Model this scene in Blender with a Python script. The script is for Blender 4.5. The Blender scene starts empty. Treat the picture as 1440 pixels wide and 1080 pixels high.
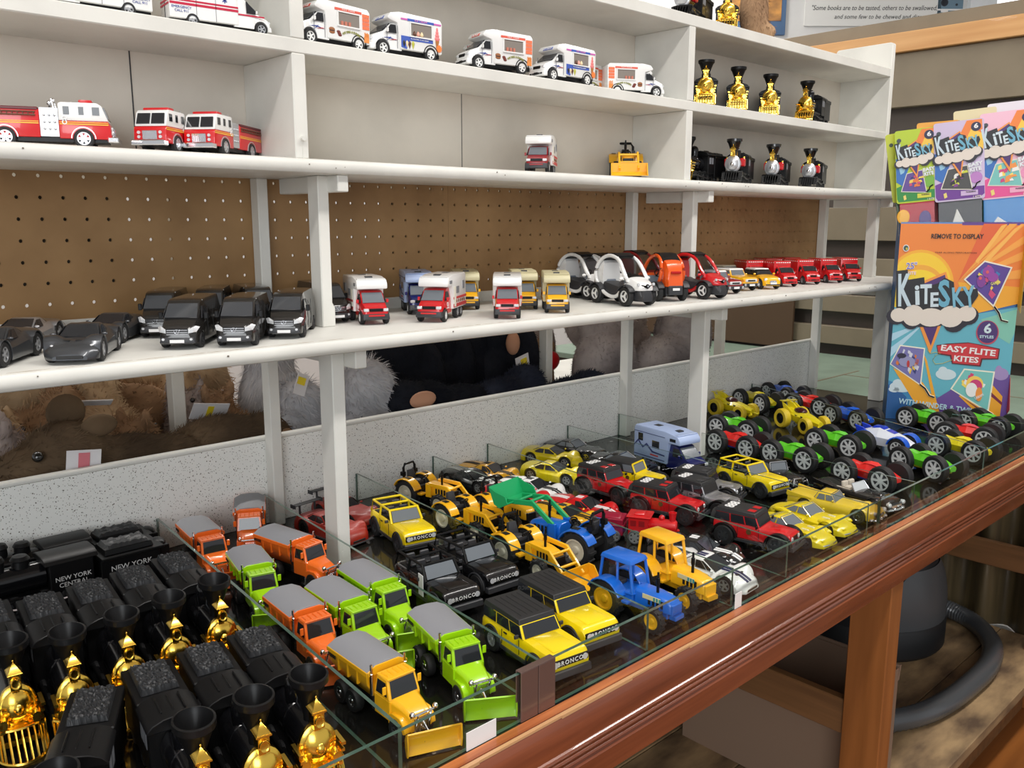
import bpy, bmesh, math, random
from mathutils import Vector, Matrix
random.seed(7)
C = bpy.context.scene.collection
PI = math.pi
Z0 = 0.80                      # the table's glass top stands 0.80 m above the floor; z below is measured from it
sc = bpy.context.scene
sc.view_settings.view_transform = 'Standard'
sc.view_settings.look = 'None'
sc.view_settings.gamma = 1.0
sc.view_settings.use_curve_mapping = False

# ------------------------------------------------------------------ materials
MATS = {}
def mat(name, col, rough=.5, metal=0., coat=0., spec=.5, alpha=None):
    if name in MATS: return MATS[name]
    m = bpy.data.materials.new(name); m.use_nodes = True
    b = m.node_tree.nodes['Principled BSDF']
    b.inputs['Base Color'].default_value = (*col, 1)
    b.inputs['Roughness'].default_value = rough
    b.inputs['Metallic'].default_value = metal
    b.inputs['Coat Weight'].default_value = coat
    b.inputs['Specular IOR Level'].default_value = spec
    MATS[name] = m
    return m
def srgb(r, g, b):
    f = lambda c: ((c/255+.055)/1.055)**2.4 if c > 10 else c/255/12.92
    return (f(r), f(g), f(b))
def nodes_of(m):
    nt = m.node_tree
    return nt, nt.nodes, nt.links, nt.nodes['Principled BSDF']
def add_noise(m, c1, c2, scale=6, detail=6, stretch=(1,1,1), bump=0., lo=.35, hi=.65, rough=None):
    """object-space noise that mixes two colours, with optional bump"""
    nt, N, L, b = nodes_of(m)
    tc = N.new('ShaderNodeTexCoord'); mp = N.new('ShaderNodeMapping')
    mp.inputs['Scale'].default_value = stretch
    nz = N.new('ShaderNodeTexNoise'); nz.inputs['Scale'].default_value = scale; nz.inputs['Detail'].default_value = detail
    cr = N.new('ShaderNodeValToRGB')
    cr.color_ramp.elements[0].position = lo; cr.color_ramp.elements[0].color = (*c1, 1)
    cr.color_ramp.elements[1].position = hi; cr.color_ramp.elements[1].color = (*c2, 1)
    L.new(tc.outputs['Object'], mp.inputs['Vector']); L.new(mp.outputs['Vector'], nz.inputs['Vector'])
    L.new(nz.outputs['Fac'], cr.inputs['Fac']); L.new(cr.outputs['Color'], b.inputs['Base Color'])
    if bump:
        bp = N.new('ShaderNodeBump'); bp.inputs['Strength'].default_value = bump; bp.inputs['Distance'].default_value = .004
        L.new(nz.outputs['Fac'], bp.inputs['Height']); L.new(bp.outputs['Normal'], b.inputs['Normal'])
    return m
def paint(name, col, rough=.28): return mat('paint_'+name, col, rough, coat=.6)
def plast(name, col, rough=.42): return mat('plastic_'+name, col, rough)

BLACKTYRE = mat('tyre_rubber', (.012,.012,.013), .62)
SMOKE = mat('smoked_window', (.018,.02,.024), .06, coat=.3)
CLEARWIN = mat('pale_window', (.16,.18,.2), .08)
CHROME = mat('chrome', (.82,.82,.84), .14, 1.)
SILVER = mat('silver_plastic', (.55,.56,.58), .3, .6)
DARKMETAL = mat('dark_grey_plastic', (.035,.036,.04), .45)
GREYPLAST = mat('mid_grey_plastic', (.2,.21,.23), .45)
BLACK = mat('black_plastic', (.006,.006,.0065), .38, spec=.28)
GLOSSBLACK = mat('gloss_black', (.005,.005,.006), .16, spec=.4, coat=.25)
WHITE = mat('white_plastic', (.82,.82,.8), .35, coat=.3)
WHITEINK = mat('white_ink', (.85,.85,.84), .5)
BLACKINK = mat('black_ink', (.012,.012,.012), .5)
LAMP = mat('headlamp_plastic', (.8,.82,.84), .12, .3)
AMBER = mat('amber_plastic', (.8,.3,.03), .3)
REDLAMP = mat('red_lamp', (.5,.01,.01), .2)
GOLD = mat('gold_chrome', (.95,.62,.10), .2, 1.)
LEMON = paint('lemon', srgb(228,205,10))
BRONCOY = paint('bright_yellow', srgb(244,214,8))
ORANGEY = paint('amber_yellow', srgb(248,184,28))
ORANGE = paint('orange', srgb(240,112,36))
LIME = paint('lime', srgb(160,214,14))
RED = paint('red', srgb(206,22,28))
DRED = paint('dark_red', srgb(150,14,24))
BRICK = mat('paint_brick_red', srgb(158,36,22), .42, coat=.15)
BLUE = paint('blue', srgb(24,104,206))
NAVY = paint('navy', srgb(24,30,96))
PWHITE = paint('white', srgb(236,236,234))
PSILVER = mat('silver_paint', (.5,.5,.52), .3, .75, coat=.5)
GUN = mat('gunmetal_paint', (.075,.08,.088), .3, .6, coat=.5)
TAUPE = mat('taupe_black_paint', (.024,.022,.02), .22, .2, coat=.6)
PBLACK = paint('black', (.006,.006,.007), .2)
LBLUE = plast('pale_blue', srgb(168,186,222), .38)
BEIGE = plast('beige', srgb(206,198,160), .4)
GREEN = plast('emerald', srgb(24,160,96), .4)

# ------------------------------------------------------------------ mesh kit
class M:
    def __init__(s): s.v=[]; s.f=[]; s.m=[]
    def add(s, vs, fs, mi=0):
        o=len(s.v); s.v += [tuple(v) for v in vs]
        for f in fs: s.f.append(tuple(i+o for i in f)); s.m.append(mi)
        return s
    def box(s, x0,x1,y0,y1,z0,z1, mi=0, tx=0, ty=0, sx=0):
        """axis box; tx/ty shrink the top on each side, sx shifts it"""
        v=[(x0,y0,z0),(x1,y0,z0),(x1,y1,z0),(x0,y1,z0),(x0+tx+sx,y0+ty,z1),(x1-tx+sx,y0+ty,z1),(x1-tx+sx,y1-ty,z1),(x0+tx+sx,y1-ty,z1)]
        return s.add(v,[(3,2,1,0),(4,5,6,7),(0,1,5,4),(1,2,6,5),(2,3,7,6),(3,0,4,7)],mi)
    def cb(s, c, d, mi=0, **k): return s.box(c[0]-d[0]/2,c[0]+d[0]/2,c[1]-d[1]/2,c[1]+d[1]/2,c[2]-d[2]/2,c[2]+d[2]/2,mi,**k)
    def prism(s, poly, a0, a1, axis='y', mi=0):
        """poly in (x,z) for axis y, (x,y) for axis z, (y,z) for axis x"""
        n=len(poly)
        def p(q,a): return {'y':(q[0],a,q[1]),'z':(q[0],q[1],a),'x':(a,q[0],q[1])}[axis]
        v=[p(q,a0) for q in poly]+[p(q,a1) for q in poly]
        return s.add(v,[tuple(range(n)),tuple(range(2*n-1,n-1,-1))]+[(i,(i+1)%n,n+(i+1)%n,n+i) for i in range(n)],mi)
    def loft(s, rings, mi=0, c0=True, c1=True):
        n=len(rings[0]); v=[p for r in rings for p in r]; f=[]
        for k in range(len(rings)-1):
            for i in range(n):
                j=(i+1)%n; f.append((k*n+i,k*n+j,(k+1)*n+j,(k+1)*n+i))
        if c0: f.append(tuple(range(n-1,-1,-1)))
        if c1: f.append(tuple(range((len(rings)-1)*n,len(rings)*n)))
        return s.add(v,f,mi)
    def lathe(s, prof, c=(0,0,0), axis='z', n=20, mi=0):
        """prof: (radius, position along axis)"""
        rings=[]
        for r,t in prof:
            ring=[]
            for i in range(n):
                a=2*PI*i/n; u,w=r*math.cos(a),r*math.sin(a)
                ring.append({'z':(c[0]+u,c[1]+w,c[2]+t),'y':(c[0]+u,c[1]+t,c[2]+w),'x':(c[0]+t,c[1]+u,c[2]+w)}[axis])
            rings.append(ring)
        return s.loft(rings,mi)
    def ring(s, prof, c=(0,0,0), axis='z', n=20, mi=0, a0=0, a1=360):
        """closed profile swept round an axis (full turn or an arc)"""
        full=a1-a0>=360; k=n if full else n+1; rings=[]
        for i in range(k):
            a=math.radians(a0+(a1-a0)*i/n); q=[]
            for r,t in prof:
                u,w=r*math.cos(a),r*math.sin(a); q.append({'z':(c[0]+u,c[1]+w,c[2]+t),'y':(c[0]+u,c[1]+t,c[2]+w),'x':(c[0]+t,c[1]+u,c[2]+w)}[axis])
            rings.append(q)
        if full: rings.append(rings[0])
        return s.loft(rings,mi,not full,not full)
    def cyl(s, c, r, h, axis='z', n=16, mi=0, r2=None):
        return s.lathe([(r,-h/2),(r if r2 is None else r2,h/2)],c,axis,n,mi)
    def ball(s, c, r, n=12, k=8, mi=0):
        if not isinstance(r,(tuple,list)): r=(r,r,r)
        rings=[]
        for j in range(k+1):
            t=-PI/2+PI*j/k; q=max(math.cos(t),1e-3)
            rings.append([(c[0]+r[0]*q*math.cos(2*PI*i/n),c[1]+r[1]*q*math.sin(2*PI*i/n),c[2]+r[2]*math.sin(t)) for i in range(n)])
        return s.loft(rings,mi)
    def tube(s, pts, r, n=8, mi=0, closed=False):
        P=[Vector(p) for p in pts]; rings=[]; up=Vector((0,0,1)); m=len(P)
        for i,p in enumerate(P):
            if closed: d=P[(i+1)%m]-P[i-1]
            else: d=(P[min(i+1,m-1)]-P[max(i-1,0)])
            d.normalize(); u=up if abs(d.dot(up))<.95 else Vector((1,0,0))
            a=d.cross(u).normalized(); b=d.cross(a).normalized()
            rr=r[i] if isinstance(r,(list,tuple)) else r
            rings.append([p+a*rr*math.cos(2*PI*k/n)+b*rr*math.sin(2*PI*k/n) for k in range(n)])
        if closed:
            # close by repeating the first ring
            rings.append(rings[0]); return s.loft(rings,mi,False,False)
        return s.loft(rings,mi)
    def quad(s, a,b,c,d, ins=(0,0,0,0), t=.0005, mi=0):
        """thin panel on the quad a,b (bottom) c,d (top, c above b); ins = fractions left,right,bottom,top"""
        a,b,c,d=map(Vector,(a,b,c,d))
        def P(u,v): return (a*(1-u)+b*u)*(1-v)+(d*(1-u)+c*u)*v
        l,r,bo,to=ins
        q=[P(l,bo),P(1-r,bo),P(1-r,1-to),P(l,1-to)]
        n=(q[1]-q[0]).cross(q[3]-q[0]).normalized()
        v=[p-n*t*.5 for p in q]+[p+n*t for p in q]
        return s.add(v,[(3,2,1,0),(4,5,6,7),(0,1,5,4),(1,2,6,5),(2,3,7,6),(3,0,4,7)],mi)
    def sym(s, fn):
        """call fn(sign) for both sides (y)"""
        fn(1); fn(-1); return s
    def xf(s, mx, start=0):
        for i in range(start,len(s.v)): s.v[i]=tuple(mx@Vector(s.v[i]))
        return s
    def mesh(s, name, mats, bevel=0, seg=1, ang=32, smooth=True):
        me=bpy.data.meshes.new(name); bm=bmesh.new()
        vs=[bm.verts.new(v) for v in s.v]
        for f,mi in zip(s.f,s.m):
            try: fc=bm.faces.new([vs[i] for i in f]); fc.material_index=mi
            except ValueError: pass
        bmesh.ops.remove_doubles(bm,verts=bm.verts,dist=1e-6)
        bmesh.ops.recalc_face_normals(bm,faces=bm.faces)
        if bevel:
            es=[e for e in bm.edges if len(e.link_faces)==2 and e.calc_face_angle(0)>math.radians(30)]
            bmesh.ops.bevel(bm,geom=es,offset=bevel,segments=seg,profile=.5,affect='EDGES',clamp_overlap=True)
        A=math.radians(ang)
        for e in bm.edges: e.smooth = len(e.link_faces)==2 and e.calc_face_angle(0)<A
        for f in bm.faces: f.smooth=smooth
        bm.to_mesh(me); bm.free()
        for m in (mats if isinstance(mats,(list,tuple)) else [mats]): me.materials.append(m)
        return me

def link(name, me, parent=None, loc=(0,0,0), rot=(0,0,0)):
    o=bpy.data.objects.new(name, me); C.objects.link(o)
    o.location=loc; o.rotation_euler=rot
    if parent is not None: o.parent=parent
    else: o.location.z += Z0
    return o
def obj(name, m, mats, parent=None, bevel=0, seg=1, ang=32, loc=(0,0,0), rot=(0,0,0)):
    return link(name, m.mesh(name,mats,bevel,seg,ang), parent, loc, rot)
def tag(o, label, cat=None, group=None, kind=None):
    o['label']=label
    if cat: o['category']=cat
    if group: o['group']=group
    if kind: o['kind']=kind
    return o
def struct(name, m, mats, **k):
    o=obj(name,m,mats,**k); o['kind']='structure'; return o
def empty(name, loc=(0,0,0), rz=0):
    o=bpy.data.objects.new(name,None); C.objects.link(o); o.empty_display_size=.02
    o.location=(loc[0],loc[1],loc[2]+Z0); o.rotation_euler=(0,0,rz); return o
def dup(root):
    r=root.copy(); C.objects.link(r)
    def rec(src,dst):
        for ch in list(src.children):
            c=ch.copy(); C.objects.link(c); c.parent=dst; c.matrix_parent_inverse=ch.matrix_parent_inverse.copy(); rec(ch,c)
    rec(root,r); return r
_tm={}
def textmesh(s, size=.01, align='CENTER', ext=.0002, spacing=1., shear=0., bold=0., m=None):
    key=(s,size,align,ext,spacing,shear,bold,m.name)
    if key in _tm: return _tm[key]
    cu=bpy.data.curves.new('lettering','FONT'); cu.body=s; cu.size=size; cu.align_x=align; cu.align_y='CENTER'
    cu.extrude=ext; cu.space_character=spacing; cu.shear=shear; cu.offset=bold*size; cu.resolution_u=2
    o=bpy.data.objects.new('lettering',cu); C.objects.link(o)
    dg=bpy.context.evaluated_depsgraph_get(); me=bpy.data.meshes.new_from_object(o.evaluated_get(dg))
    bpy.data.objects.remove(o); bpy.data.curves.remove(cu)
    me.name='lettering'; me.materials.clear(); me.materials.append(m)
    _tm[key]=me; return me
def text(s, parent, loc, rot, size, m, name='lettering', **k):
    return link(name, textmesh(s,size,m=m,**k), parent, loc, rot)

def hermite(pts):
    X=[p[0] for p in pts]; Y=[p[1] for p in pts]; n=len(X)
    d=[(Y[i+1]-Y[i])/(X[i+1]-X[i]) for i in range(n-1)]
    m=[d[0]]+[0 if d[i-1]*d[i]<=0 else 2*d[i-1]*d[i]/(d[i-1]+d[i]) for i in range(1,n-1)]+[d[-1]]
    def f(x):
        if x<=X[0]: return Y[0]
        if x>=X[-1]: return Y[-1]
        i=max(k for k in range(n-1) if X[k]<=x); h=X[i+1]-X[i]; t=(x-X[i])/h
        return (2*t**3-3*t*t+1)*Y[i]+(t**3-2*t*t+t)*h*m[i]+(-2*t**3+3*t*t)*Y[i+1]+(t**3-t*t)*h*m[i+1]
    return f
def hull(m, top, hw, zb, arches=(), rz=.013, shoulder=.72, n=44, tw=.78, crown=.0012, mi=0, inner=.62, zbend=None):
    ft=hermite(top); fw=hermite(hw); x0,x1=top[0][0],top[-1][0]
    xs=set(x0+(x1-x0)*i/(n-1) for i in range(n))
    for xc,r in arches:
        for q in (-1,-.97,-.8,-.5,0,.5,.8,.97,1): xs.add(min(max(xc+r*q,x0),x1))
    xs=sorted(xs); xs=[x for i,x in enumerate(xs) if i==0 or x-xs[i-1]>1e-5]
    rings=[]
    for x in xs:
        zt=ft(x); w=fw(x); zbx=zb if zbend is None else zbend(x)
        a=zbx
        for xc,r in arches:
            if abs(x-xc)<r*.9999: a=max(a,rz+math.sqrt(r*r-(x-xc)**2))
        zs=zbx+(zt-zbx)*shoulder
        zc=zt; zs=max(zs,a+.0012); zt=max(zt,zs+.0007); zm=max(a+.0007,zbx+(zs-zbx)*.5)
        h=[(0,zbx),(inner*w,zbx),(inner*w+.0002,a),(.965*w,a),(w,zm),(.975*w,zs),(tw*w,zt),(tw*.76*w,zc+(zt-zc)*.8+crown*.5),(tw*.42*w,zc+(zt-zc)*.12+crown*.85)]
        ring=[(x,y,z) for y,z in h]+[(x,0,zc+crown)]+[(x,-y,z) for y,z in reversed(h[1:])]
        rings.append(ring)
    return m.loft(rings,mi)

_wc={}
RIMS={}
def wheel(root, x, y, r, w, rim='spoke', rimmat=None, side=1, tyremat=None, name='wheel', z=None, rr=.64):
    """tyre with a rim as its own sub-part; outer face towards side*y"""
    rimmat=rimmat or SILVER; tyremat=tyremat or BLACKTYRE
    k=('t',r,w,tyremat.name,rr)
    if k not in _wc:
        m=M(); q=rr*r
        m.lathe([(q,-w/2),(r*.9,-w/2),(r,-w/2+w*.2),(r,w/2-w*.2),(r*.9,w/2),(q,w/2),(q,w/2-w*.3),(q*.2,w/2-w*.3)],axis='y',n=22)
        if tyremat.name.startswith('tyre_lug'):
            for i in range(14):
                a=2*PI*i/14; st=len(m.v)
                m.cb((r*1.0,0,0),(r*.14,w*.9,r*.14)); m.xf(Matrix.Rotation(a,4,'Y'),st)
        _wc[k]=m.mesh('wheel',tyremat)
    k2=('r',r,w,rim,rimmat.name,rr)
    if k2 not in _wc:
        m=M(); q=rr*r; f=w/2-w*.06
        if rim=='dish':
            m.lathe([(q,f-w*.3),(q,f),(q*.86,f+w*.02),(q*.8,f-w*.18),(q*.38,f-w*.2),(q*.3,f-w*.04),(.0005,f-w*.02)],axis='y',n=20)
        elif rim=='flat':
            m.lathe([(q,f-w*.2),(q,f),(q*.9,f+w*.03),(q*.2,f+w*.05),(.0004,f+w*.05)],axis='y',n=20)
        else:
            m.lathe([(q,f-w*.25),(q,f),(q*.84,f),(q*.84,f-w*.25)],axis='y',n=20)
            m.cyl((0,f-w*.08,0),q*.26,w*.16,'y',10)
            ns={'spoke':5,'five':5,'six':6,'seven':7,'three':3}[rim]; sw={'spoke':.26,'five':.3,'six':.42,'seven':.22,'three':.34}[rim]
            for i in range(ns):
                st=len(m.v); m.cb((q*.54,f-w*.09,0),(q*.68,w*.12,q*sw)); m.xf(Matrix.Rotation(2*PI*i/ns,4,'Y'),st)
            m.cyl((0,f-w*.24,0),q*.85,w*.04,'y',16,1)
        _wc[k2]=m.mesh('rim',[rimmat,DARKMETAL])
    o=link(name,_wc[k],root,(x,y,r if z is None else z),(0,0,0 if side>0 else PI))
    link('rim',_wc[k2],o); return o
def wheels(root, xs, hy, r, w, **k):
    for x in xs:
        for s in (1,-1): wheel(root,x,s*hy,r,w,side=s,**k)
def frus(x0,x1,x2,x3,zb,zr,wb,wt):
    B=lambda s:[(x0,s*wb,zb),(x3,s*wb,zb),(x2,s*wt,zr),(x1,s*wt,zr)]
    return B(1),B(-1)
def cabin_mesh(m, x0,x1,x2,x3,zb,zr,wb,wt, mi=0):
    L,R=frus(x0,x1,x2,x3,zb,zr,wb,wt)
    return m.add(L+R,[(0,1,2,3),(7,6,5,4),(0,4,5,1),(1,5,6,2),(2,6,7,3),(3,7,4,0)],mi)
def cabin_windows(root, x0,x1,x2,x3,zb,zr,wb,wt, gm, ins_f=(.08,.08,.1,.1), split=(.0,), rear=True, side_ins=(.06,.04,.12,.14)):
    L,R=frus(x0,x1,x2,x3,zb,zr,wb,wt)
    m=M(); m.quad(R[1],L[1],L[2],R[2],ins_f); obj('windshield',m,gm,root)
    if rear:
        m=M(); m.quad(L[0],R[0],R[3],L[3],ins_f); obj('rear_window',m,gm,root)
    def lerp(a,b,t): return tuple(a[i]+(b[i]-a[i])*t for i in range(3))
    sp=list(split)+[1.]
    for S,fl in ((L,1),(R,-1)):
        for i in range(len(sp)-1):
            a,b=lerp(S[0],S[1],sp[i]),lerp(S[0],S[1],sp[i+1]); d,c=lerp(S[3],S[2],sp[i]),lerp(S[3],S[2],sp[i+1])
            m=M()
            if fl>0: m.quad(b,a,d,c,(side_ins[1],side_ins[0],side_ins[2],side_ins[3]))
            else: m.quad(a,b,c,d,side_ins)
            obj('side_window',m,gm,root)
def pair(root, name, fn, mats, **k):
    """one object per side (fn(m, sign))"""
    for s in (1,-1):
        m=M(); fn(m,s); obj(name,m,mats,root,**k)
# ------------------------------------------------------------------ setting materials
def enamel(name, col, dirt=.06, bump=.12):
    m=mat(name,col,.45,spec=.4); nt,N,L,b=nodes_of(m)
    tc=N.new('ShaderNodeTexCoord')
    n1=N.new('ShaderNodeTexNoise'); n1.inputs['Scale'].default_value=9; n1.inputs['Detail'].default_value=8
    n2=N.new('ShaderNodeTexNoise'); n2.inputs['Scale'].default_value=160; n2.inputs['Detail'].default_value=3
    L.new(tc.outputs['Object'],n1.inputs['Vector']); L.new(tc.outputs['Object'],n2.inputs['Vector'])
    cr=N.new('ShaderNodeValToRGB'); cr.color_ramp.elements[0].position=.3; cr.color_ramp.elements[1].position=.6
    cr.color_ramp.elements[0].color=(*(c*(1-dirt*2.2) for c in col),1); cr.color_ramp.elements[1].color=(*col,1)
    L.new(n1.outputs['Fac'],cr.inputs['Fac']); L.new(cr.outputs['Color'],b.inputs['Base Color'])
    bp=N.new('ShaderNodeBump'); bp.inputs['Strength'].default_value=bump; bp.inputs['Distance'].default_value=.001
    L.new(n2.outputs['Fac'],bp.inputs['Height']); L.new(bp.outputs['Normal'],b.inputs['Normal'])
    return m
ENAMEL=enamel('white_enamel', srgb(226,225,218))
BACKPAINT=enamel('cream_back_panel', srgb(224,216,203), .05)
WALLW=enamel('wall_paint', srgb(222,222,220), .02, .05)
def wood(name, c1, c2, axis='x', scale=5., rough=.35, coat=.3, lo=.3, hi=.7, bump=.05):
    m=mat(name,c1,rough,coat=coat)
    st={'x':(.5,8,8),'y':(8,.5,8),'z':(8,8,.5)}[axis]
    return add_noise(m,c1,c2,scale,8,st,bump,lo,hi)
RAILWOOD=wood('red_brown_rail_wood', srgb(100,47,25), srgb(142,74,42),'x',7,.27,.5,.3,.72,.04)
LEGWOOD=wood('orange_brown_leg_wood', srgb(132,78,34), srgb(160,98,48),'z',5,.4,.2)
STRETCH=wood('brown_stretcher_wood', srgb(104,70,40), srgb(138,96,58),'y',5,.5,.1)
PINE=wood('pale_pine_trim', srgb(206,150,92), srgb(226,176,118),'y',4,.45,.1)
OLDWOOD=add_noise(mat('worn_plank_wood',srgb(120,96,70),.6), srgb(92,72,54), srgb(176,146,106), 6, 10, (1.2,3.2,3.2), .4, .32, .66)
FLOORW=wood('floor_wood', srgb(116,66,28), srgb(160,98,44),'x',3,.35,.4)
BOARDT=enamel('taupe_board_paint', srgb(138,126,106), .05,.04)
DARKWOOD=mat('dark_recess_board', srgb(74,66,60), .6)
HARDB=add_noise(mat('hardboard_plain',srgb(150,112,66),.7), srgb(138,102,60), srgb(160,122,76), 5, 6)
# pegboard: brown hardboard with a real grid of see-through holes
def pegmat():
    m=bpy.data.materials.new('pegboard'); m.use_nodes=True; nt,N,L,b=nodes_of(m)
    b.inputs['Roughness'].default_value=.55
    tc=N.new('ShaderNodeTexCoord'); sp=N.new('ShaderNodeSeparateXYZ'); L.new(tc.outputs['Object'],sp.inputs[0])
    def mth(op,a,bv=None):
        n=N.new('ShaderNodeMath'); n.operation=op
        for i,v in enumerate((a,bv)):
            if v is None: continue
            if hasattr(v,'default_value') or hasattr(v,'links'): L.new(v,n.inputs[i])
            else: n.inputs[i].default_value=v
        return n.outputs[0]
    P=.0302
    def cell(o): return mth('SUBTRACT',mth('FRACT',mth('DIVIDE',o,P)),.5)
    ax,az=cell(sp.outputs[0]),cell(sp.outputs[2])
    d=mth('SQRT',mth('ADD',mth('MULTIPLY',ax,ax),mth('MULTIPLY',az,az)))
    hole=mth('LESS_THAN',d,.088)
    nz=N.new('ShaderNodeTexNoise'); nz.inputs['Scale'].default_value=7; nz.inputs['Detail'].default_value=8
    L.new(tc.outputs['Object'],nz.inputs['Vector'])
    cr=N.new('ShaderNodeValToRGB'); cr.color_ramp.elements[0].position=.3; cr.color_ramp.elements[1].position=.7
    cr.color_ramp.elements[0].color=(*srgb(136,102,62),1); cr.color_ramp.elements[1].color=(*srgb(166,130,86),1)
    L.new(nz.outputs['Fac'],cr.inputs['Fac']); L.new(cr.outputs['Color'],b.inputs['Base Color'])
    tr=N.new('ShaderNodeBsdfTransparent'); mx=N.new('ShaderNodeMixShader')
    L.new(hole,mx.inputs[0]); L.new(b.outputs[0],mx.inputs[1]); L.new(tr.outputs[0],mx.inputs[2])
    L.new(mx.outputs[0],N['Material Output'].inputs['Surface']); return m
PEG=pegmat()
# speckled acoustic board
def speckle():
    m=mat('speckled_acoustic_board', srgb(222,222,216), .85,spec=.2); nt,N,L,b=nodes_of(m)
    tc=N.new('ShaderNodeTexCoord'); out=None
    for sc_,th in ((300,.19),(150,.15)):
        v=N.new('ShaderNodeTexVoronoi'); v.inputs['Scale'].default_value=sc_; v.inputs['Randomness'].default_value=1
        L.new(tc.outputs['Object'],v.inputs['Vector'])
        n=N.new('ShaderNodeMath'); n.operation='LESS_THAN'; n.inputs[1].default_value=th; L.new(v.outputs['Distance'],n.inputs[0])
        if out is None: out=n.outputs[0]
        else:
            mx=N.new('ShaderNodeMath'); mx.operation='MAXIMUM'; L.new(out,mx.inputs[0]); L.new(n.outputs[0],mx.inputs[1]); out=mx.outputs[0]
    mix=N.new('ShaderNodeMix'); mix.data_type='RGBA'; mix.inputs['A'].default_value=(*srgb(238,238,233),1); mix.inputs['B'].default_value=(*srgb(104,97,88),1)
    L.new(out,mix.inputs['Factor']); L.new(mix.outputs['Result'],b.inputs['Base Color']); return m
SPECK=speckle()
# clear pane: see-through with fresnel reflection
def pane_mat(name, tint, refl=1.5, rough=.0):
    m=bpy.data.materials.new(name); m.use_nodes=True; nt=m.node_tree; N=nt.nodes; L=nt.links
    N.remove(N['Principled BSDF'])
    tr=N.new('ShaderNodeBsdfTransparent'); tr.inputs[0].default_value=(*tint,1)
    gl=N.new('ShaderNodeBsdfGlossy'); gl.inputs['Roughness'].default_value=rough+.01; gl.inputs['Color'].default_value=(1,1,1,1)
    fr=N.new('ShaderNodeFresnel'); fr.inputs['IOR'].default_value=refl
    ge=N.new('ShaderNodeNewGeometry'); iv=N.new('ShaderNodeMath'); iv.operation='SUBTRACT'; iv.inputs[0].default_value=1; L.new(ge.outputs['Backfacing'],iv.inputs[1])
    mu=N.new('ShaderNodeMath'); mu.operation='MULTIPLY'; L.new(fr.outputs[0],mu.inputs[0]); L.new(iv.outputs[0],mu.inputs[1])
    mx=N.new('ShaderNodeMixShader'); L.new(mu.outputs[0],mx.inputs[0]); L.new(tr.outputs[0],mx.inputs[1]); L.new(gl.outputs[0],mx.inputs[2])
    L.new(mx.outputs[0],N['Material Output'].inputs['Surface']); return m
PANE=pane_mat('clear_glass',(.955,.975,.962),1.38)
FILM=pane_mat('clear_film',(.97,.97,.97),1.25,.05)
GEDGE=mat('green_glass_edge', srgb(66,92,80), .12, coat=.5)
BLACKTOP=mat('black_glass_top', (.008,.008,.007), .09, spec=.6)
add_noise(BLACKTOP,(.006,.006,.006),(.022,.020,.016),5,8,(1,1,1),0,.42,.75)
PALEGREEN=enamel('pale_green_counter', srgb(136,156,140), .08,.02)
CARD=mat('grey_brown_cardboard', srgb(142,116,96), .75)

# ------------------------------------------------------------------ room
m=M(); m.box(-3.2,5.6,-3.2,4.2,-.84,-.80); struct('floor',m,FLOORW)
m=M(); m.box(-3.2,1.0,3.6,3.7,-.8,2.1); struct('wall_back',m,WALLW)
m=M(); m.box(-3.2,5.6,-3.2,3.7,2.1,2.16); struct('ceiling',m,WALLW)
# end wall of horizontal boards behind the table's right end
XW=2.74
m=M(); m.box(XW+.03,XW+.06,-1.6,2.2,-.8,1.15); struct('trim_1',m,DARKWOOD)
bands=[(.955,1.15),(.455,.585),(.285,.385),(.165,.235),(.03,.105)]
t=empty('boarded_partition',(XW,0,-.8)); tag(t,'taupe partition of horizontal boards with dark gaps behind the kite display','partition')
for i,(z0,z1) in enumerate(bands):
    m=M(); m.box(-.012,.028,-1.6,2.1,z0+.8,z1+.8); obj('board',m,BOARDT,t,.002)
m=M(); m.box(-.035,.028,-1.6,.985,1.152+.8,1.222+.8); tag(obj('top_rail',m,PINE,t,.002),'pale pine rail along the top')
m=M(); m.box(.03,.075,-1.6,1.0,1.222+.8,1.282+.8); obj('cap_board',m,BOARDT,t,.002)
# pale green counter beyond the table end
t=empty('glass_counter',(2.3,.9,-.8)); tag(t,'pale green topped counter beyond the shelf, below the boarded partition','counter')
m=M(); m.box(-.36,.424,-1.25,.66,.765,.788); obj('counter_top',m,PALEGREEN,t,.002)
m=M(); m.box(-.34,.20,-.70,.62,0,.765); obj('counter_base',m,DARKWOOD,t)
m=M(); m.box(-.25,.1,-.575,-.567,.788,.789); m.box(-.02,-.012,-1.2,-.57,.788,.789); obj('seam',m,BOARDT,t)

# ------------------------------------------------------------------ display table
tb=empty('display_table',(.6,-.1,-.8)); tag(tb,'long display table with black glass top and red brown moulded wooden rail','table')
ox,oy,oz=-.6,.1,.8
def tp(name,m,mt,lab=None,par=tb,**k):
    for i,v in enumerate(m.v): m.v[i]=(v[0]+ox,v[1]+oy,v[2]+oz)
    o=obj(name,m,mt,par,**k)
    if lab: o['label']=lab
    return o
m=M(); m.box(-1.0,1.90,-.4985,.275,-.012,0); tp('glass_top',m,BLACKTOP,'black glass top')
m=M(); m.box(-1.0,1.89,-.49,.27,-.06,-.0122); tp('top_board',m,DARKWOOD)
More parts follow.
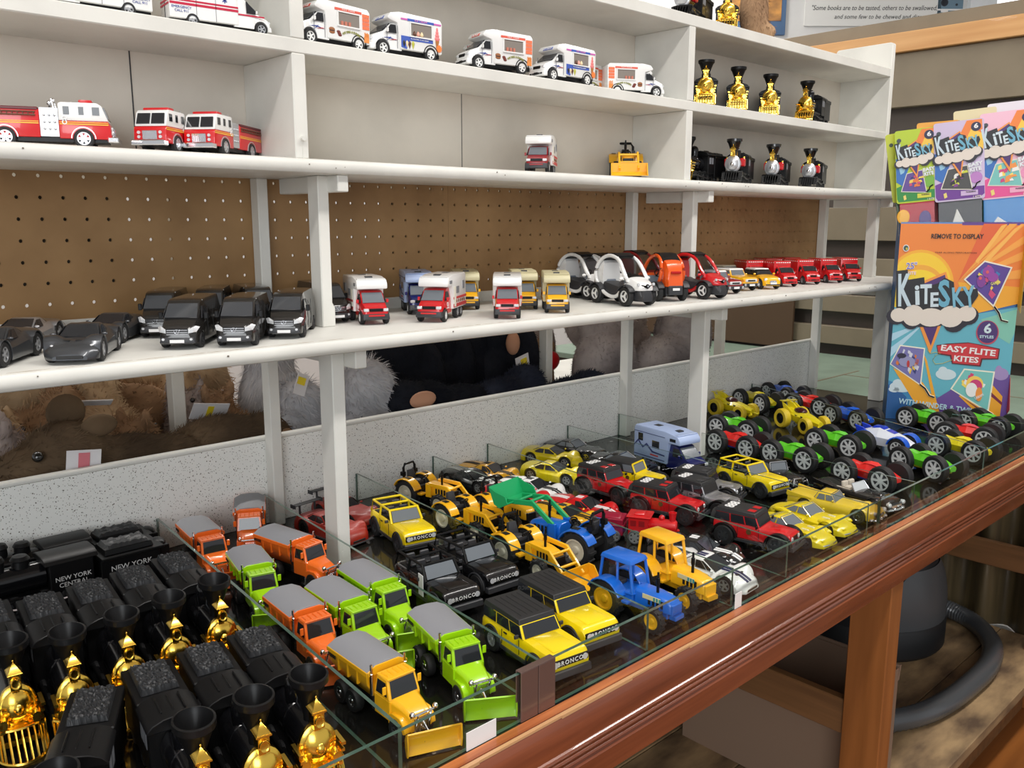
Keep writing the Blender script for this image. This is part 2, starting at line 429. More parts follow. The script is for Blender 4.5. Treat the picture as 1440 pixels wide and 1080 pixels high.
# rail profile in (y,z)
pr=[(-.4985,-.06),(-.4985,-.004),(-.5005,0),(-.512,0),(-.5165,-.0015),(-.519,-.0055),(-.519,-.044)]
zc=-.044
for k in range(3):
    for a in (100,140,180,220,260): pr.append((-.519+.0005+.0036*math.cos(math.radians(a)),zc-.0036-.0036*0+.0036*math.sin(math.radians(a))))
    zc-=.0078
pr+=[(-.5195,zc),(-.523,zc-.0025),(-.523,-.098),(-.521,-.100),(-.505,-.100),(-.505,-.06)]
m=M(); m.prism(pr,-1.0,2.0,'x'); tp('front_rail',m,RAILWOOD,ang=38)
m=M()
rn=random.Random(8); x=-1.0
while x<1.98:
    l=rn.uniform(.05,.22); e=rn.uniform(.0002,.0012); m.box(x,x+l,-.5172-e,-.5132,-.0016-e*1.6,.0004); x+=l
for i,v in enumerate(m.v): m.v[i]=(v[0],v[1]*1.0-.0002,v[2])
tp('worn_highlight_edge',m,mat('worn_highlight_varnish',srgb(206,158,112),.35,coat=.3),'paler worn edge of the rail with its highlight painted in')  # worn varnish strip; its pale colour also paints in the edge highlight
m=M(); m.box(-1.0,2.0,-.5118,-.4995,.0,.0005); tp('rail_top',m,wood('lit_orange_rail_top',srgb(156,82,42),srgb(198,120,70),'x',12,.4,.3,.35,.65,.05),'orange varnished top of the rail, painted lighter as lit from above')  # top toned lighter than the front rail to paint in light from above
m=M(); m.ring([(.0125,0),(.0135,.0012),(.0165,.0012),(.0175,0)],(-.122,-.452,.0),'z',28); tp('grommet',m,mat('grommet_grey',srgb(120,116,104),.4),'grey ring grommet in the black glass')
m=M(); m.box(-.99,1.89,-.505,-.46,-.100,-.06); tp('under_rail',m,LEGWOOD)
def leg(x,y0,y1):
    m=M(); m.box(x-.046,x,y0,y1,-.8,-.0605 if y0>-.45 else -.1); tp('leg',m,LEGWOOD,bevel=.002)
leg(.813,-.5195,-.447); leg(1.9,-.515,-.447); leg(.813,.19,.262); leg(1.9,.19,.262); leg(-.9,-.5195,-.447)
for x in (.795,1.882):
    m=M(); m.box(x-.02,x,-.447,.19,-.42,-.35); tp('stretcher',m,STRETCH,bevel=.002)
# ------------------------------------------------------------------ glass dividers, front pane, clips
def slab(name, a, b, z0, z1, t, label, cat, group=None):
    """upright glass sheet from a to b (x,y)"""
    a,b=Vector((*a,0)),Vector((*b,0)); d=(b-a); n=Vector((-d.y,d.x,0)).normalized()*t/2
    v=[a-n,b-n,b+n,a+n]; vs=[(p.x,p.y,z) for z in (z0,z1) for p in v]
    mm=M(); mm.add(vs,[(0,1,5,4),(2,3,7,6)],0); mm.add(vs,[(3,2,1,0),(4,5,6,7),(1,2,6,5),(3,0,4,7)],1)
    c=(a+b)/2
    for i,q in enumerate(mm.v): mm.v[i]=(q[0]-c.x,q[1]-c.y,q[2]-z0)
    o=obj(name,mm,[PANE,GEDGE],None,loc=(c.x,c.y,z0)); tag(o,label,cat,group); return o
HG=.056
div=[((-.197,.258),(-.261,-.489),'clear glass divider between the black trains and the snow plow trucks'),
     ((-.011,.258),(-.075,-.489),'clear glass divider between the plow trucks and the bright yellow off-roaders'),
     ((.180,.258),(.115,-.489),'clear glass divider on the left of the yellow loader tractors'),
     ((.364,.258),(.302,-.489),'clear glass divider between the loader tractors and the striped race cars'),
     ((.513,.258),(.449,-.489),'clear glass divider between the striped race cars and the red off-roaders with roof digits'),
     ((.765,.258),(.714,-.489),'clear glass divider crossing behind the yellow classic sports cars to the finned car'),
     ((.951,.258),(.901,-.489),'clear glass divider between the black convertible and the red big-wheeled car'),
     ((1.56,.258),(1.26,-.487),'clear glass divider slanting among the big-wheeled cars'),
     ((1.556,-.31),(1.575,-.487),'short clear glass divider at the far right among the big-wheeled cars')]
for a,b,l in div: slab('glass_divider',a,b,.0005,HG,.004,l,'glass divider','glass dividers across the table')
joints=[-1.0,-.085,.745,1.89]
labs=['clear glass front pane before the trains and plow trucks','clear glass front pane before the tractors and off-roaders','clear glass front pane before the big-wheeled cars at the right end']
for i in range(3): slab('glass_front_pane',(joints[i]+.001,-.494),(joints[i+1]-.001,-.494),.0005,HG,.0045,labs[i],'glass pane','glass panes along the front rail')
CLIPM=mat('dark_smoked_clip',(.16,.10,.085),.22,.4,coat=.5)
for x,l,mt in ((-.085,'dark metal clip joining glass panes near the yellow plow truck',CLIPM),(.745,'clear plastic clip joining glass panes near the yellow finned car',pane_mat('clear_clip',(.9,.86,.84),1.5))):
    m=M(); 
    for s in (-.026,.0005): m.box(s,s+.0255,-.0049,-.0029,-.0,HG+.001)
    for s in (-.026,.0005): m.box(s,s+.0255,.0029,.0045,.02,HG+.001)
    m.box(-.026,.026,-.0049,.0045,HG+.0006,HG+.002)
    o=obj('glass_clip',m,mt,None,.0006,loc=(x,-.494,.0004)); tag(o,l,'clip')
# small tags and paper scraps
def scrap(x,y,z,w,h,rz,label,mt=WHITEINK,tilt=0):
    m=M(); m.box(-w/2,w/2,-.0004,.0004,0,h); o=obj('price_tag',m,mt,None,loc=(x,y,z),rot=(tilt,0,rz)); tag(o,label,'tag'); return o
scrap(.305,-.4982,.0005,.016,.022,0,'small blank white tag stuck on the front glass by the white striped race car')
o=scrap(-.02,-.205,.022,.014,.030,PI/2-.2,'white barcode price tag on the glass divider by the lime plow truck')
m=M()
for i in range(9): m.box(-.005+.0011*i,-.0045+.0011*i+.0002*(i%3),-.0008,-.0004,.004,.018)
obj('barcode',m,BLACKINK,o)
scrap(.88,-.24,.0005,.03,.02,.5,'white price card lying by the black chrome car',tilt=-1.1)
scrap(-.166,-.4975,.0005,.04,.02,0,'torn white sticker on the front glass before the yellow plow truck')

# ------------------------------------------------------------------ speckled board and plush deck behind
m=M(); m.box(-1.1,1.93,.2625,.275,0,.150); o=obj('speckled_board',m,SPECK,None,.001,loc=(0,0,.0)); tag(o,'long white speckled acoustic board standing along the back of the table','board')
m=M(); m.box(-1.1,1.93,-.002,.016,.150,.157); obj('edge_strip',m,ENAMEL,o,.002,loc=(0,.2625,0))
t=empty('plush_deck',(.3,.7,-.8)); tag(t,'white deck shelf behind the speckled board carrying the plush animals','shelf')
m=M(); m.box(-1.5,1.6,-.42,.5,.80-.03,.80); obj('deck_board',m,ENAMEL,t)
m=M(); m.box(-1.5,1.6,.44,.5,0,.77); obj('deck_leg_panel',m,DARKWOOD,t)

# ------------------------------------------------------------------ white shelf unit
su=empty('shelf_unit',(.9,.15,0)); tag(su,'white painted wooden shelf unit standing along the back of the display table','shelf unit')
def sp_(name,m,mt=ENAMEL,bevel=.0015,seg=1,lab=None):
    for i,v in enumerate(m.v): m.v[i]=(v[0]-.9,v[1]-.15,v[2])
    o=obj(name,m,mt,su,bevel,seg)
    if lab: o['label']=lab
    return o
def shelf_prof(y0,y1,z0,z1,r):
    pts=[(y1,z0),(y1,z1)]
    n=6; h=(z1-z0)/2; zc_=(z0+z1)/2
    for k in range(n+1):
        a=math.radians(90+180*k/n); pts.append((y0+r+r*math.cos(a)*1.0,zc_+h*math.sin(a)))
    return pts
m=M(); m.prism(shelf_prof(-.058,.275,.3413,.3622,.008),-1.2,2.0,'x'); sp_('lower_shelf',m,bevel=0)
m=M(); m.prism(shelf_prof(.044,.275,.5954,.6163,.008),-1.2,1.963,'x'); sp_('middle_shelf',m,bevel=0)
# paint cracks along the front edges
m=M(); rn=random.Random(4); x=-.6
while x<1.95:
    l=rn.uniform(.012,.05); w=rn.uniform(.0005,.0012)
    if rn.random()<.8: m.prism([(x,-.0488),(x+l*.5,-.0480+rn.uniform(-.0008,.0008)),(x+l,-.0488),(x+l*.5,-.0488-w)],.36205,.36232,'z')
    x+=l*rn.uniform(.8,1.3)
sp_('paint_crack',m,mat('crack_brown',srgb(150,120,84),.7),0)
m=M()
for k in range(16):
    x=rn.uniform(-.6,1.9); w=rn.uniform(.0006,.0014); z=rn.uniform(.348,.358); m.cyl((x,-.0577,z),w,.0012,'y',7)
    x=rn.uniform(-.6,1.9); z=rn.uniform(.602,.612); m.cyl((x,.0443,z),w*.8,.0012,'y',7)
sp_('paint_chip',m,mat('chip_grey',srgb(120,112,100),.7),0)
# lower posts
for x in (0.,.95,1.8686,-1.0): m=M(); m.box(x-.0218,x,0,.038,.0005,.3413); sp_('front_post',m)
for x in (.0178,.9731,1.9182): m=M(); m.box(x-.0195,x,.2368,.2618,.0005,.3413); sp_('rear_post',m)
for x in (0.,.95,1.8686): m=M(); m.box(x,x+.02,-.03,.2368,.312,.3413); sp_('lower_bracket',m)
# upper posts with a swollen foot
for x in (.0375,1.009,1.945):
    m=M(); m.prism([(x-.0195,.36225),(x+.004,.36225),(x+.004,.392),(x-.0005,.40),(x-.0005,.595),(x-.0195,.595)],.0868,.118,'y'); sp_('upper_post',m)
for x in (.0139,.9787,1.9187): m=M(); m.box(x-.0185,x,.2368,.262,.36225,.5954); sp_('rear_upper_post',m)
for x in (.0375,1.009,1.945): m=M(); m.box(x-.003,x+.016,.056,.2368,.570,.5954); sp_('upper_bracket',m)
# pegboard with batten, hung behind the rear posts
for x0,x1,l in ((-1.2,.4148,'left'),(.4152,1.905,'right')):
    m=M(); m.box(x0,x1,.2625,.2665,.384,.5954); o=sp_('pegboard',m,PEG,0)
m=M(); m.box(-1.2,1.905,.2605,.2735,.3622,.384); sp_('batten',m)
# upper case
yF,yB=.063,.213
for x0,x1 in ((-1.2,1.9135),): m=M(); m.box(x0,x1,yB,yB+.006,.6163,.955); sp_('case_back',m,BACKPAINT,0)
m=M(); m.box(-1.2,1.893,yF,yB,.7635,.7838); sp_('upper_shelf',m)
m=M(); m.box(-1.2,1.893,yF,yB+.02,.9365,.9601); sp_('top_shelf',m)
for x in (-.0084,.9423):
    for z0,z1 in ((.6165,.7635),(.7838,.9365)): m=M(); m.box(x-.022,x,yF,yB,z0,z1); sp_('upright',m)
m=M(); m.prism([(yF,.6165),(yB+.02,.6165),(yB+.02,1.026),(yB+.014,1.031),(yF+.006,1.0325),(yF,1.028)],1.8935,1.9135,'x'); sp_('end_panel',m)
m=M(); m.box(-.204,-.2025,yB-.0012,yB,.6163,.7635); m.box(.028,.0292,yB-.0012,yB,.6163,.7635); m.box(.41,.411,yB-.0008,yB,.6163,.7635); sp_('panel_joint',m,DARKMETAL,0)
for x in (.0,): 
    m=M(); m.cyl((-.019,yF-.003,.645),.0035,.006,'y',10); m.box(-.0195,-.0185,yF-.0008,yF+.001,.617,.643); sp_('hook',m,ENAMEL,0)

# uprights of the matching shelf on the far side of the plush deck
t=empty('far_shelf_frame',(.9,.66,0)); tag(t,'white posts and back shelf of the far side beyond the plush animals','shelf frame')
for x,y in ((-.05,.5),(.95,.5),(1.80,.52)): m=M(); m.box(x-.9-.012,x-.9+.012,y-.66,y-.66+.03,.0,.60); obj('post',m,ENAMEL,t,.002)
m=M(); m.box(-2.0,1.0,-.08,.22,.60,.62); obj('shelf_board',m,ENAMEL,t)
m=M(); m.box(-2.2,-.90,.20,.21,.37,.60); obj('added_dark_panel',m,mat('added_panel_dark',(.02,.016,.012),.7),t); m=M(); m.box(-.20,1.0,.20,.21,.37,.60); obj('added_dark_panel',m,mat('added_panel_dark',(.02,.016,.012),.7),t)  # dark panels added behind the pegboard so its holes look dark

# hardboard panel closing the right end of the far side
m=M(); m.box(0,.012,-.45,.35,0,.58); o=obj('hardboard_panel',m,mat('dark_hardboard',srgb(84,62,42),.7),None,loc=(2.70,1.22,.0)); tag(o,'brown hardboard panel in the dark corner beyond the plush deck, left of the boarded partition','panel')
# ------------------------------------------------------------------ toy builders: nose along +X, origin on the ground under the middle
RZ=PI/2
def vehicle(name): return empty(name)
def plate(root,x,z,w=.016,h=.0045,y=0,face=1,mt=WHITEINK,name='licence_plate'):
    m=M(); m.box(x-.0004*face,x+.0004*face,y-w/2,y+w/2,z-h/2,z+h/2); return obj(name,m,mt,root)

def locomotive(front='gold', stack=True):
    r=vehicle('toy_steam_locomotive'); F={'gold':GOLD,'black':BLACK,'red':BLACK}[front]
    m=M(); m.box(-.036,.082,-.017,.017,.012,.022)
    m.sym(lambda s:m.box(-.034,.07,s*.020-.003,s*.020+.003,.020,.0235)); obj('running_frame',m,BLACK,r,.001)
    m=M(); m.lathe([(.0145,-.002),(.0165,0),(.0165,.03),(.0172,.031),(.0172,.034),(.0165,.035),(.0165,.066),(.0172,.067),(.0172,.072),(.0155,.073)],(0,0,.040),'x',20); obj('boiler',m,GLOSSBLACK,r)
    m=M(); m.lathe([(.010,-.012),(.0098,-.004),(.0105,0),(.0105,.009),(.0085,.013),(.005,.0155),(.0006,.0165)],(.026,0,.060),'z',18); obj('steam_dome',m,GLOSSBLACK,r)
    if stack:
        m=M(); m.lathe([(.0065,-.006),(.0068,.004),(.0075,.010),(.0155,.028),(.0185,.031),(.0185,.036),(.0165,.0365),(.0155,.033),(.006,.018),(.0005,.0175)],(.062,0,.056),'z',24); obj('smokestack',m,PBLACK if front!='gold' else BLACK,r)
    # cab
    m=M(); m.box(-.036,-.001,-.0255,.0255,.020,.058,tx=.0005); obj('cab',m,BLACK,r,.001)
    m=M(); pr=[(-.0275,.057),(-.0275,.059),(-.022,.0635),(-.012,.0665),(0,.0675),(.012,.0665),(.022,.0635),(.0275,.059),(.0275,.057)]
    m.prism(pr,-.040,.004,'x'); 
    for k in (-1,0,1): m.box(-.033,-.006,k*.011-.0008,k*.011+.0008,.0660,.0683)
    obj('cab_roof',m,BLACK,r,.0006)
    def wn(m,s):
        for x in (-.031,-.018): m.box(x,x+.010,s*.0255-.0003,s*.0255+.0003,.040,.053)
    pair(r,'cab_window',wn,GREYPLAST)
    # tender
    m=M(); m.box(-.112,-.044,-.0235,.0235,.014,.058); m.box(-.112,-.044,-.0255,.0255,.052,.060); obj('tender',m,BLACK,r,.001)
    m=M(); rnd=random.Random(3); nx,ny=30,22
    vs=[];fs=[]
    for i in range(nx+1):
        for j in range(ny+1):
            e=0 if i in(0,nx) or j in(0,ny) else 1
            vs.append((-.106+.052*i/nx+rnd.uniform(-.0006,.0006)*e,-.0185+.037*j/ny+rnd.uniform(-.0006,.0006)*e,.0605+(.0045+rnd.uniform(-.0010,.0012))*e))
    for i in range(nx):
        for j in range(ny):
            a=i*(ny+1)+j; fs+= [(a,a+ny+1,a+ny+2),(a,a+ny+2,a+1)]
    m.add(vs,fs); obj('coal_load',m,mat('toy_coal',(.022,.023,.025),.42,spec=.4),r,ang=5)
    def side(m,s):
        m.tube([(-.03,s*.023,.013),(.0,s*.0235,.011),(.03,s*.0235,.013),(.062,s*.0225,.016)],.0016,6)
        m.cyl((.067,s*.019,.019),.0058,.022,'x',12)
    pair(r,'piston_rod',side,BLACK)
    for x,R in ((-.024,.0125),(.004,.0125),(.032,.0125)): wheels(r,(x,),.0185,R,.005,rim='spoke',rimmat=BLACK)
    for x in (-.097,-.058): wheels(r,(x,),.0185,.009,.005,rim='dish',rimmat=BLACK)
    # front end
    m=M(); m.lathe([(.0175,-.003),(.0185,-.001),(.0185,.003),(.016,.005),(.0145,.0052),(.011,.0085),(.005,.0105),(.0005,.011)],(.074,0,.040),'x',22)
    o=obj('smokebox_front',m,F if front!='red' else SILVER,r)
    m=M(); m.ball((.0815,0,.040),(.006,.0055,.0055)); 
    if front=='gold':
        def bul(s):
            m.lathe([(.0045,0),(.006,.004),(.006,.012),(.0045,.016)],(.070,s*.0155,.030),'x',12)
            for k in range(4): m.box(.066,.086,s*(.0175+.0012*k)-.001,s*(.0175+.0012*k)+.003,.024+.0052*k-.0012,.024+.0052*k+.0012)
        m.sym(bul)
    obj('front_boss',m,F if front!='red' else CHROME,r)
    m=M(); m.box(.071,.083,-.0052,.0052,.056,.069); m.lathe([(.0046,0),(.0052,.0015),(.0046,.003),(.0035,.002)],(.0825,0,.0625),'x',14)
    m.box(.0695,.0845,-.0072,.0072,.069,.0705); m.box(.0700,.0840,-.0068,.0068,.0705,.0785,tx=.0068,ty=.0066); m.ball((.077,0,.0795),.0012,8,6)
    obj('headlight',m,F if front!='red' else GOLD,r,.0003)
    if front=='red':
        m=M(); m.sym(lambda s:m.box(.030,.052,s*.018-.006,s*.018+.006,.036,.053)); obj('side_tank',m,RED,r,.002)
        m=M(); m.ball((.044,0,.062),(.006,.006,.009)); m.sym(lambda s:m.ball((.04,s*.02,.054),.0035)); obj('bell',m,GOLD,r)
    # cowcatcher: slanted grille bars between two curved rails
    m=M(); ym=.023
    def xx(y,b): return (.082 if b else .074)+(.024 if b else .012)*math.sqrt(max(0,1-(y/ym)**2*.92))
    top=[(xx(y,0),y,.0235) for y in [ym*(k/8-1) for k in range(17)]]; bot=[(xx(y,1),y,.0035) for y in [ym*(k/8-1) for k in range(17)]]
    m.tube(top,.0014,6); m.tube(bot,.0015,6)
    for k in range(0,17,1):
        if k%2==0 or k in(1,15): m.tube([top[k],bot[k]],.0011,5)
    m.prism([(p[0]-.002,p[1]) for p in top]+[(.070,ym),(.070,-ym)],.0225,.0255,'z')
    m.box(.070,.082,-.019,.019,.008,.022)
    obj('cowcatcher',m,F,r)
    return r

def steam_engine():
    """larger all-black engine seen from the side, with name boards"""
    r=vehicle('toy_steam_engine')
    m=M(); m.box(-.03,.118,-.017,.017,.014,.024); m.box(-.03,.11,-.024,.024,.026,.029); obj('running_frame',m,BLACK,r,.001)
    m=M(); m.lathe([(.015,-.002),(.0185,0),(.0185,.095),(.014,.1),(.009,.104),(.0005,.105)],(.01,0,.045),'x',20); obj('boiler',m,GLOSSBLACK,r)
    for x,h,R in ((.035,.016,.011),(.062,.020,.009),(.095,.024,.0075)):
        m=M(); m.lathe([(R,-.01),(R*.95,h*.6),(R*1.1,h*.7),(R*.8,h),(.0005,h*1.08)],(x,0,.06),'z',14); obj('dome' if x<.09 else 'smokestack',m,BLACK,r)
    m=M(); m.box(-.046,.008,-.026,.026,.024,.062); obj('cab',m,BLACK,r,.001)
    m=M(); m.prism([(-.029,.062),(-.026,.067),(-.012,.071),(.012,.071),(.026,.067),(.029,.062)],-.052,.014,'x'); obj('cab_roof',m,BLACK,r,.0008)
    m=M(); m.box(-.135,-.055,-.0255,.0255,.016,.050); m.box(-.14,-.055,-.030,.030,.050,.054); m.box(-.128,-.062,-.021,.021,.054,.062,tx=.002,ty=.002); obj('tender',m,BLACK,r,.001)
    m=M(); rnd=random.Random(5); vs=[];fs=[];nx,ny=16,8
    for i in range(nx+1):
        for j in range(ny+1):
            e=0 if i in(0,nx) or j in(0,ny) else 1
            vs.append((-.125+.060*i/nx,-.0185+.037*j/ny,.062+(.004+rnd.uniform(-.0012,.0014))*e))
    for i in range(nx):
        for j in range(ny):
            a=i*(ny+1)+j; fs.append((a,a+ny+1,a+ny+2,a+1))
    m.add(vs,fs); obj('coal_load',m,mat('toy_coal',(.022,.023,.025),.42,spec=.4),r,ang=5)
    m=M(); m.box(-.150,-.136,-.02,.02,.02,.05); m.ball((-.142,0,.05),(.009,.016,.006)); obj('coupler_box',m,BLACK,r,.001)
    pair(r,'connecting_rod',lambda m,s:m.tube([(-.02,s*.025,.014),(.03,s*.026,.012),(.09,s*.025,.020)],.0018,6),CHROME)
    for x in (-.02,.015,.05): wheels(r,(x,),.019,.015,.006,rim='spoke',rimmat=BLACK)
    for x in (-.12,-.075): wheels(r,(x,),.019,.009,.005,rim='dish',rimmat=BLACK)
    for s in (1,-1):
        text('NEW YORK\nCENTRAL',r,(-.020,s*.0263,.036),(RZ,0,0 if s<0 else PI),.0085,WHITEINK,align='CENTER')
        text('NEW YORK',r,(-.095,s*.0258,.036),(RZ,0,0 if s<0 else PI),.0105,WHITEINK,align='CENTER')
    return r

def plow_truck(col):
    r=vehicle('toy_snow_plow_truck')
    m=M(); m.box(-.078,.060,-.010,.010,.012,.022); obj('chassis',m,BLACK,r,.001)
    # dump body: flared hopper
    def ring(x,zt): return [(x,-.012,.024),(x,-.0265,.046),(x,-.0275,zt),(x,.0275,zt),(x,.0265,.046),(x,.012,.024)]
    m=M(); m.loft([ring(-.080,.060),ring(.000,.060)]); 
    m.sym(lambda s:m.box(-.082,.003,s*.0275-.0012,s*.0275+.0012,.056,.0615))
    for x in (-.06,-.04,-.02): m.sym(lambda s:m.box(x-.0015,x+.0015,s*.0255-.002,s*.0255+.002,.040,.057))
    pk=[(-.0285,.056),(-.0285,.061),(-.016,.0665),(.016,.0665),(.0285,.061),(.0285,.056)]
    m.prism(pk,.000,.003,'x'); m.prism(pk,-.083,-.080,'x'); obj('dump_body',m,col,r,.0006)
    m=M(); m.prism([(-.0285,.0612),(-.016,.0672),(.0,.0682),(.016,.0672),(.0285,.0612),(.0285,.060),(-.0285,.060)],-.0825,.0022,'x'); obj('tarp_cover',m,mat('grey_tarp',srgb(140,141,146),.5),r,.0004)
    def lv(m,s):
        for k in range(5): m.box(-.080+.0035*k,-.0785+.0035*k,s*.0272-.0004,s*.0290+.0004,.0515,.0555)
    pair(r,'vent_slot',lv,BLACKINK)
    # cab
    m=M(); cabin_mesh(m,.006,.010,.029,.036,.040,.061,.0215,.0195); m.box(.006,.036,-.0215,.0215,.018,.0405)
    m.box(.009,.031,-.0195,.0195,.0605,.0622)
    for k in range(-2,3): m.box(.012,.027,k*.0075-.001,k*.0075+.001,.0615,.0634)
    obj('cab',m,col,r,.0009)
    cabin_windows(r,.006,.010,.029,.036,.040,.061,.0215,.0195,SMOKE,rear=False,side_ins=(.12,.14,.15,.18))
    m=M(); 
    def hr(x,w,z): return [(x,-w,.016),(x,-w,z-.004),(x,-w*.75,z),(x,w*.75,z),(x,w,z-.004),(x,w,.016)]
    m.loft([hr(.034,.0200,.0425),(hr(.052,.0165,.0390)),hr(.066,.0145,.0345)]); obj('hood',m,col,r,.0008)
    pair(r,'fender',lambda m,s:m.prism([(.033,.016),(.033,.026),(.040,.030),(.054,.030),(.062,.024),(.064,.016),(.060,.014),(.056,.020),(.050,.0235),(.043,.022),(.039,.016)],s*.0165-.0055,s*.0165+.0055,'y'),col,bevel=.0007)
    m=M(); m.box(.0655,.0675,-.011,.011,.015,.031); 
    for k in range(-3,4): m.box(.067,.0682,k*.003-.0006,k*.003+.0006,.016,.030)
    obj('grille',m,CHROME,r)
    pair(r,'exhaust_stack',lambda m,s:m.lathe([(.0022,0),(.0022,.024),(.0016,.0245),(.0016,.034)],(.0045,s*.0235,.036),'z',10),CHROME)
    pair(r,'mirror',lambda m,s:m.box(.030,.0315,s*.0245-.0025,s*.0245+.0025,.047,.056),col,bevel=.0005)
    m=M(); m.tube([(.070,-.018,.036),(.070,.018,.036)],.0012,6)
    m.sym(lambda s:m.ball((.0705,s*.016,.0385),.0034,10,8)); m.sym(lambda s:m.tube([(.066,s*.009,.02),(.072,s*.009,.036)],.0011,6))
    obj('light_bar',m,CHROME,r)
    m=M(); m.tube([(.066,.007,.012),(.082,.007,.012)],.0016,6); m.tube([(.066,-.007,.012),(.082,-.007,.012)],.0016,6); m.tube([(.068,0,.026),(.082,0,.016)],.0013,6); obj('plow_arm',m,CHROME,r)
    m=M(); st=0
    pts=[(.000,.002),(-.004,.008),(-.0045,.016),(-.001,.024),(.004,.028),(.0055,.027),(.001,.023),(-.0025,.016),(-.002,.009),(.002,.002)]
    m.prism(pts,-.031,.031,'y'); 
    m.sym(lambda s:m.prism([(.001,.002),(-.003,.010),(-.0035,.018),(.000,.025),(.005,.0275),(.006,.012),(.004,.002)],s*.031-.0008,s*.031+.0008,'y'))
    m.xf(Matrix.Translation((.087,0,0))@Matrix.Rotation(-.32,4,'Z')); obj('plow_blade',m,col,r)
    for x in (-.062,-.036): wheels(r,(x,),.0205,.0132,.011,rim='five',rimmat=CHROME,rr=.5)
    wheels(r,(.047,),.0185,.0132,.009,rim='five',rimmat=CHROME,rr=.5)
    pair(r,'side_step',lambda m,s:[m.box(.002,.0065,s*.0215-.001,s*.0215+.001,.020+.0055*k,.0235+.0055*k) for k in range(3)],BLACKINK)
    return r

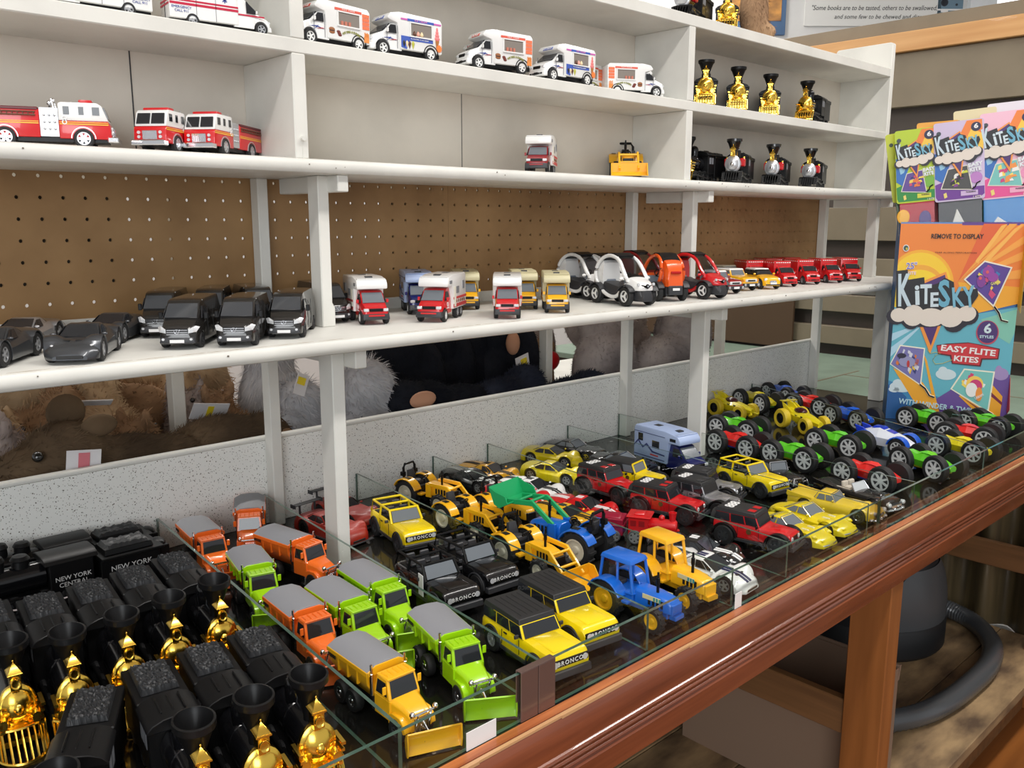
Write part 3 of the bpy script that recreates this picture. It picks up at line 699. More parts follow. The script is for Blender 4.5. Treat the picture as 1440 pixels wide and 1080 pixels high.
def suv(kind, col, roof='hard'):
    """bronco: boxy off-roader; jeep: round-lamp off-roader with roof digits; roof: hard / open / soft"""
    B=kind=='bronco'
    r=vehicle('toy_off_roader'); R=.0152 if B else .0165; hy=.0245 if B else .0255
    zb=.0165; zh=.0375 if B else .036; W=.0285 if B else .0255
    xf,xr=.043,-.043
    m=M()
    if B:
        hull(m,[(-.066,.0355),(-.063,.0375),(.012,.0378),(.058,.0372),(.064,.035),(.067,.030)],[(-.066,.0265),(-.055,.0285),(.055,.0285),(.067,.027)],zb,[(xf,.0178),(xr,.0178)],R,.86,40,.9,.0006)
    else:
        hull(m,[(-.062,.0365),(-.06,.0385),(.010,.0385),(.014,.0365),(.056,.0345),(.059,.030)],[(-.062,.0245),(.006,.0245),(.016,.0225),(.059,.0175)],zb,[(xr,.0185)],R,.9,40,.93,.0006)
    obj('body',m,col,r)
    m=M()
    if B: m.box(.018,.060,-.017,.017,.0375,.0392,tx=.003,ty=.002)
    else: m.box(.020,.050,-.011,.011,.0352,.0372,tx=.004,ty=.002); m.sym(lambda s:m.box(.03,.04,s*.0075-.002,s*.0075+.002,.0368,.0376))
    obj('hood_bulge',m,col,r,.0008)
    for xc in (xf,xr):
        def fl(m,s):
            n=12; po=[]; ro,ri=(.0192,.0172) if B else (.0212,.0182)
            for k in range(n+1): a=math.radians(180*k/n); po.append((xc+ro*math.cos(a),R+ro*math.sin(a)*.98-.001))
            for k in range(n+1): a=math.radians(180-180*k/n); po.append((xc+ri*math.cos(a),R+ri*math.sin(a)*.98-.001))
            y0=s*(.0275 if B else (.0235 if xc<0 else .0195)); y1=s*(.0298 if B else .0300)
            m.prism(po,min(y0,y1),max(y0,y1),'y')
        pair(r,'wheel_flare',fl,DARKMETAL if B else BLACK,bevel=.0004)
    pair(r,'side_sill',lambda m,s:m.box(-.025,.025,s*.0275-.0018,s*.0275+.0018,.0125,.0165),DARKMETAL)
    m=M()
    obj('rear_bumper',M().box(-.071,-.064,-.0275,.0275,.012,.020) if B else M().box(-.066,-.060,-.026,.026,.012,.019),DARKMETAL,r,.001)
    if B: m.box(.062,.0715,-.0285,.0285,.011,.0195,tx=.001)
    else: m.box(.058,.0675,-.027,.027,.013,.019,tx=.001); m.sym(lambda s:m.tube([(.064,s*.009,.019),(.066,s*.009,.024),(.066,0,.0255)],.0012,6))
    obj('front_bumper',m,DARKMETAL,r,.001)
    m=M()
    if B: m.box(.0660,.0685,-.0255,.0255,.0235,.0318); obj('grille',m,BLACK,r,.0006); text('BRONCO',r,(.0687,0,.0277),(RZ,0,RZ),.0072,WHITEINK,spacing=1.25,bold=.012)
    else:
        m.box(.0575,.0598,-.0165,.0165,.019,.0335); obj('grille',m,col,r,.0006)
        m=M(); [m.box(.0596,.0601,k*.0028-.0008,k*.0028+.0008,.0215,.0315) for k in range(-3,4)]; obj('grille_slot',m,BLACKINK,r)
    def hl(m,s):
        m.cyl((.0685 if B else .0602,s*(.0205 if B else .0128),.0277),.0036,.0012,'x',14)
    pair(r,'headlight',hl,LAMP)
    # greenhouse
    x0,x1,x2,x3=(-.064,-.062,.006,.018) if B else (-.060,-.0585,.0035,.012)
    zt=.0555 if B else .0565; wb,wt=(.0268,.0245) if B else (.0240,.0228); zbelt=zh if B else .038
    if roof in('hard',):
        m=M(); cabin_mesh(m,x0,x1,x2,x3,zbelt,zt,wb,wt); obj('cabin',m,col if B else col,r,.001)
        m=M(); cabin_mesh(m,x0-.0012,x1-.0008,x2+.0002,x2+.003,zt-.0045,zt+.0015,wt+.0012,wt-.0002); 
        if B:
            for k in range(-2,3): m.box(x1+.006,x2-.006,k*.008-.0007,k*.008+.0007,zt+.001,zt+.0024)
        else: m.box(x1+.002,x2-.004,-wt+.003,wt-.003,zt+.001,zt+.0022)
        obj('roof',m,mat('matt_black_roof',(.02,.02,.021),.5),r,.001)
        if not B:
            m=M(); m.sym(lambda s:m.box(-.012,.0,s*.010-.005,s*.010+.005,zt+.0018,zt+.0028)); obj('roof_light_bar',m,DARKMETAL if col is not RED else RED,r,.0003)
        t=(zt-.004-zbelt)/(zt-zbelt); g=.0005
        cabin_windows(r,x0-g,x0+(x1-x0)*t-g,x3+(x2-x3)*t+g,x3+g,zbelt,zt-.004,wb+g,wb+(wt-wb)*t+g,SMOKE,ins_f=(.06,.06,.08,.04),split=(0,.36,.70),side_ins=(.05,.05,.10,.06))
        m=M(); m.box(x0-.0005,x0+.02,-wt-.0014,wt+.0014,zbelt+.001,zt-.003); 
        if B: obj('rear_shell',m,mat('matt_black_roof',(.02,.02,.021),.5),r,.0008)
        if not B: text('888',r,(-.042,0,zt+.0026),(0,0,RZ),.0215,WHITEINK,bold=.02,spacing=.95)
    elif roof=='soft':
        m=M(); cabin_mesh(m,x0,x1,x2,x3,zbelt,zt,wb,wt); obj('cabin',m,mat('matt_black_roof',(.02,.02,.021),.5),r,.0015,2)
        m=M(); m.sym(lambda s:m.tube([(x3+.0005,s*wb*.97,zbelt),(x2+.001,s*wt*.97,zt-.001)],.0019,6)); m.tube([(x2+.001,-wt*.97,zt-.001),(x2+.001,wt*.97,zt-.001)],.0019,6); m.tube([(x3+.0005,-wb*.97,zbelt),(x3+.0005,wb*.97,zbelt)],.0016,6); obj('windshield_frame',m,col,r)
        cabin_windows(r,x0,x1,x2,x3+.0005,zbelt,zt-.001,wb,wt,CLEARWIN,rear=False,split=(.62,),side_ins=(.1,.1,.1,.12))
    else:
        fc=col if col is BRONCOY else BLACK
        m=M()
        m.sym(lambda s:m.tube([(x3,s*wb*.96,zbelt),(x2,s*wt*.96,zt),(-.022,s*wt*.96,zt),(x1+.004,s*wt*.96,zt),(x0+.002,s*wb*.96,zbelt)],.0019,8))
        for x in (x2,-.026,x1+.004): m.tube([(x,-wt*.96,zt),(x,wt*.96,zt)],.0019,8)
        m.sym(lambda s:m.tube([(-.026,s*wt*.96,zt),(-.028,s*wb*.96,zbelt)],.0018,8))
        obj('roll_cage',m,fc,r)
        L,Rr=frus(x0,x1,x2,x3,zbelt,zt,wb,wt); m=M(); m.quad(Rr[1],L[1],L[2],Rr[2],(.07,.07,.08,.1)); obj('windshield',m,CLEARWIN,r)
        m=M(); m.box(-.058,.010,-.022,.022,.0375,.0386); obj('cockpit_floor',m,BLACK,r)
        for x in (-.012,-.040):
            for s in (1,-1):
                m=M(); m.box(x-.008,x+.008,s*.011-.007,s*.011+.007,.0384,.0425); m.box(x-.009,x-.005,s*.011-.007,s*.011+.007,.0424,.0525,sx=-.002); obj('seat',m,DARKMETAL,r,.0012)
        m=M(); m.box(.004,.014,-.021,.021,.0384,.0432); obj('dashboard',m,BLACK,r,.001)
        m=M(); m.tube([(.001+.004*math.cos(a)*.4,.011+.004*math.sin(a),.045+.004*math.cos(a)) for a in [2*PI*k/10 for k in range(10)]],.0006,5,closed=True); obj('steering_wheel',m,BLACK,r)
    pair(r,'mirror',lambda m,s:m.box(.010,.0125,s*.0315-.0028,s*.0315+.0028,.0385,.043),DARKMETAL if B else BLACK,bevel=.0005)
    def door(m,s):
        for x in (-.022,.012): m.box(x-.0003,x+.0003,s*(.0286 if B else .0246)-.0003,s*(.0286 if B else .0246)+.0003,.019,.0365)
        m.box(-.018,-.012,s*(.0287 if B else .0248)-.0005,s*(.0287 if B else .0248)+.0005,.0335,.035)
    pair(r,'door_seam',door,BLACKINK)
    if not B:
        m=M(); m.cyl((-.069,0,.034),.0145,.008,'x',20); obj('spare_wheel',m,BLACKTYRE,r,.001)
        pair(r,'door_badge',lambda m,s:m.cyl((-.004,s*.0247,.0285),.0042,.0006,'y',14),mat('badge_brown',(.12,.06,.02),.4))
    wheels(r,(xf,xr),hy,R,.0105,rim='six',rimmat=DARKMETAL if not (B and roof=='hard') else SILVER,rr=.56)
    return r

def lowcar(style, col, stripe=None):
    """low cars: gt, c6, wing, sting, fin, coupe, roadster, pickup"""
    r=vehicle({'gt':'toy_race_car','c6':'toy_sports_car','wing':'toy_race_car','sting':'toy_classic_sports_car','fin':'toy_classic_car','coupe':'toy_muscle_car','roadster':'toy_convertible_car','pickup':'toy_hot_rod'}[style])
    S=dict(
     gt=dict(top=[(-.070,.024),(-.066,.0275),(-.045,.0295),(-.02,.0275),(.02,.0235),(.045,.0225),(.062,.0165),(.069,.010)],hw=[(-.070,.026),(-.05,.0300),(-.02,.0285),(.04,.0295),(.058,.027),(.069,.017)],cab=(-.034,-.014,.000,.026,.024,.0365,.0225,.0165),R=.0132,xs=(.042,-.041),rim=('five',SILVER),zb=.0052),
     c6=dict(top=[(-.067,.026),(-.063,.0305),(-.045,.0315),(-.02,.0275),(.015,.0255),(.045,.0235),(.060,.0185),(.068,.011)],hw=[(-.067,.025),(-.045,.0300),(-.01,.0280),(.038,.0298),(.056,.026),(.068,.015)],cab=(-.052,-.022,-.004,.022,.0265,.0385,.0235,.0170),R=.0135,xs=(.041,-.041),rim=('five',SILVER),zb=.0058),
     wing=dict(top=[(-.068,.025),(-.062,.0295),(-.040,.0295),(-.01,.0275),(.02,.0265),(.050,.0240),(.062,.0195),(.069,.011)],hw=[(-.068,.027),(-.045,.0302),(-.01,.0288),(.042,.0300),(.060,.027),(.069,.019)],cab=(-.050,-.026,-.008,.012,.027,.0395,.0235,.0170),R=.0138,xs=(.043,-.041),rim=('five',BLACK),zb=.0055),
     sting=dict(top=[(-.074,.018),(-.068,.0245),(-.045,.0275),(-.01,.0265),(.03,.0255),(.058,.0225),(.072,.0165),(.075,.012)],hw=[(-.074,.016),(-.055,.0268),(-.015,.0258),(.035,.0290),(.060,.0275),(.075,.021)],cab=(-.050,-.020,-.008,.012,.026,.0395,.0215,.0165),R=.0132,xs=(.044,-.042),rim=('spoke',CHROME),zb=.0075),
     fin=dict(top=[(-.080,.030),(-.074,.0315),(-.045,.0300),(-.01,.0285),(.03,.0280),(.066,.0265),(.078,.0225),(.081,.016)],hw=[(-.080,.0265),(-.05,.0282),(.04,.0285),(.081,.0255)],cab=(-.034,-.026,-.002,.008,.0285,.0420,.0225,.0190),R=.0132,xs=(.050,-.047),rim=('dish',CHROME),zb=.0085),
     coupe=dict(top=[(-.072,.0265),(-.068,.0305),(-.040,.0310),(-.01,.0295),(.03,.0288),(.062,.0265),(.071,.0225),(.073,.015)],hw=[(-.072,.0255),(-.05,.0275),(.045,.0275),(.073,.0240)],cab=(-.044,-.022,-.003,.016,.030,.0425,.0235,.0190),R=.0135,xs=(.044,-.043),rim=('five',CHROME),zb=.0078),
     roadster=dict(top=[(-.080,.030),(-.074,.0315),(-.045,.0295),(-.01,.0285),(.03,.0280),(.066,.0265),(.078,.0225),(.081,.016)],hw=[(-.080,.0265),(-.05,.0282),(.04,.0285),(.081,.0255)],cab=(-.034,-.026,-.002,.008,.0285,.0420,.0225,.0190),R=.0132,xs=(.050,-.047),rim=('dish',CHROME),zb=.0085),
     pickup=dict(top=[(-.066,.027),(-.063,.030),(-.02,.030),(.01,.031),(.05,.030),(.060,.026),(.063,.018)],hw=[(-.066,.022),(-.02,.0225),(.01,.0215),(.063,.0135)],cab=(-.030,-.026,-.002,.004,.030,.0475,.0215,.0190),R=.0142,xs=(.044,-.040),rim=('spoke',CHROME),zb=.010),
    )[style]
    R=S['R']; xs=S['xs']; m=M()
    hull(m,S['top'],S['hw'],S['zb'],[(x,R*1.08) for x in xs],R,.70 if style in('gt','c6','wing','sting') else .8,46,.74 if style in('gt','c6','sting') else .86,.0016)
    if style=='fin' or style=='roadster':
        m.sym(lambda s:m.prism([(-.082,.030),(-.081,.036),(-.060,.0325),(-.035,.030),(-.035,.028),(-.08,.027)],s*.0262-.0018,s*.0262+.0018,'y'))
    if style=='sting':
        def sp(s):
            for xc in (.044,-.042):
                m.ball((xc,s*.0215,.0235 if xc>0 else .0245),(.020,.0062,.0048),14,8)
        m.sym(sp)
    obj('body',m,col,r,ang=40)
    x0,x1,x2,x3,zb_,zr,wb,wt=S['cab']
    if style in('roadster',):
        m=M(); m.box(-.034,.004,-.0195,.0195,.0288,.0300); obj('cockpit',m,mat('cream_interior',(.55,.5,.42),.6),r,.001)
        for s in (1,-1):
            m=M(); m.box(-.018,-.006,s*.0095-.008,s*.0095+.008,.0298,.0335); m.box(-.024,-.018,s*.0095-.008,s*.0095+.008,.030,.041,sx=-.002); obj('seat',m,mat('cream_interior',(.55,.5,.42),.6),r,.0015)
        m=M(); L,Rr=frus(x0,x1,x2,x3,zb_,zr,wb,wt); m.quad(Rr[1],L[1],L[2],Rr[2],(.04,.04,.02,.04),.0006); obj('windshield',m,mat('clear_windshield',(.62,.66,.68),.08,.2),r)
        m=M(); m.tube([Rr[1],Rr[2],L[2],L[1]],.0011,6); obj('windshield_frame',m,CHROME,r)
    else:
        win=SMOKE if style in('gt','c6','wing','coupe') else CLEARWIN
        if style in('coupe',): win=CLEARWIN
        m=M(); cabin_mesh(m,x0,x1,x2,x3,zb_-.002,zr,wb,wt); obj('cabin',m,col,r,.0022,2,ang=45)
        cabin_windows(r,x0,x1,x2,x3,zb_,zr,wb+.0003,wt+.0003,win,ins_f=(.07,.07,.06,.10),split=(.12,.55) if style!='gt' else (.45,.80),side_ins=(.08,.05,.10,.18))
        if style in('sting','fin','coupe'):
            L,Rr=frus(x0,x1,x2,x3,zb_,zr,wb+.0006,wt+.0006)
            m=M(); m.tube([Rr[1],Rr[2],L[2],L[1]],.0007,6); obj('windshield_frame',m,CHROME,r)
    ft=hermite(S['top'])
    if stripe is not None:
        def strip(y0,y1):
            m=M(); xs_=[x3-.002+(S['top'][-2][0]+.004-x3)*k/44 for k in range(45)]
            def zc(x): return ft(x)+.0016+.0007
            for k in range(44):
                a,b=xs_[k],xs_[k+1]; m.box(a,b,y0,y1,zc(a)-.0006,zc(a))
                o=len(m.v)-8
                for q in (1,2): m.v[o+q]=(m.v[o+q][0],m.v[o+q][1],zc(b)-.0006)
                for q in (5,6): m.v[o+q]=(m.v[o+q][0],m.v[o+q][1],zc(b))
            obj('racing_stripe',m,stripe,r); m=M(); m.box(x1+.001,x2-.001,y0,y1,zr-.0003,zr+.0006); obj('racing_stripe',m,stripe,r); m=M()
            xr_=[S['top'][1][0]+(x0+.004-S['top'][1][0])*k/20 for k in range(21)]
            for k in range(20):
                a,b=xr_[k],xr_[k+1]; m.box(a,b,y0,y1,zc(a)-.0006,zc(a)); o=len(m.v)-8
                for q in (1,2): m.v[o+q]=(m.v[o+q][0],m.v[o+q][1],zc(b)-.0006)
                for q in (5,6): m.v[o+q]=(m.v[o+q][0],m.v[o+q][1],zc(b))
            obj('racing_stripe',m,stripe,r)
        strip(.0012,.0058); strip(-.0058,-.0012)
    # lamps, bumpers
    if style in('gt','c6','wing'):
        xn=S['top'][-2][0]
        def hl(m,s):
            st=len(m.v); m.ball((0,0,0),(.0075,.0030,.0018),10,6); m.xf(Matrix.Translation((xn-.009,s*.0195,ft(xn-.009)-.0012))@Matrix.Rotation(-s*.35,4,'Z')@Matrix.Rotation(.38,4,'Y'),st)
        pair(r,'headlight',hl,LAMP if style!='c6' else col)
        m=M(); m.box(xn-.004,S['top'][-1][0]+.0006,-.013,.013,.0065,.0100); obj('air_intake',m,BLACKINK,r,.0006)
        if style=='gt':
            m=M(); m.sym(lambda s:m.prism([(.046,s*.003),(.052,s*.003),(.049,s*.011),(.043,s*.011)] ,ft(.048)-.001,ft(.048)+.0022,'z')); obj('hood_vent',m,BLACKINK,r)
            pair(r,'side_scoop',lambda m,s:m.box(-.034,-.024,s*.0287-.0008,s*.0287+.0008,.016,.023,sx=-.003),BLACKINK)
        if style=='wing':
            m=M(); m.box(-.072,-.060,-.029,.029,.0455,.0468); m.sym(lambda s:m.box(-.073,-.059,s*.029-.0008,s*.029+.0008,.042,.049)); m.sym(lambda s:m.box(-.067,-.063,s*.016-.001,s*.016+.001,.029,.0458)); obj('rear_wing',m,DARKMETAL,r,.0004)
            obj('splitter',M().box(.066,.073,-.029,.029,.004,.0058),DARKMETAL,r,.0005); pair(r,'side_skirt',lambda m,s:m.box(-.03,.03,s*.0295-.002,s*.0295+.002,.005,.008),DARKMETAL)
    else:
        xe_=S['top'][-1][0]; w=S['hw'][-1][1]
        if style in('fin','roadster'):
            m=M(); m.tube([(xe_-.010,-.0285,.0115),(xe_-.001,-.024,.0115),(xe_+.0025,-.012,.0115),(xe_+.0025,.012,.0115),(xe_-.001,.024,.0115),(xe_-.010,.0285,.0115)],.0026,8); m.sym(lambda s:m.ball((xe_+.004,s*.012,.0135),.0035,10,8)); obj('front_bumper',m,CHROME,r)
            m=M(); m.box(xe_-.002,xe_+.0008,-.015,.015,.0145,.0195); obj('grille',m,CHROME,r,.001)
            pair(r,'headlight',lambda m,s:m.lathe([(.0038,-.004),(.0042,.001),(.003,.0025),(.0005,.003)],(xe_-.001,s*.0212,.0215),'x',14),LAMP)
            m=M(); m.box(.030,.052,-.006,.006,.0285,.0312,tx=.003,ty=.002); obj('hood_scoop',m,col,r,.001)
            m=M(); m.tube([(-.082,-.026,.012),(-.086,-.01,.012),(-.086,.01,.012),(-.082,.026,.012)],.0024,8); obj('rear_bumper',m,CHROME,r)
        elif style=='sting':
            m=M(); m.tube([(xe_-.012,-.0255,.0125),(xe_-.001,-.019,.0118),(xe_+.0012,-.006,.0118)],.0013,6); m.tube([(xe_-.012,.0255,.0125),(xe_-.001,.019,.0118),(xe_+.0012,.006,.0118)],.0013,6); obj('front_bumper',m,CHROME,r)
            m=M(); m.sym(lambda s:m.box(.026,.040,s*.009-.0022,s*.009+.0022,ft(.033)+.0006,ft(.033)+.0028,tx=.001)); obj('hood_vent',m,mat('pale_hood_vent',(.72,.68,.40),.4),r,.0003)
            m=M(); m.sym(lambda s:m.box(.066,.072,s*.015-.004,s*.015+.004,.0178,.0192)); obj('lamp_cover',m,col,r,.0006)
        elif style=='coupe':
            m=M(); m.box(xe_-.002,xe_+.0006,-.019,.019,.0145,.0215); obj('grille',m,BLACKINK,r,.0006)
            m=M(); m.box(xe_-.003,xe_+.002,-.0245,.0245,.0105,.0132); obj('front_bumper',m,CHROME,r,.0008)
            pair(r,'headlight',lambda m,s:m.cyl((xe_+.0004,s*.0195,.0185),.0035,.002,'x',14),LAMP)
        elif style=='pickup':
            m=M(); m.box(.058,.066,-.0125,.0125,.014,.031,tx=.001,ty=.003); obj('grille',m,CHROME,r,.001)
            pair(r,'headlight',lambda m,s:m.lathe([(.001,-.006),(.0045,-.001),(.0048,.001),(.001,.002)],(.060,s*.0175,.0255),'x',14),CHROME)
            pair(r,'fender',lambda m,s:[m.ball((x,s*.0245,.019),(.021,.0062,.0105),14,8) for x in (.044,-.040)],col)
            m=M(); m.tube([(.070,-.024,.0115),(.073,0,.0115),(.070,.024,.0115)],.0018,8); obj('front_bumper',m,CHROME,r)
            m=M(); m.tube([(.004,-.0215,.0300),(-.002,-.0190,.0475),(-.002,.0190,.0475),(.004,.0215,.0300)],.0011,6); obj('windshield_frame',m,CHROME,r)
    pair(r,'mirror',lambda m,s:m.ball((x3-.004,s*(wb+.0035),zb_+.0035),(.002,.0032,.0018),8,6),col)
    wheels(r,xs,S['hw'][2][1]-.0042 if style!='pickup' else .0232,R,.0085,rim=S['rim'][0],rimmat=S['rim'][1],rr=.62)
    return r

LUG=mat('tyre_lugged_rubber',(.013,.013,.014),.7)
def tractor(col, loader=None, cab=False, rimmat=None, lift=0., rops=True):
    r=vehicle('toy_tractor'); rimmat=rimmat or mat('ivory_rim',srgb(214,208,188),.4)
    Rr,Rf=.0235,.0155
    m=M(); m.box(-.040,.048,-.0085,.0085,.016,.027); m.tube([(-.033,-.022,.0235),(-.033,.022,.0235)],.004,8); m.tube([(.036,-.019,.0155),(.036,.019,.0155)],.003,8); obj('chassis',m,BLACK if not cab else col,r,.001)
    m=M()
    def hr(x,w,z): return [(x,-w,.024),(x,-w,z-.004),(x,-w*.7,z),(x,w*.7,z),(x,w,z-.004),(x,w,.024)]
    m.loft([hr(.002,.0125,.0445),hr(.03,.0120,.0440),hr(.050,.0110,.0405),hr(.054,.0095,.037)]); obj('hood',m,col,r,.0009)
    m=M(); m.box(.0525,.056,-.0095,.0095,.023,.036); m.box(.05,.060,-.0085,.0085,.0175,.0235); obj('front_grille',m,col if cab else BLACK,r,.0008)
    pair(r,'side_vent',lambda m,s:[m.box(.022+.006*k,.0255+.006*k,s*.0122-.0003,s*.0122+.0004,.029,.038) for k in range(4)],BLACKINK)
    m=M(); m.lathe([(.0018,0),(.0018,.010),(.0024,.011),(.0024,.019),(.0014,.0195),(.0014,.026)],(.030,-.004,.043),'z',10); obj('exhaust_pipe',m,BLACK,r)
    def fd(m,s):
        po=[]; n=9
        for k in range(n+1): a=math.radians(20+135*k/n); po.append((-.033+.0270*math.cos(a),.0235+.0270*math.sin(a)))
        for k in range(n+1): a=math.radians(155-135*k/n); po.append((-.033+.0248*math.cos(a),.0235+.0248*math.sin(a)))
        m.prism(po,min(s*.0135,s*.0315),max(s*.0135,s*.0315),'y')
        m.box(-.010,.000,s*.0175-.006,s*.0175+.006,.024,.0275)
    pair(r,'fender',fd,col,bevel=.0006)
    if not cab:
        pair(r,'fender_badge',lambda m,s:m.box(-.036,-.026,s*.0225-.004,s*.0225+.004,.0500,.0509),BLACKINK)
    if not cab:
        m=M(); m.box(-.040,-.022,-.0095,.0095,.036,.041); m.ball((-.031,0,.0415),(.0095,.0095,.003)); st=len(m.v); m.box(-.003,.003,-.0095,.0095,0,.020,ty=.003); m.xf(Matrix.Translation((-.041,0,.039))@Matrix.Rotation(-.22,4,'Y'),st); obj('seat',m,DARKMETAL,r,.0025,2)
        m=M(); m.tube([(-.006,0,.036),(-.012,0,.050)],.0013,6); m.tube([(-.012+.003*math.cos(a),.008*math.sin(a),.050+.005*math.cos(a)*.8) for a in [2*PI*k/12 for k in range(12)]],.0011,5,closed=True); obj('steering_wheel',m,BLACK,r)
        if rops:
            m=M(); m.tube([(-.046,-.0145,.030),(-.048,-.0145,.064),(-.048,-.0105,.070),(-.048,.0105,.070),(-.048,.0145,.064),(-.046,.0145,.030)],.0023,8); m.sym(lambda s:m.box(-.052,-.044,s*.0155-.003,s*.0155+.003,.050,.057)); obj('roll_bar',m,BLACK,r)
        m=M(); m.box(-.052,-.010,-.0125,.0125,.0255,.036,tx=.002); obj('platform',m,BLACK,r,.001)
    else:
        # cab with open windows
        x0,x1,x2,x3=-.050,-.046,-.004,.002; zb_,zt_=.036,.072; wb,wt=.0165,.0150
        m=M(); m.box(x0,x3,-wb,wb,.026,.0365); obj('cab_base',m,col,r,.001)
        m=M(); L,Rr_=frus(x0,x1,x2,x3,zb_,zt_,wb,wt)
        for S in (L,Rr_):
            m.tube([S[0],S[3]],.0019,6); m.tube([S[1],S[2]],.0019,6); mid=[tuple((S[0][i]*.45+S[1][i]*.55) for i in range(3)),tuple((S[3][i]*.45+S[2][i]*.55) for i in range(3))]; m.tube(mid,.0017,6); m.tube([S[0],S[1]],.0019,6)
        for k in (0,1): m.tube([L[k],Rr_[k]],.0017,6)
        obj('cab_frame',m,col,r)
        m=M(); cabin_mesh(m,x1-.003,x1-.001,x2+.001,x2+.003,zt_-.001,zt_+.0045,wt+.0025,wt+.0005); obj('cab_roof',m,col,r,.0012,2)
        m=M(); m.box(-.040,-.024,-.008,.008,.0365,.042); m.box(-.043,-.039,-.008,.008,.041,.056); obj('seat',m,DARKMETAL,r,.002,2)
        pair(r,'hood_decal',lambda m,s:m.box(.014,.040,s*.0124-.0003,s*.0124+.0004,.0350,.0405),mat('cream_decal',(.75,.66,.35),.5))
        pair(r,'decal_bar',lambda m,s:[m.box(.030+.004*k,.0325+.004*k,s*.0127-.0003,s*.0127+.0003,.0355,.0400) for k in range(3)],mat('teal_decal',(.05,.3,.3),.5))
    for x,R,hy,w in ((-.033,Rr,.0225,.0145),(.036,Rf,.0205,.0095)):
        for s in (1,-1): wheel(r,x,s*hy,R,w,'dish',rimmat,s,LUG)
    if loader is not None:
        a=lift
        piv=Vector((.012,0,.044))
        def T(p): # rotate about pivot by lift
            q=Matrix.Rotation(-a,4,'Y')@(Vector(p)-piv)+piv; return tuple(q)
        pair(r,'loader_post',lambda m,s:m.box(.005,.016,s*.0165-.0022,s*.0165+.0022,.022,.046),col,bevel=.0006)
        m=M()
        def arm(s):
            y=s*.0165
            po=[T((.010,0,.0485)),T((.052,0,.0475)),T((.084,0,.018)),T((.080,0,.013)),T((.048,0,.0415)),T((.010,0,.0420))]
            m.prism([(p[0],p[2]) for p in po],y-.0018,y+.0018,'y')
        m.sym(arm); c1=T((.055,0,.042)); m.tube([(c1[0],-.0165,c1[2]),(c1[0],.0165,c1[2])],.0022,8); c2=T((.070,0,.028)); m.tube([(c2[0],-.0165,c2[2]),(c2[0],.0165,c2[2])],.0022,8)
        obj('loader_arm',m,loader,r,.0005)
        m=M(); bw=.031
        prof=[(.078,.026),(.076,.010),(.083,.003),(.107,.003),(.1075,.0042),(.0845,.0048),(.0785,.0110),(.0800,.0262)]
        sidep=[(.078,.026),(.076,.010),(.083,.003),(.107,.003),(.098,.012),(.0885,.0255)]
        def tp_(pp): 
            o_=[]
            for p in pp:
                q=T((p[0],0,p[1])); o_.append((q[0],q[2]))
            return o_
        if a>.2:
            # bucket curled back at the top of its travel
            c=Vector((.08,.015))
            def cur(pp):
                o_=[]
                for p in pp:
                    d=Vector(p)-c; ca,sa=math.cos(.55),math.sin(.55); o_.append((c.x+d.x*ca-d.y*sa,c.y+d.x*sa+d.y*ca))
                return o_
            prof,sidep=cur(prof),cur(sidep)
        m.prism(tp_(prof),-bw,bw,'y'); m.sym(lambda s:m.prism(tp_(sidep),s*bw-.0008,s*bw+.0008,'y')); obj('loader_bucket',m,loader,r)
    if loader is not None and not cab: pass
    return r

def stunt_car(col, low=None):
    """four oversized wheels with a low faceted body"""
    r=vehicle('toy_big_wheel_car'); low=low or GREYPLAST; R=.0285
    m=M()
    def ring(x,w,z0,zs,z1): return [(x,-w*.7,z0),(x,-w,zs),(x,-w*.45,z1),(x,w*.45,z1),(x,w,zs),(x,w*.7,z0)]
    m.loft([ring(-.056,.010,.026,.034,.040),ring(-.045,.0155,.022,.036,.047),ring(-.022,.019,.020,.034,.043),ring(-.004,.0205,.019,.034,.050),ring(.018,.0185,.020,.033,.044),ring(.040,.0150,.021,.032,.041),ring(.060,.0095,.023,.029,.034)])
    m.sym(lambda s:m.add([(-.03,s*.014,.041),(.012,s*.016,.041),(-.008,s*.010,.052)],[(0,1,2)]) if False else None)
    obj('body',m,col,r,ang=12)
    m=M(); m.box(-.050,.050,-.0125,.0125,.0155,.0235,tx=.004); obj('underbody',m,low,r,.001)
    m=M(); m.add([(-.016,-.011,.0492),(.006,-.012,.0500),(.020,-.006,.0455),(.020,.006,.0455),(.006,.012,.0500),(-.016,.011,.0492),(-.002,0,.0535)],[(0,1,6),(1,2,6),(2,3,6),(3,4,6),(4,5,6),(5,0,6),(5,4,3,2,1,0)]); obj('canopy',m,col,r,ang=5)
    def lam(m,s): m.ball((.055,s*.0085,.030),(.004,.003,.003),8,6)
    pair(r,'headlight',lam,mat('yellow_decal',srgb(236,214,30),.4))
    pair(r,'hood_decal',lambda m,s:m.add([(.022,s*.003,.0442),(.040,s*.002,.0418),(.034,s*.008,.0405),(.022,s*.009,.0415)],[(0,1,2,3)]),mat('orange_decal',srgb(240,110,30),.4))
    wheels(r,(.042,-.042),.030,R,.017,rim='seven',rimmat=mat('pale_grey_rim',srgb(206,208,208),.35),rr=.68)
    return r

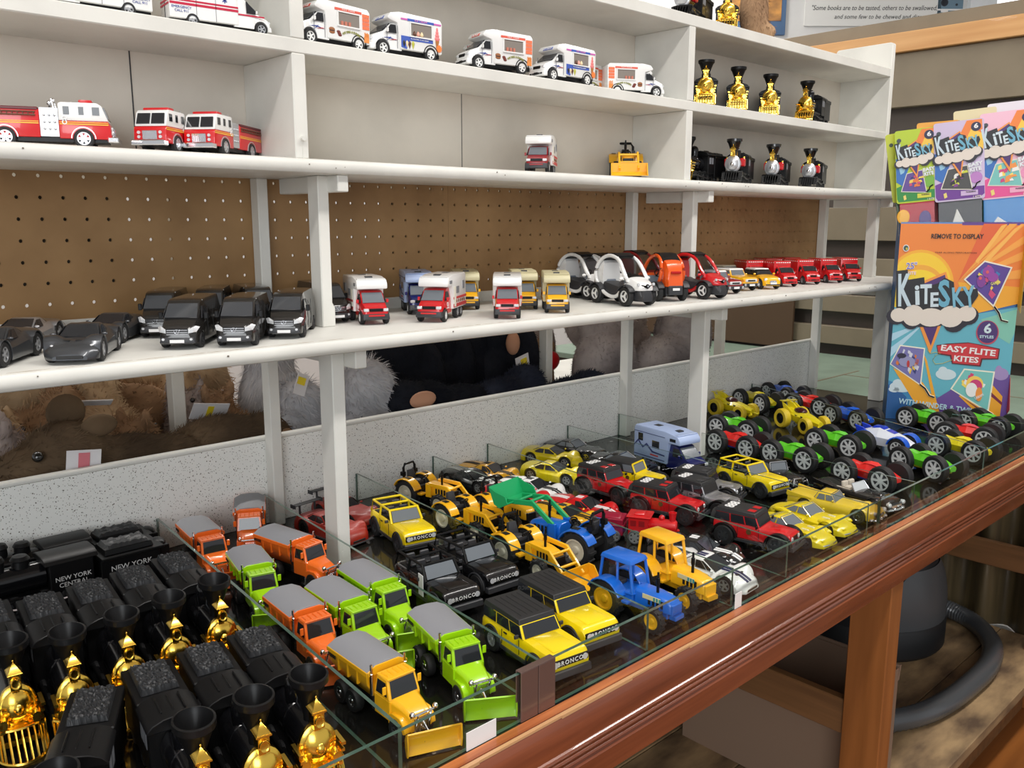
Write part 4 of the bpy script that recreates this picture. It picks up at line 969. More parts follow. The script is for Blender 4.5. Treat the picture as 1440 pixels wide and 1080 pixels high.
def buggy(col, tyre):
    r=vehicle('toy_buggy'); R=.024
    m=M()
    def ring(x,w,z0,zs,z1): return [(x,-w*.7,z0),(x,-w,zs),(x,-w*.5,z1),(x,w*.5,z1),(x,w,zs),(x,w*.7,z0)]
    m.loft([ring(-.056,.013,.030,.040,.048),ring(-.040,.018,.022,.038,.050),ring(-.012,.018,.018,.034,.044),ring(.012,.017,.018,.034,.043),ring(.036,.014,.019,.032,.038),ring(.062,.008,.020,.027,.031)])
    obj('body',m,col,r,ang=12)
    m=M(); m.prism([(-.055,.046),(-.062,.066),(-.036,.060),(-.018,.048),(-.03,.046)],-.0020,.0020,'y'); m.box(-.066,-.050,-.021,.021,.062,.0645,sx=.003); m.sym(lambda s:m.prism([(-.05,.040),(-.060,.062),(-.040,.054),(-.02,.042)],s*.017-.0012,s*.017+.0012,'y')); obj('rear_fin',m,col,r,.0005)
    m=M(); m.ball((-.010,0,.045),(.020,.0125,.0085),14,8); obj('canopy',m,mat('maroon_canopy',(.05,.008,.012),.2,coat=.4),r)
    pair(r,'side_decal',lambda m,s:[m.add([(x,s*.0168,.0375),(x+.010,s*.0162,.036),(x+.004,s*.0182,.032)],[(0,1,2)]) for x in (-.03,-.012,.008,.026)],BLACKINK)
    m=M(); m.sym(lambda s:m.tube([(.058,s*.004,.022),(.068,s*.012,.018),(.066,s*.02,.018)],.0025,6)); obj('front_bumper',m,col,r)
    wheels(r,(.040,),.0275,R*.84,.015,rim='dish',rimmat=BLACK,rr=.56,tyremat=tyre)
    wheels(r,(-.040,),.029,R,.018,rim='dish',rimmat=BLACK,rr=.56,tyremat=tyre)
    return r

def armored(col,col2):
    r=vehicle('toy_armored_car'); R=.0215
    m=M()
    def ring(x,w,z0,zs,z1): return [(x,-w*.8,z0),(x,-w,zs),(x,-w*.5,z1),(x,w*.5,z1),(x,w,zs),(x,w*.8,z0)]
    m.loft([ring(-.060,.014,.024,.034,.042),ring(-.040,.022,.018,.036,.050),ring(-.012,.024,.016,.036,.056),ring(.012,.023,.016,.035,.050),ring(.040,.019,.017,.032,.042),ring(.066,.011,.019,.026,.031)])
    obj('body',m,col,r,ang=12)
    m=M(); m.box(-.03,.0,-.011,.011,.0535,.0585,tx=.004,ty=.003); m.add([(.004,-.011,.0525),(.024,-.010,.0472),(.024,.010,.0472),(.004,.011,.0525)],[(0,1,2,3)]); obj('canopy',m,mat('royal_blue_canopy',srgb(28,60,190),.25,coat=.4),r)
    m=M()
    for x0,x1 in ((.026,.046),(-.052,-.032)): m.sym(lambda s:m.box(x0,x1,s*.0205-.003,s*.0205+.003,.028,.0345))
    m.sym(lambda s:m.prism([(-.064,.040),(-.07,.056),(-.05,.052),(-.04,.046)],s*.016-.002,s*.016+.002,'y'))
    obj('side_pod',m,mat('royal_blue_canopy',srgb(28,60,190),.25,coat=.4),r,.001)
    for xc in (.042,-.042):
        def fd(m,s):
            po=[]; n=8
            for k in range(n+1): a=math.radians(10+160*k/n); po.append((xc+.0255*math.cos(a),R+.0255*math.sin(a)))
            for k in range(n+1): a=math.radians(170-160*k/n); po.append((xc+.0225*math.cos(a),R+.0225*math.sin(a)))
            m.prism(po,min(s*.018,s*.036),max(s*.018,s*.036),'y')
        pair(r,'wheel_arch',fd,col2,bevel=.0006)
    wheels(r,(.042,-.042),.028,R,.014,rim='seven',rimmat=mat('pale_grey_rim',srgb(206,208,208),.35),rr=.66)
    return r

def van(col):
    r=vehicle('toy_van'); R=.0112
    m=M(); hull(m,[(-.073,.058),(-.070,.066),(-.060,.0685),(.015,.0685),(.030,.066),(.050,.043),(.060,.0375),(.071,.031),(.0735,.022)],[(-.073,.0225),(-.06,.0245),(.05,.0245),(.066,.0225),(.0735,.017)],.0085,[(.048,.0128),(-.043,.0128)],R,.60,48,.80,.0010)
    obj('body',m,col,r,ang=36)
    a=(.0515,-.0205,.0425); b=(.0515,.0205,.0425); c=(.0330,.0185,.0625); d=(.0330,-.0185,.0625)
    m=M(); m.quad(a,b,c,d,(.02,.02,.02,.05),.0022); obj('windshield',m,mat('grey_windshield',(.05,.054,.06),.08,coat=.4),r)
    def sw(m,s):
        p=[(.0455,s*.0238,.0425),(.020,s*.0244,.0425),(.020,s*.0222,.0590),(.0325,s*.0215,.0590)]
        v=[(x,y-s*.0006,z) for x,y,z in p]+[(x,y+s*.0006,z) for x,y,z in p]
        m.add(v,[(0,1,2,3),(7,6,5,4),(0,4,5,1),(1,5,6,2),(2,6,7,3),(3,7,4,0)])
    pair(r,'side_window',sw,SMOKE)
    m=M(); m.box(.0655,.0735,-.0130,.0130,.0205,.0305,tx=.0014); obj('grille',m,BLACK,r,.0008)
    m=M(); 
    for k in range(3): m.box(.0712-.0006*k,.0742-.0006*k,-.0125,.0125,.0218+.003*k,.0229+.003*k)
    m.ring([(.0034,0),(.0034,.001),(.0027,.001),(.0027,0)],(.0740,0,.0265),'x',18); m.box(.0735,.0744,-.0004,.0004,.0265,.0297); 
    obj('grille_bars',m,CHROME,r)
    pair(r,'headlight',lambda m,s:m.add([(.0735,s*.0132,.0240),(.0690,s*.0222,.0255),(.0620,s*.0252,.0320),(.0660,s*.0205,.0338),(.0725,s*.0135,.0295),(.0715,s*.0190,.0290)],[(0,1,5),(1,2,5),(2,3,5),(3,4,5),(4,0,5),(0,4,3,2,1)]) ,LAMP)
    m=M(); m.box(.062,.0748,-.0215,.0215,.0095,.0185,tx=.001,ty=.002); obj('bumper',m,DARKMETAL,r,.0016,2)
    pair(r,'fog_lamp',lambda m,s:m.cyl((.0745,s*.0165,.0155),.0018,.001,'x',10),LAMP)
    plate(r,.0755,.0128,.017,.0044)
    pair(r,'mirror',lambda m,s:m.box(.036,.0395,s*.0275-.0026,s*.0275+.0026,.0405,.0505),BLACK,bevel=.0008)
    pair(r,'roof_lamp',lambda m,s:m.ball((.0215,s*.0175,.0665),(.002,.003,.0015),8,6),LAMP)
    pair(r,'door_seam',lambda m,s:[m.box(x-.0003,x+.0003,s*.0246-.0003,s*.0246+.0003,.014,.055) for x in (.018,-.012)],BLACKINK)
    wheels(r,(.048,-.043),.0205,R,.008,rim='five',rimmat=DARKMETAL,rr=.62); return r

def camper(cabcol, boxcol, art=None):
    r=vehicle('toy_camper_van'); R=.0112
    # box with over-cab bunk
    m=M(); m.prism([(-.070,.018),(-.070,.073),(-.066,.078),(.010,.078),(.040,.0735),(.046,.066),(.046,.058),(.018,.058),(.014,.018)],-.0265,.0265,'y'); obj('camper_box',m,boxcol,r,.0022,2)
    obj('roof_hatch',M().box(-.040,-.026,-.006,.006,.0776,.0786),DARKMETAL,r); obj('roof_hatch',M().box(.014,.024,-.006,.006,.0752,.0782),DARKMETAL,r)
    m=M(); m.box(.008,.040,-.0245,.0245,.0735,.0752); obj('bunk_ridge',m,boxcol,r,.0006)
    def wn(m,s):
        m.box(-.058,-.046,s*.0266-.0004,s*.0266+.0006,.050,.064); m.box(-.022,-.004,s*.0266-.0004,s*.0266+.0006,.044,.056); m.box(.022,.036,s*.0266-.0004,s*.0266+.0006,.0625,.0680)
    pair(r,'side_window',wn,SMOKE if art else GREYPLAST)
    if art=='blue':
        pair(r,'side_stripe',lambda m,s:[m.prism([(-.069,.040),(-.058,.052),(-.046,.040),(-.036,.048),(-.020,.036),(.010,.034),(.010,.032),(-.022,.033),(-.036,.044),(-.046,.037),(-.058,.048),(-.069,.037)],s*.0267-.0003,s*.0267+.0004,'y'),m.box(-.069,.010,s*.0267-.0003,s*.0267+.0004,.0225,.0240),m.box(-.069,.010,s*.0267-.0003,s*.0267+.0004,.0660,.0670)],mat('navy_decal',srgb(50,60,110),.5))
        pair(r,'red_script',lambda m,s:m.box(-.026,-.006,s*.0268-.0003,s*.0268+.0004,.0275,.0300),mat('red_decal',srgb(190,60,60),.5))
    else:
        rd=mat('red_decal',srgb(190,60,60),.5)
        pair(r,'side_stripe',lambda m,s:[m.box(-.070,.013,s*.0267-.0003,s*.0267+.0004,.0345,.0385),m.box(-.070,.013,s*.0267-.0003,s*.0267+.0004,.0205,.0265)],rd if cabcol is not ORANGEY else mat('amber_decal',srgb(220,160,40),.5))
        pair(r,'side_picture',lambda m,s:[m.ball((-.056+.012*k,s*.0267,.0305),(.0038,.0006,.0032),8,6) for k in range(5)],mat('brown_decal',srgb(120,70,40),.5))
        pair(r,'door',lambda m,s:m.box(-.002,.010,s*.0267-.0003,s*.0267+.0006,.022,.056),mat('ivory_door',srgb(226,222,206),.45))
    # cab
    m=M(); hull(m,[(.010,.0545),(.022,.055),(.034,.053),(.052,.036),(.060,.0325),(.0695,.028),(.071,.020)],[(.010,.0222),(.05,.0226),(.066,.0215),(.071,.019)],.013,[(.052,.0128)],R,.62,30,.86,.0008); obj('cab',m,cabcol,r,ang=36)
    m=M(); m.quad((.0545,-.0195,.0350),(.0545,.0195,.0350),(.0375,.0178,.0515),(.0375,-.0178,.0515),(.02,.02,.02,.03),.0016); obj('windshield',m,CLEARWIN,r)
    def sw(m,s):
        p=[(.050,s*.0221,.0355),(.026,s*.0224,.0355),(.026,s*.0206,.0500),(.0385,s*.0202,.0500)]
        v=[(x,y-s*.0006,z) for x,y,z in p]+[(x,y+s*.0006,z) for x,y,z in p]
        m.add(v,[(0,1,2,3),(7,6,5,4),(0,4,5,1),(1,5,6,2),(2,6,7,3),(3,7,4,0)])
    pair(r,'cab_window',sw,SMOKE)
    m=M(); m.box(.0655,.0722,-.0115,.0115,.0225,.0275); obj('grille',m,BLACK,r,.0006)
    pair(r,'headlight',lambda m,s:m.box(.0660,.0718,s*.0165-.0042,s*.0165+.0042,.0225,.0275),LAMP,bevel=.0008)
    m=M(); m.box(.058,.0740,-.0228,.0228,.0088,.0185,tx=.001,ty=.0008); obj('bumper',m,DARKMETAL,r,.0014,2)
    m=M(); m.box(.0735,.0744,-.0135,.0135,.0145,.0172); obj('bumper_inset',m,cabcol,r,.0003)
    pair(r,'mirror',lambda m,s:m.box(.043,.046,s*.0255-.0022,s*.0255+.0022,.035,.041),cabcol,bevel=.0006)
    if cabcol is RED: pair(r,'door_emblem',lambda m,s:[m.box(.030,.041,s*.0226-.0003,s*.0226+.0005,.0215,.0228),m.ring([(.004,-.0005),(.004,.0005),(.003,.0005),(.003,-.0005)],(.0355,s*.0226,.028),'y',14)],WHITEINK)
    for x in (-.040,-.018): wheels(r,(x,),.0215,R,.008,rim='five',rimmat=SILVER,rr=.62)
    wheels(r,(.052,),.0205,R,.008,rim='five',rimmat=WHITE,rr=.62); return r

def twizy(col, body2=None):
    """tiny two-seat quadricycle with open sides"""
    r=vehicle('toy_microcar'); R=.0145
    m=M(); hull(m,[(-.050,.030),(-.045,.034),(.02,.026),(.040,.030),(.054,.026),(.058,.016)],[(-.050,.014),(-.02,.0175),(.035,.0165),(.058,.011)],.010,(),R,.7,24,.8,.001); obj('chassis_tub',m,DARKMETAL,r)
    # side hoops
    def hoop(m,s):
        y=s*.0195; pts=[(.034,y*.92,.036),(.028,y,.046),(.014,y*.86,.064),(-.004,y*.80,.0715),(-.022,y*.80,.071),(-.036,y*.9,.062),(-.042,y,.048),(-.038,y*1.04,.034),(-.024,y*1.04,.020),(-.006,y*1.02,.0125),(.010,y*1.02,.013),(.022,y,.022)]
        n=len(pts); sm=[]
        for i in range(n):
            p0,p1,p2,p3=[Vector(pts[(i+k)%n]) for k in (-1,0,1,2)]
            for t in (0,.33,.66): sm.append(.5*((2*p1)+(-p0+p2)*t+(2*p0-5*p1+4*p2-p3)*t*t+(-p0+3*p1-3*p2+p3)*t**3))
        m.tube(sm,.0028,8,closed=True)
    pair(r,'side_hoop',hoop,col)
    m=M(); m.add([(-.038,-.0155,.0655),(-.022,-.0158,.0755),(-.004,-.0158,.0765),(.008,-.0158,.0725),(.008,.0158,.0725),(-.004,.0158,.0765),(-.022,.0158,.0755),(-.038,.0155,.0655),(-.036,-.013,.0615),(-.022,-.0135,.0695),(-.004,-.0135,.0705),(.004,-.0135,.0675),(.004,.0135,.0675),(-.004,.0135,.0705),(-.022,.0135,.0695),(-.036,.013,.0615)],
      [(0,1,6,7),(1,2,5,6),(2,3,4,5),(15,14,9,8),(14,13,10,9),(13,12,11,10),(0,8,9,1),(1,9,10,2),(2,10,11,3),(7,6,14,15),(6,5,13,14),(5,4,12,13),(3,11,12,4),(0,7,15,8)]); obj('roof',m,BLACK,r,.0008)
    m=M(); m.quad((.0330,-.0165,.0400),(.0330,.0165,.0400),(.0065,.0150,.0700),(.0065,-.0150,.0700),(.03,.03,.02,.02),.0008); obj('windshield',m,PANE_TINT,r)
    m=M(); m.tube([(.0330,-.0168,.0395),(.020,-.0166,.0585),(.006,-.0152,.0705)],.0014,6); m.tube([(.0330,.0168,.0395),(.020,.0166,.0585),(.006,.0152,.0705)],.0014,6); obj('windshield_frame',m,col,r)
    # nose
    m=M(); hull(m,[(.024,.036),(.032,.0410),(.044,.0375),(.054,.0330),(.0575,.0290)],[(.024,.0165),(.036,.0195),(.05,.0165),(.0575,.0105)],.0235,(),R,.55,18,.75,.0015); obj('nose',m,col,r)
    m=M(); m.add([(.0560,-.0120,.0325),(.0588,-.004,.0310),(.0588,.004,.0310),(.0560,.0120,.0325),(.0575,.0050,.0282),(.0590,0,.0262),(.0575,-.0050,.0282)],[(0,1,6),(1,2,5),(1,5,6),(2,3,4),(2,4,5)]); st=len(m.v); m.cyl((.0585,0,.0300),.0030,.0012,'x',14); obj('front_slot',m,BLACK,r)
    pair(r,'headlight',lambda m,s:m.cyl((.0548,s*.0140,.0325),.0021,.002,'x',12),LAMP)
    m=M(); m.cyl((.0594,0,.0300),.0018,.0008,'x',4); obj('badge',m,CHROME,r)
    m=M(); hull(m,[(.030,.0235),(.048,.0245),(.058,.0225),(.0605,.0150)],[(.030,.0115),(.05,.0125),(.0605,.0085)],.0075,(),R,.6,14,.8,.001); obj('front_bumper',m,DARKMETAL,r)
    for xc in (.036,-.036):
        def fd(m,s):
            po=[]; n=8
            for k in range(n+1): a=math.radians(25+130*k/n); po.append((xc+.0175*math.cos(a),R+.0175*math.sin(a)))
            for k in range(n+1): a=math.radians(155-130*k/n); po.append((xc+.0157*math.cos(a),R+.0157*math.sin(a)))
            m.prism(po,min(s*.0165,s*.0275),max(s*.0165,s*.0275),'y')
        pair(r,'mudguard',fd,DARKMETAL,bevel=.0006)
    # rear
    m=M(); hull(m,[(-.0555,.034),(-.053,.048),(-.044,.0620),(-.034,.0655),(-.028,.060)],[(-.0555,.0125),(-.048,.0155),(-.028,.0165)],.024,(),R,.7,16,.82,.001); obj('rear_shell',m,body2 or col,r)
    m=M(); m.box(-.0575,-.0535,-.0085,.0085,.0445,.0485); obj('tail_lamp',m,REDLAMP,r,.0012,2)
    plate(r,-.0585,.020,.012,.004,face=-1)
    m=M(); m.box(-.0585,-.046,-.0125,.0125,.011,.026,tx=.002); obj('rear_bumper',m,DARKMETAL,r,.0015)
    SEAT=mat('grey_blue_seat',srgb(128,138,150),.5)
    m=M(); m.box(-.026,-.006,-.0105,.0105,.022,.0275); st=len(m.v); m.box(-.003,.003,-.0105,.0105,0,.030,ty=.002); m.xf(Matrix.Translation((-.028,0,.025))@Matrix.Rotation(-.28,4,'Y'),st); obj('seat',m,SEAT,r,.002,2)
    m=M(); m.box(-.006,.030,-.0135,.0135,.012,.0150); m.box(.020,.030,-.0140,.0140,.015,.038); obj('cabin_floor',m,SEAT,r,.001)
    m=M(); m.tube([(.022,0,.036),(.012,0,.042)],.0012,6); m.tube([(.012+.003*math.cos(a),.0062*math.sin(a),.042+.0052*math.cos(a)) for a in [2*PI*k/12 for k in range(12)]],.0010,5,closed=True); obj('steering_wheel',m,BLACK,r)
    pair(r,'mirror',lambda m,s:m.ball((.0285,s*.0245,.0400),(.0028,.0042,.0026),10,8),col)
    wheels(r,(.036,-.036),.0215,R,.0085,rim='three',rimmat=WHITE,rr=.6); return r
PANE_TINT=pane_mat('toy_clear_plastic',(.58,.60,.62),1.5)

def smallcar(col, kind='fj', roofc=None):
    r=vehicle('toy_small_car'); R=.0118 if kind=='mini' else .0128; roofc=roofc or PWHITE
    m=M()
    if kind=='mini':
        hull(m,[(-.054,.026),(-.051,.0305),(.012,.0315),(.030,.030),(.050,.0265),(.057,.020),(.058,.014)],[(-.054,.0215),(-.03,.0245),(.035,.0245),(.05,.0225),(.058,.017)],.0085,[(.036,.0136),(-.036,.0136)],R,.66,36,.82,.0018)
        cab=(-.050,-.044,.002,.018,.031,.0450,.0215,.0180)
    else:
        hull(m,[(-.056,.030),(-.053,.034),(.014,.0345),(.030,.0335),(.054,.0310),(.060,.026),(.061,.018)],[(-.056,.0240),(.04,.0255),(.061,.0235)],.0115,[(.040,.0146),(-.037,.0146)],R,.76,36,.88,.0012)
        cab=(-.053,-.048,.004,.013,.034,.0500,.0235,.0210)
    obj('body',m,col,r)
    x0,x1,x2,x3,zb_,zr,wb,wt=cab
    m=M(); cabin_mesh(m,*cab); obj('cabin',m,BLACK if kind=='mini' else col,r,.0015,2)
    m=M(); cabin_mesh(m,x1-.0015,x1,x2,x2+.0018,zr-.0025,zr+.0015,wt+.001,wt-.0015); obj('roof',m,roofc,r,.001,2)
    cabin_windows(r,x0,x1,x2,x3,zb_,zr-.001,wb+.0003,wt+.0003,SMOKE if kind=='mini' else CLEARWIN,split=(.0,.5))
    xe_=.058 if kind=='mini' else .061
    if kind=='mini':
        pair(r,'headlight',lambda m,s:m.ball((xe_-.006,s*.0165,.0225),(.0035,.0042,.0042),12,8),LAMP)
        m=M(); m.prism([(-.010,.0),(.010,0),(.007,.0055),(-.007,.0055)] ,xe_-.004,xe_+.0006,'x'); m.xf(Matrix.Translation((0,0,.0155))); obj('grille',m,CHROME,r,.0006)
        m=M(); m.sym(lambda s:m.box(.022,.050,s*.008-.0022,s*.008+.0022,.0288,.0300) if False else None); m.box(xe_-.004,xe_+.0012,-.018,.018,.0095,.0125); obj('bumper',m,DARKMETAL,r,.0008)
    else:
        m=M(); m.box(xe_-.002,xe_+.0012,-.0170,.0170,.0215,.0285); obj('grille_surround',m,PWHITE if roofc is PWHITE else CHROME,r,.0012)
        m=M(); m.box(xe_,xe_+.0018,-.0110,.0110,.0232,.0268); obj('grille',m,BLACKINK,r)
        pair(r,'headlight',lambda m,s:m.cyl((xe_+.0012,s*.0138,.0250),.0024,.0012,'x',12),LAMP)
        m=M(); m.box(xe_-.006,xe_+.004,-.0240,.0240,.0110,.0185,tx=.001); obj('bumper',m,DARKMETAL,r,.001)
        pair(r,'turn_lamp',lambda m,s:m.box(xe_-.006,xe_-.0002,s*.0215-.002,s*.0215+.002,.0225,.0275),AMBER,bevel=.0006)
        pair(r,'bumper_corner',lambda m,s:m.box(xe_+.002,xe_+.0046,s*.0195-.0028,s*.0195+.0028,.012,.0175),SILVER,bevel=.0008)
    plate(r,xe_+.0045 if kind!='mini' else xe_+.0018,.0145,.016,.0045)
    pair(r,'mirror',lambda m,s:m.ball((x3-.004,s*(wb+.0035),zb_+.003),(.002,.0035,.0024),8,6),col)
    wheels(r,(.036,-.036) if kind=='mini' else (.040,-.037),.0205 if kind=='mini' else .0215,R,.008,rim='five',rimmat=SILVER,rr=.62); return r

def step_van(kind):
    """cab-chassis van with a box: red / food / ice / ambulance"""
    red=kind=='red'; amb=kind=='amb'
    r=vehicle({'red':'toy_delivery_truck','food':'toy_food_truck','ice':'toy_ice_cream_truck','amb':'toy_ambulance'}[kind]); R=.0112
    bc=RED if red else PWHITE; zt=.066 if red else .064
    if red: pr=[(-.066,.013),(-.066,.066),(.018,.066),(.018,.013)]
    elif amb: pr=[(-.090,.012),(-.090,.060),(-.086,.063),(.022,.063),(.026,.058),(.028,.013)]
    else: pr=[(-.062,.013),(-.063,.060),(-.058,.065),(.018,.067),(.034,.064),(.040,.057),(.038,.054),(.022,.050),(.018,.013)]
    m=M(); m.prism(pr,-.0240,.0240,'y'); obj('box_body',m,bc,r,.0028 if not red else .0008,2)
    x=.0
    top=[(.014,.050),(.024,.0505),(.030,.049),(.046,.036),(.054,.0325),(.064,.0275),(.067,.020)] if not amb else [(.020,.060),(.036,.059),(.062,.036),(.072,.032),(.084,.026),(.087,.018)]
    hw=[(top[0][0],.0225),(.05,.0228),(top[-2][0],.0205),(top[-1][0],.0165)]
    xf=.048 if not amb else .068
    m=M(); hull(m,top,hw,.0105,[(xf,.0128)],R,.60,28,.84,.0010); obj('cab',m,bc,r,ang=36)
    if not amb: q=((.0475,-.0190,.0355),(.0475,.0190,.0355),(.0315,.0178,.0485),(.0315,-.0178,.0485))
    else: q=((.0640,-.0200,.0355),(.0640,.0200,.0355),(.0390,.0185,.0575),(.0390,-.0185,.0575))
    m=M(); m.quad(*q,(.02,.02,.03,.04),.0018); obj('windshield',m,SMOKE,r)
    d=0 if not amb else .018
    def sw(m,s):
        p=[(.043+d,s*.0226,.0345),(.024+d,s*.0230,.0345),(.024+d,s*.0214,.0470+d*.4),(.033+d*.6,s*.0212,.0470+d*.4)]
        v=[(x,y-s*.0006,z) for x,y,z in p]+[(x,y+s*.0008,z) for x,y,z in p]
        m.add(v,[(0,1,2,3),(7,6,5,4),(0,4,5,1),(1,5,6,2),(2,6,7,3),(3,7,4,0)])
    pair(r,'cab_window',sw,SMOKE)
    xe_=top[-1][0]
    m=M(); m.box(xe_-.006,xe_+.0006,-.0090,.0090,.0205,.0258); obj('grille',m,BLACK,r,.0008)
    pair(r,'headlight',lambda m,s:m.box(xe_-.008,xe_-.0003,s*.0145-.0045,s*.0145+.0045,.0215,.0262),LAMP,bevel=.0012)
    m=M(); m.box(xe_-.010,xe_+.0018,-.0200,.0200,.0085,.0175,tx=.001,ty=.001); obj('bumper',m,bc,r,.0016,2)
    m=M(); [m.box(xe_+.0012,xe_+.0022,y-.0022,y+.0022,.0115,.0140) for y in (-.013,-.007,.007,.013)]; m.box(xe_+.0012,xe_+.0022,-.0045,.0045,.0110,.0150); obj('bumper_slot',m,BLACKINK,r)
    pair(r,'mirror',lambda m,s:m.box(.040+d,.0425+d,s*.0255-.002,s*.0255+.002,.0345,.0400),bc,bevel=.0006)
    sd=lambda s:(RZ,0,0 if s<0 else PI)
    if red:
        m=M(); [m.box(.0180,.0187,-.0185+.0062*k,-.0145+.0062*k,.0605,.0630) for k in range(7)]; obj('marker_lamp',m,WHITEINK,r)
        m=M(); [m.box(-.0668,-.066,-.0185+.0062*k,-.0145+.0062*k,.0605,.0630) for k in range(7)]; obj('rear_marker_lamp',m,WHITEINK,r)
        pair(r,'side_marker',lambda m,s:[m.box(-.060+.012*k,-.056+.012*k,s*.0241-.0003,s*.0241+.0004,.0605,.0630) for k in range(7)],WHITEINK)
        m=M(); m.box(.0180,.0186,-.012,.012,.0545,.0570); obj('front_script',m,mat('red_decal',srgb(190,60,60),.5),r)
    elif amb:
        CR=mat('crimson_stripe',srgb(190,36,66),.4)
        pair(r,'side_stripe',lambda m,s:[m.box(-.089,.027,s*.0241-.0003,s*.0241+.0004,.0335,.0375),m.box(-.089,.027,s*.0241-.0003,s*.0241+.0004,.0395,.0425),m.box(.027,.074,s*.0231-.0003,s*.0231+.0004,.0300,.0325)],CR)
        m=M(); [m.box(-.0908,-.0899,-.022,.022,.033+.006*k,.036+.006*k) for k in range(2)]; obj('rear_stripe',m,CR,r)
        for s in (1,-1):
            text('EMERGENCY\nCALL 911',r,(-.070,s*.0246,.0265),sd(s),.0058,mat('blue_ink',srgb(50,70,150),.5),align='CENTER')
        def cr(m,s):
            for k in range(3):
                st=len(m.v); m.box(-.0008,.0008,-.0004,.0004,-.0045,.0045); m.xf(Matrix.Translation((.004,s*.0243,.050))@Matrix.Rotation(k*PI/3,4,'Y'),st)
        pair(r,'star_emblem',cr,mat('blue_ink',srgb(50,70,150),.5))
        pair(r,'roof_beacon',lambda m,s:m.box(-.004,.010,s*.013-.006,s*.013+.006,.063,.0675),mat('blue_beacon',srgb(40,80,200),.2),bevel=.001)
        pair(r,'rear_door_seam',lambda m,s:m.box(-.0905,-.0899,s*.0008-.0003,s*.0008+.0003,.014,.060),BLACKINK)
        pair(r,'door_seam',lambda m,s:[m.box(x-.0004,x+.0004,s*.0241-.0003,s*.0241+.0003,.013,.055) for x in (-.045,-.012)],GREYPLAST)
    else:
        ice=kind=='ice'
        # serving hatch with treats on the sill
        pair(r,'serving_hatch',lambda m,s:m.box(-.041,-.002,s*.0240-.0004,s*.0240+.0006,.0345,.0530),mat('hatch_grey',srgb(132,124,116),.5))
        pair(r,'hatch_frame',lambda m,s:[m.box(-.043,.000,s*.0245-.0012,s*.0245+.0012,.0530,.0548),m.box(-.043,.000,s*.0245-.0016,s*.0245+.0016,.0325,.0345),m.box(-.043,-.041,s*.0245-.001,s*.0245+.001,.0345,.053),m.box(-.002,.000,s*.0245-.001,s*.0245+.001,.0345,.053)],PWHITE)
        tm=[mat('treat_cream',srgb(236,214,170),.5),mat('treat_pink',srgb(236,170,150),.5),mat('treat_brown',srgb(90,50,30),.5)]
        for k in range(3):
            x=-.022+.0068*k
            pair(r,'treat',(lambda m,s:m.lathe([(.0018,0),(.0028,.002),(.0022,.005),(.0004,.0075)],(x,s*.0250,.0345),'z',10)) if ice else (lambda m,s:m.box(x-.002,x+.002,s*.0250-.0012,s*.0250+.0012,.0345,.0405)),tm[k] if ice else mat('treat_red_cup',srgb(196,120,100),.5))
        sc1=mat('coral_decal',srgb(222,96,76),.5); sc2=mat('violet_decal',srgb(120,90,170),.5)
        pair(r,'sign_strip',lambda m,s:m.box(-.046,.004,s*.0242-.0003,s*.0242+.0005,.0555,.0590),sc1 if not ice else mat('blue_decal',srgb(60,90,180),.5))
        if ice:
            pair(r,'pink_strip',lambda m,s:[m.box(-.060,-.046,s*.0242-.0003,s*.0242+.0005,.0560,.0585),m.box(.004,.016,s*.0242-.0003,s*.0242+.0005,.0560,.0585)],mat('magenta_decal',srgb(206,100,180),.5))
            pair(r,'blue_band',lambda m,s:m.prism([(-.044,.0275),(-.044,.0322),(.016,.0330),(.016,.016),(.006,.014),(.000,.027)],s*.0242-.0003,s*.0242+.0004,'y'),mat('blue_decal',srgb(60,90,180),.5))
            for k,(c,x) in enumerate(((BLACKINK,.011),(tm[0],.0055),(tm[2],.0005),(mat('lime_decal',srgb(190,190,70),.5),-.006))):
                pair(r,'cone_picture',lambda m,s:m.lathe([(.0003,-.0065),(.0025,.001),(.0025,.003),(.0006,.006)],(x,s*.0238,.0210),'z',10),c)
            pair(r,'soft_serve_picture',lambda m,s:[m.ball((-.0525,s*.0240,.036+.0045*k),(.0052-.0011*k,.0012,.0036),10,6) for k in range(4)],mat('pink_ice',srgb(232,130,130),.5))
            pair(r,'cone_art',lambda m,s:m.prism([(-.0560,.033),(-.049,.033),(-.0515,.0185)],s*.0242-.0004,s*.0242+.0008,'y'),mat('cone_brown',srgb(176,110,50),.5))
            def burst(m,s):
                po=[]
                for k in range(24): a=2*PI*k/24; rr=.0062 if k%2 else .0042; po.append((-.0555+rr*math.cos(a),.0215+rr*math.sin(a)))
                m.prism(po,s*.0244-.0003,s*.0244+.0007,'y')
            pair(r,'starburst',burst,mat('orange_burst',srgb(240,130,60),.5))
            for s in (1,-1): text('ICE CREAM',r,(-.021,s*.0249,.0573),sd(s),.0038,mat('pink_ink',srgb(250,150,190),.5),spacing=1.3)
            sg=mat('blue_decal',srgb(60,90,180),.5)
            for s in (1,-1): text('ALL FLAVORS OF ICE CREAM',r,(-.018,s*.0249,.0300),sd(s),.0024,WHITEINK,spacing=1.1)
        else:
            pair(r,'menu_board',lambda m,s:[m.box(-.0605,-.0475,s*.0242-.0003,s*.0242+.0005,.0345+.0058*k,.0395+.0058*k) for k in range(4)],mat('menu_orange',srgb(232,120,80),.5))
            pair(r,'burger_picture',lambda m,s:[m.ball((.010,s*.0241,.0265),(.0056,.0008,.0032),12,6),m.ball((.010,s*.0241,.0225),(.0054,.0008,.0025),12,6)],mat('bun_brown',srgb(150,96,56),.5))
            pair(r,'patty_picture',lambda m,s:m.ball((.010,s*.0243,.0245),(.0056,.0009,.0012),12,6),mat('patty_brown',srgb(74,40,30),.5))
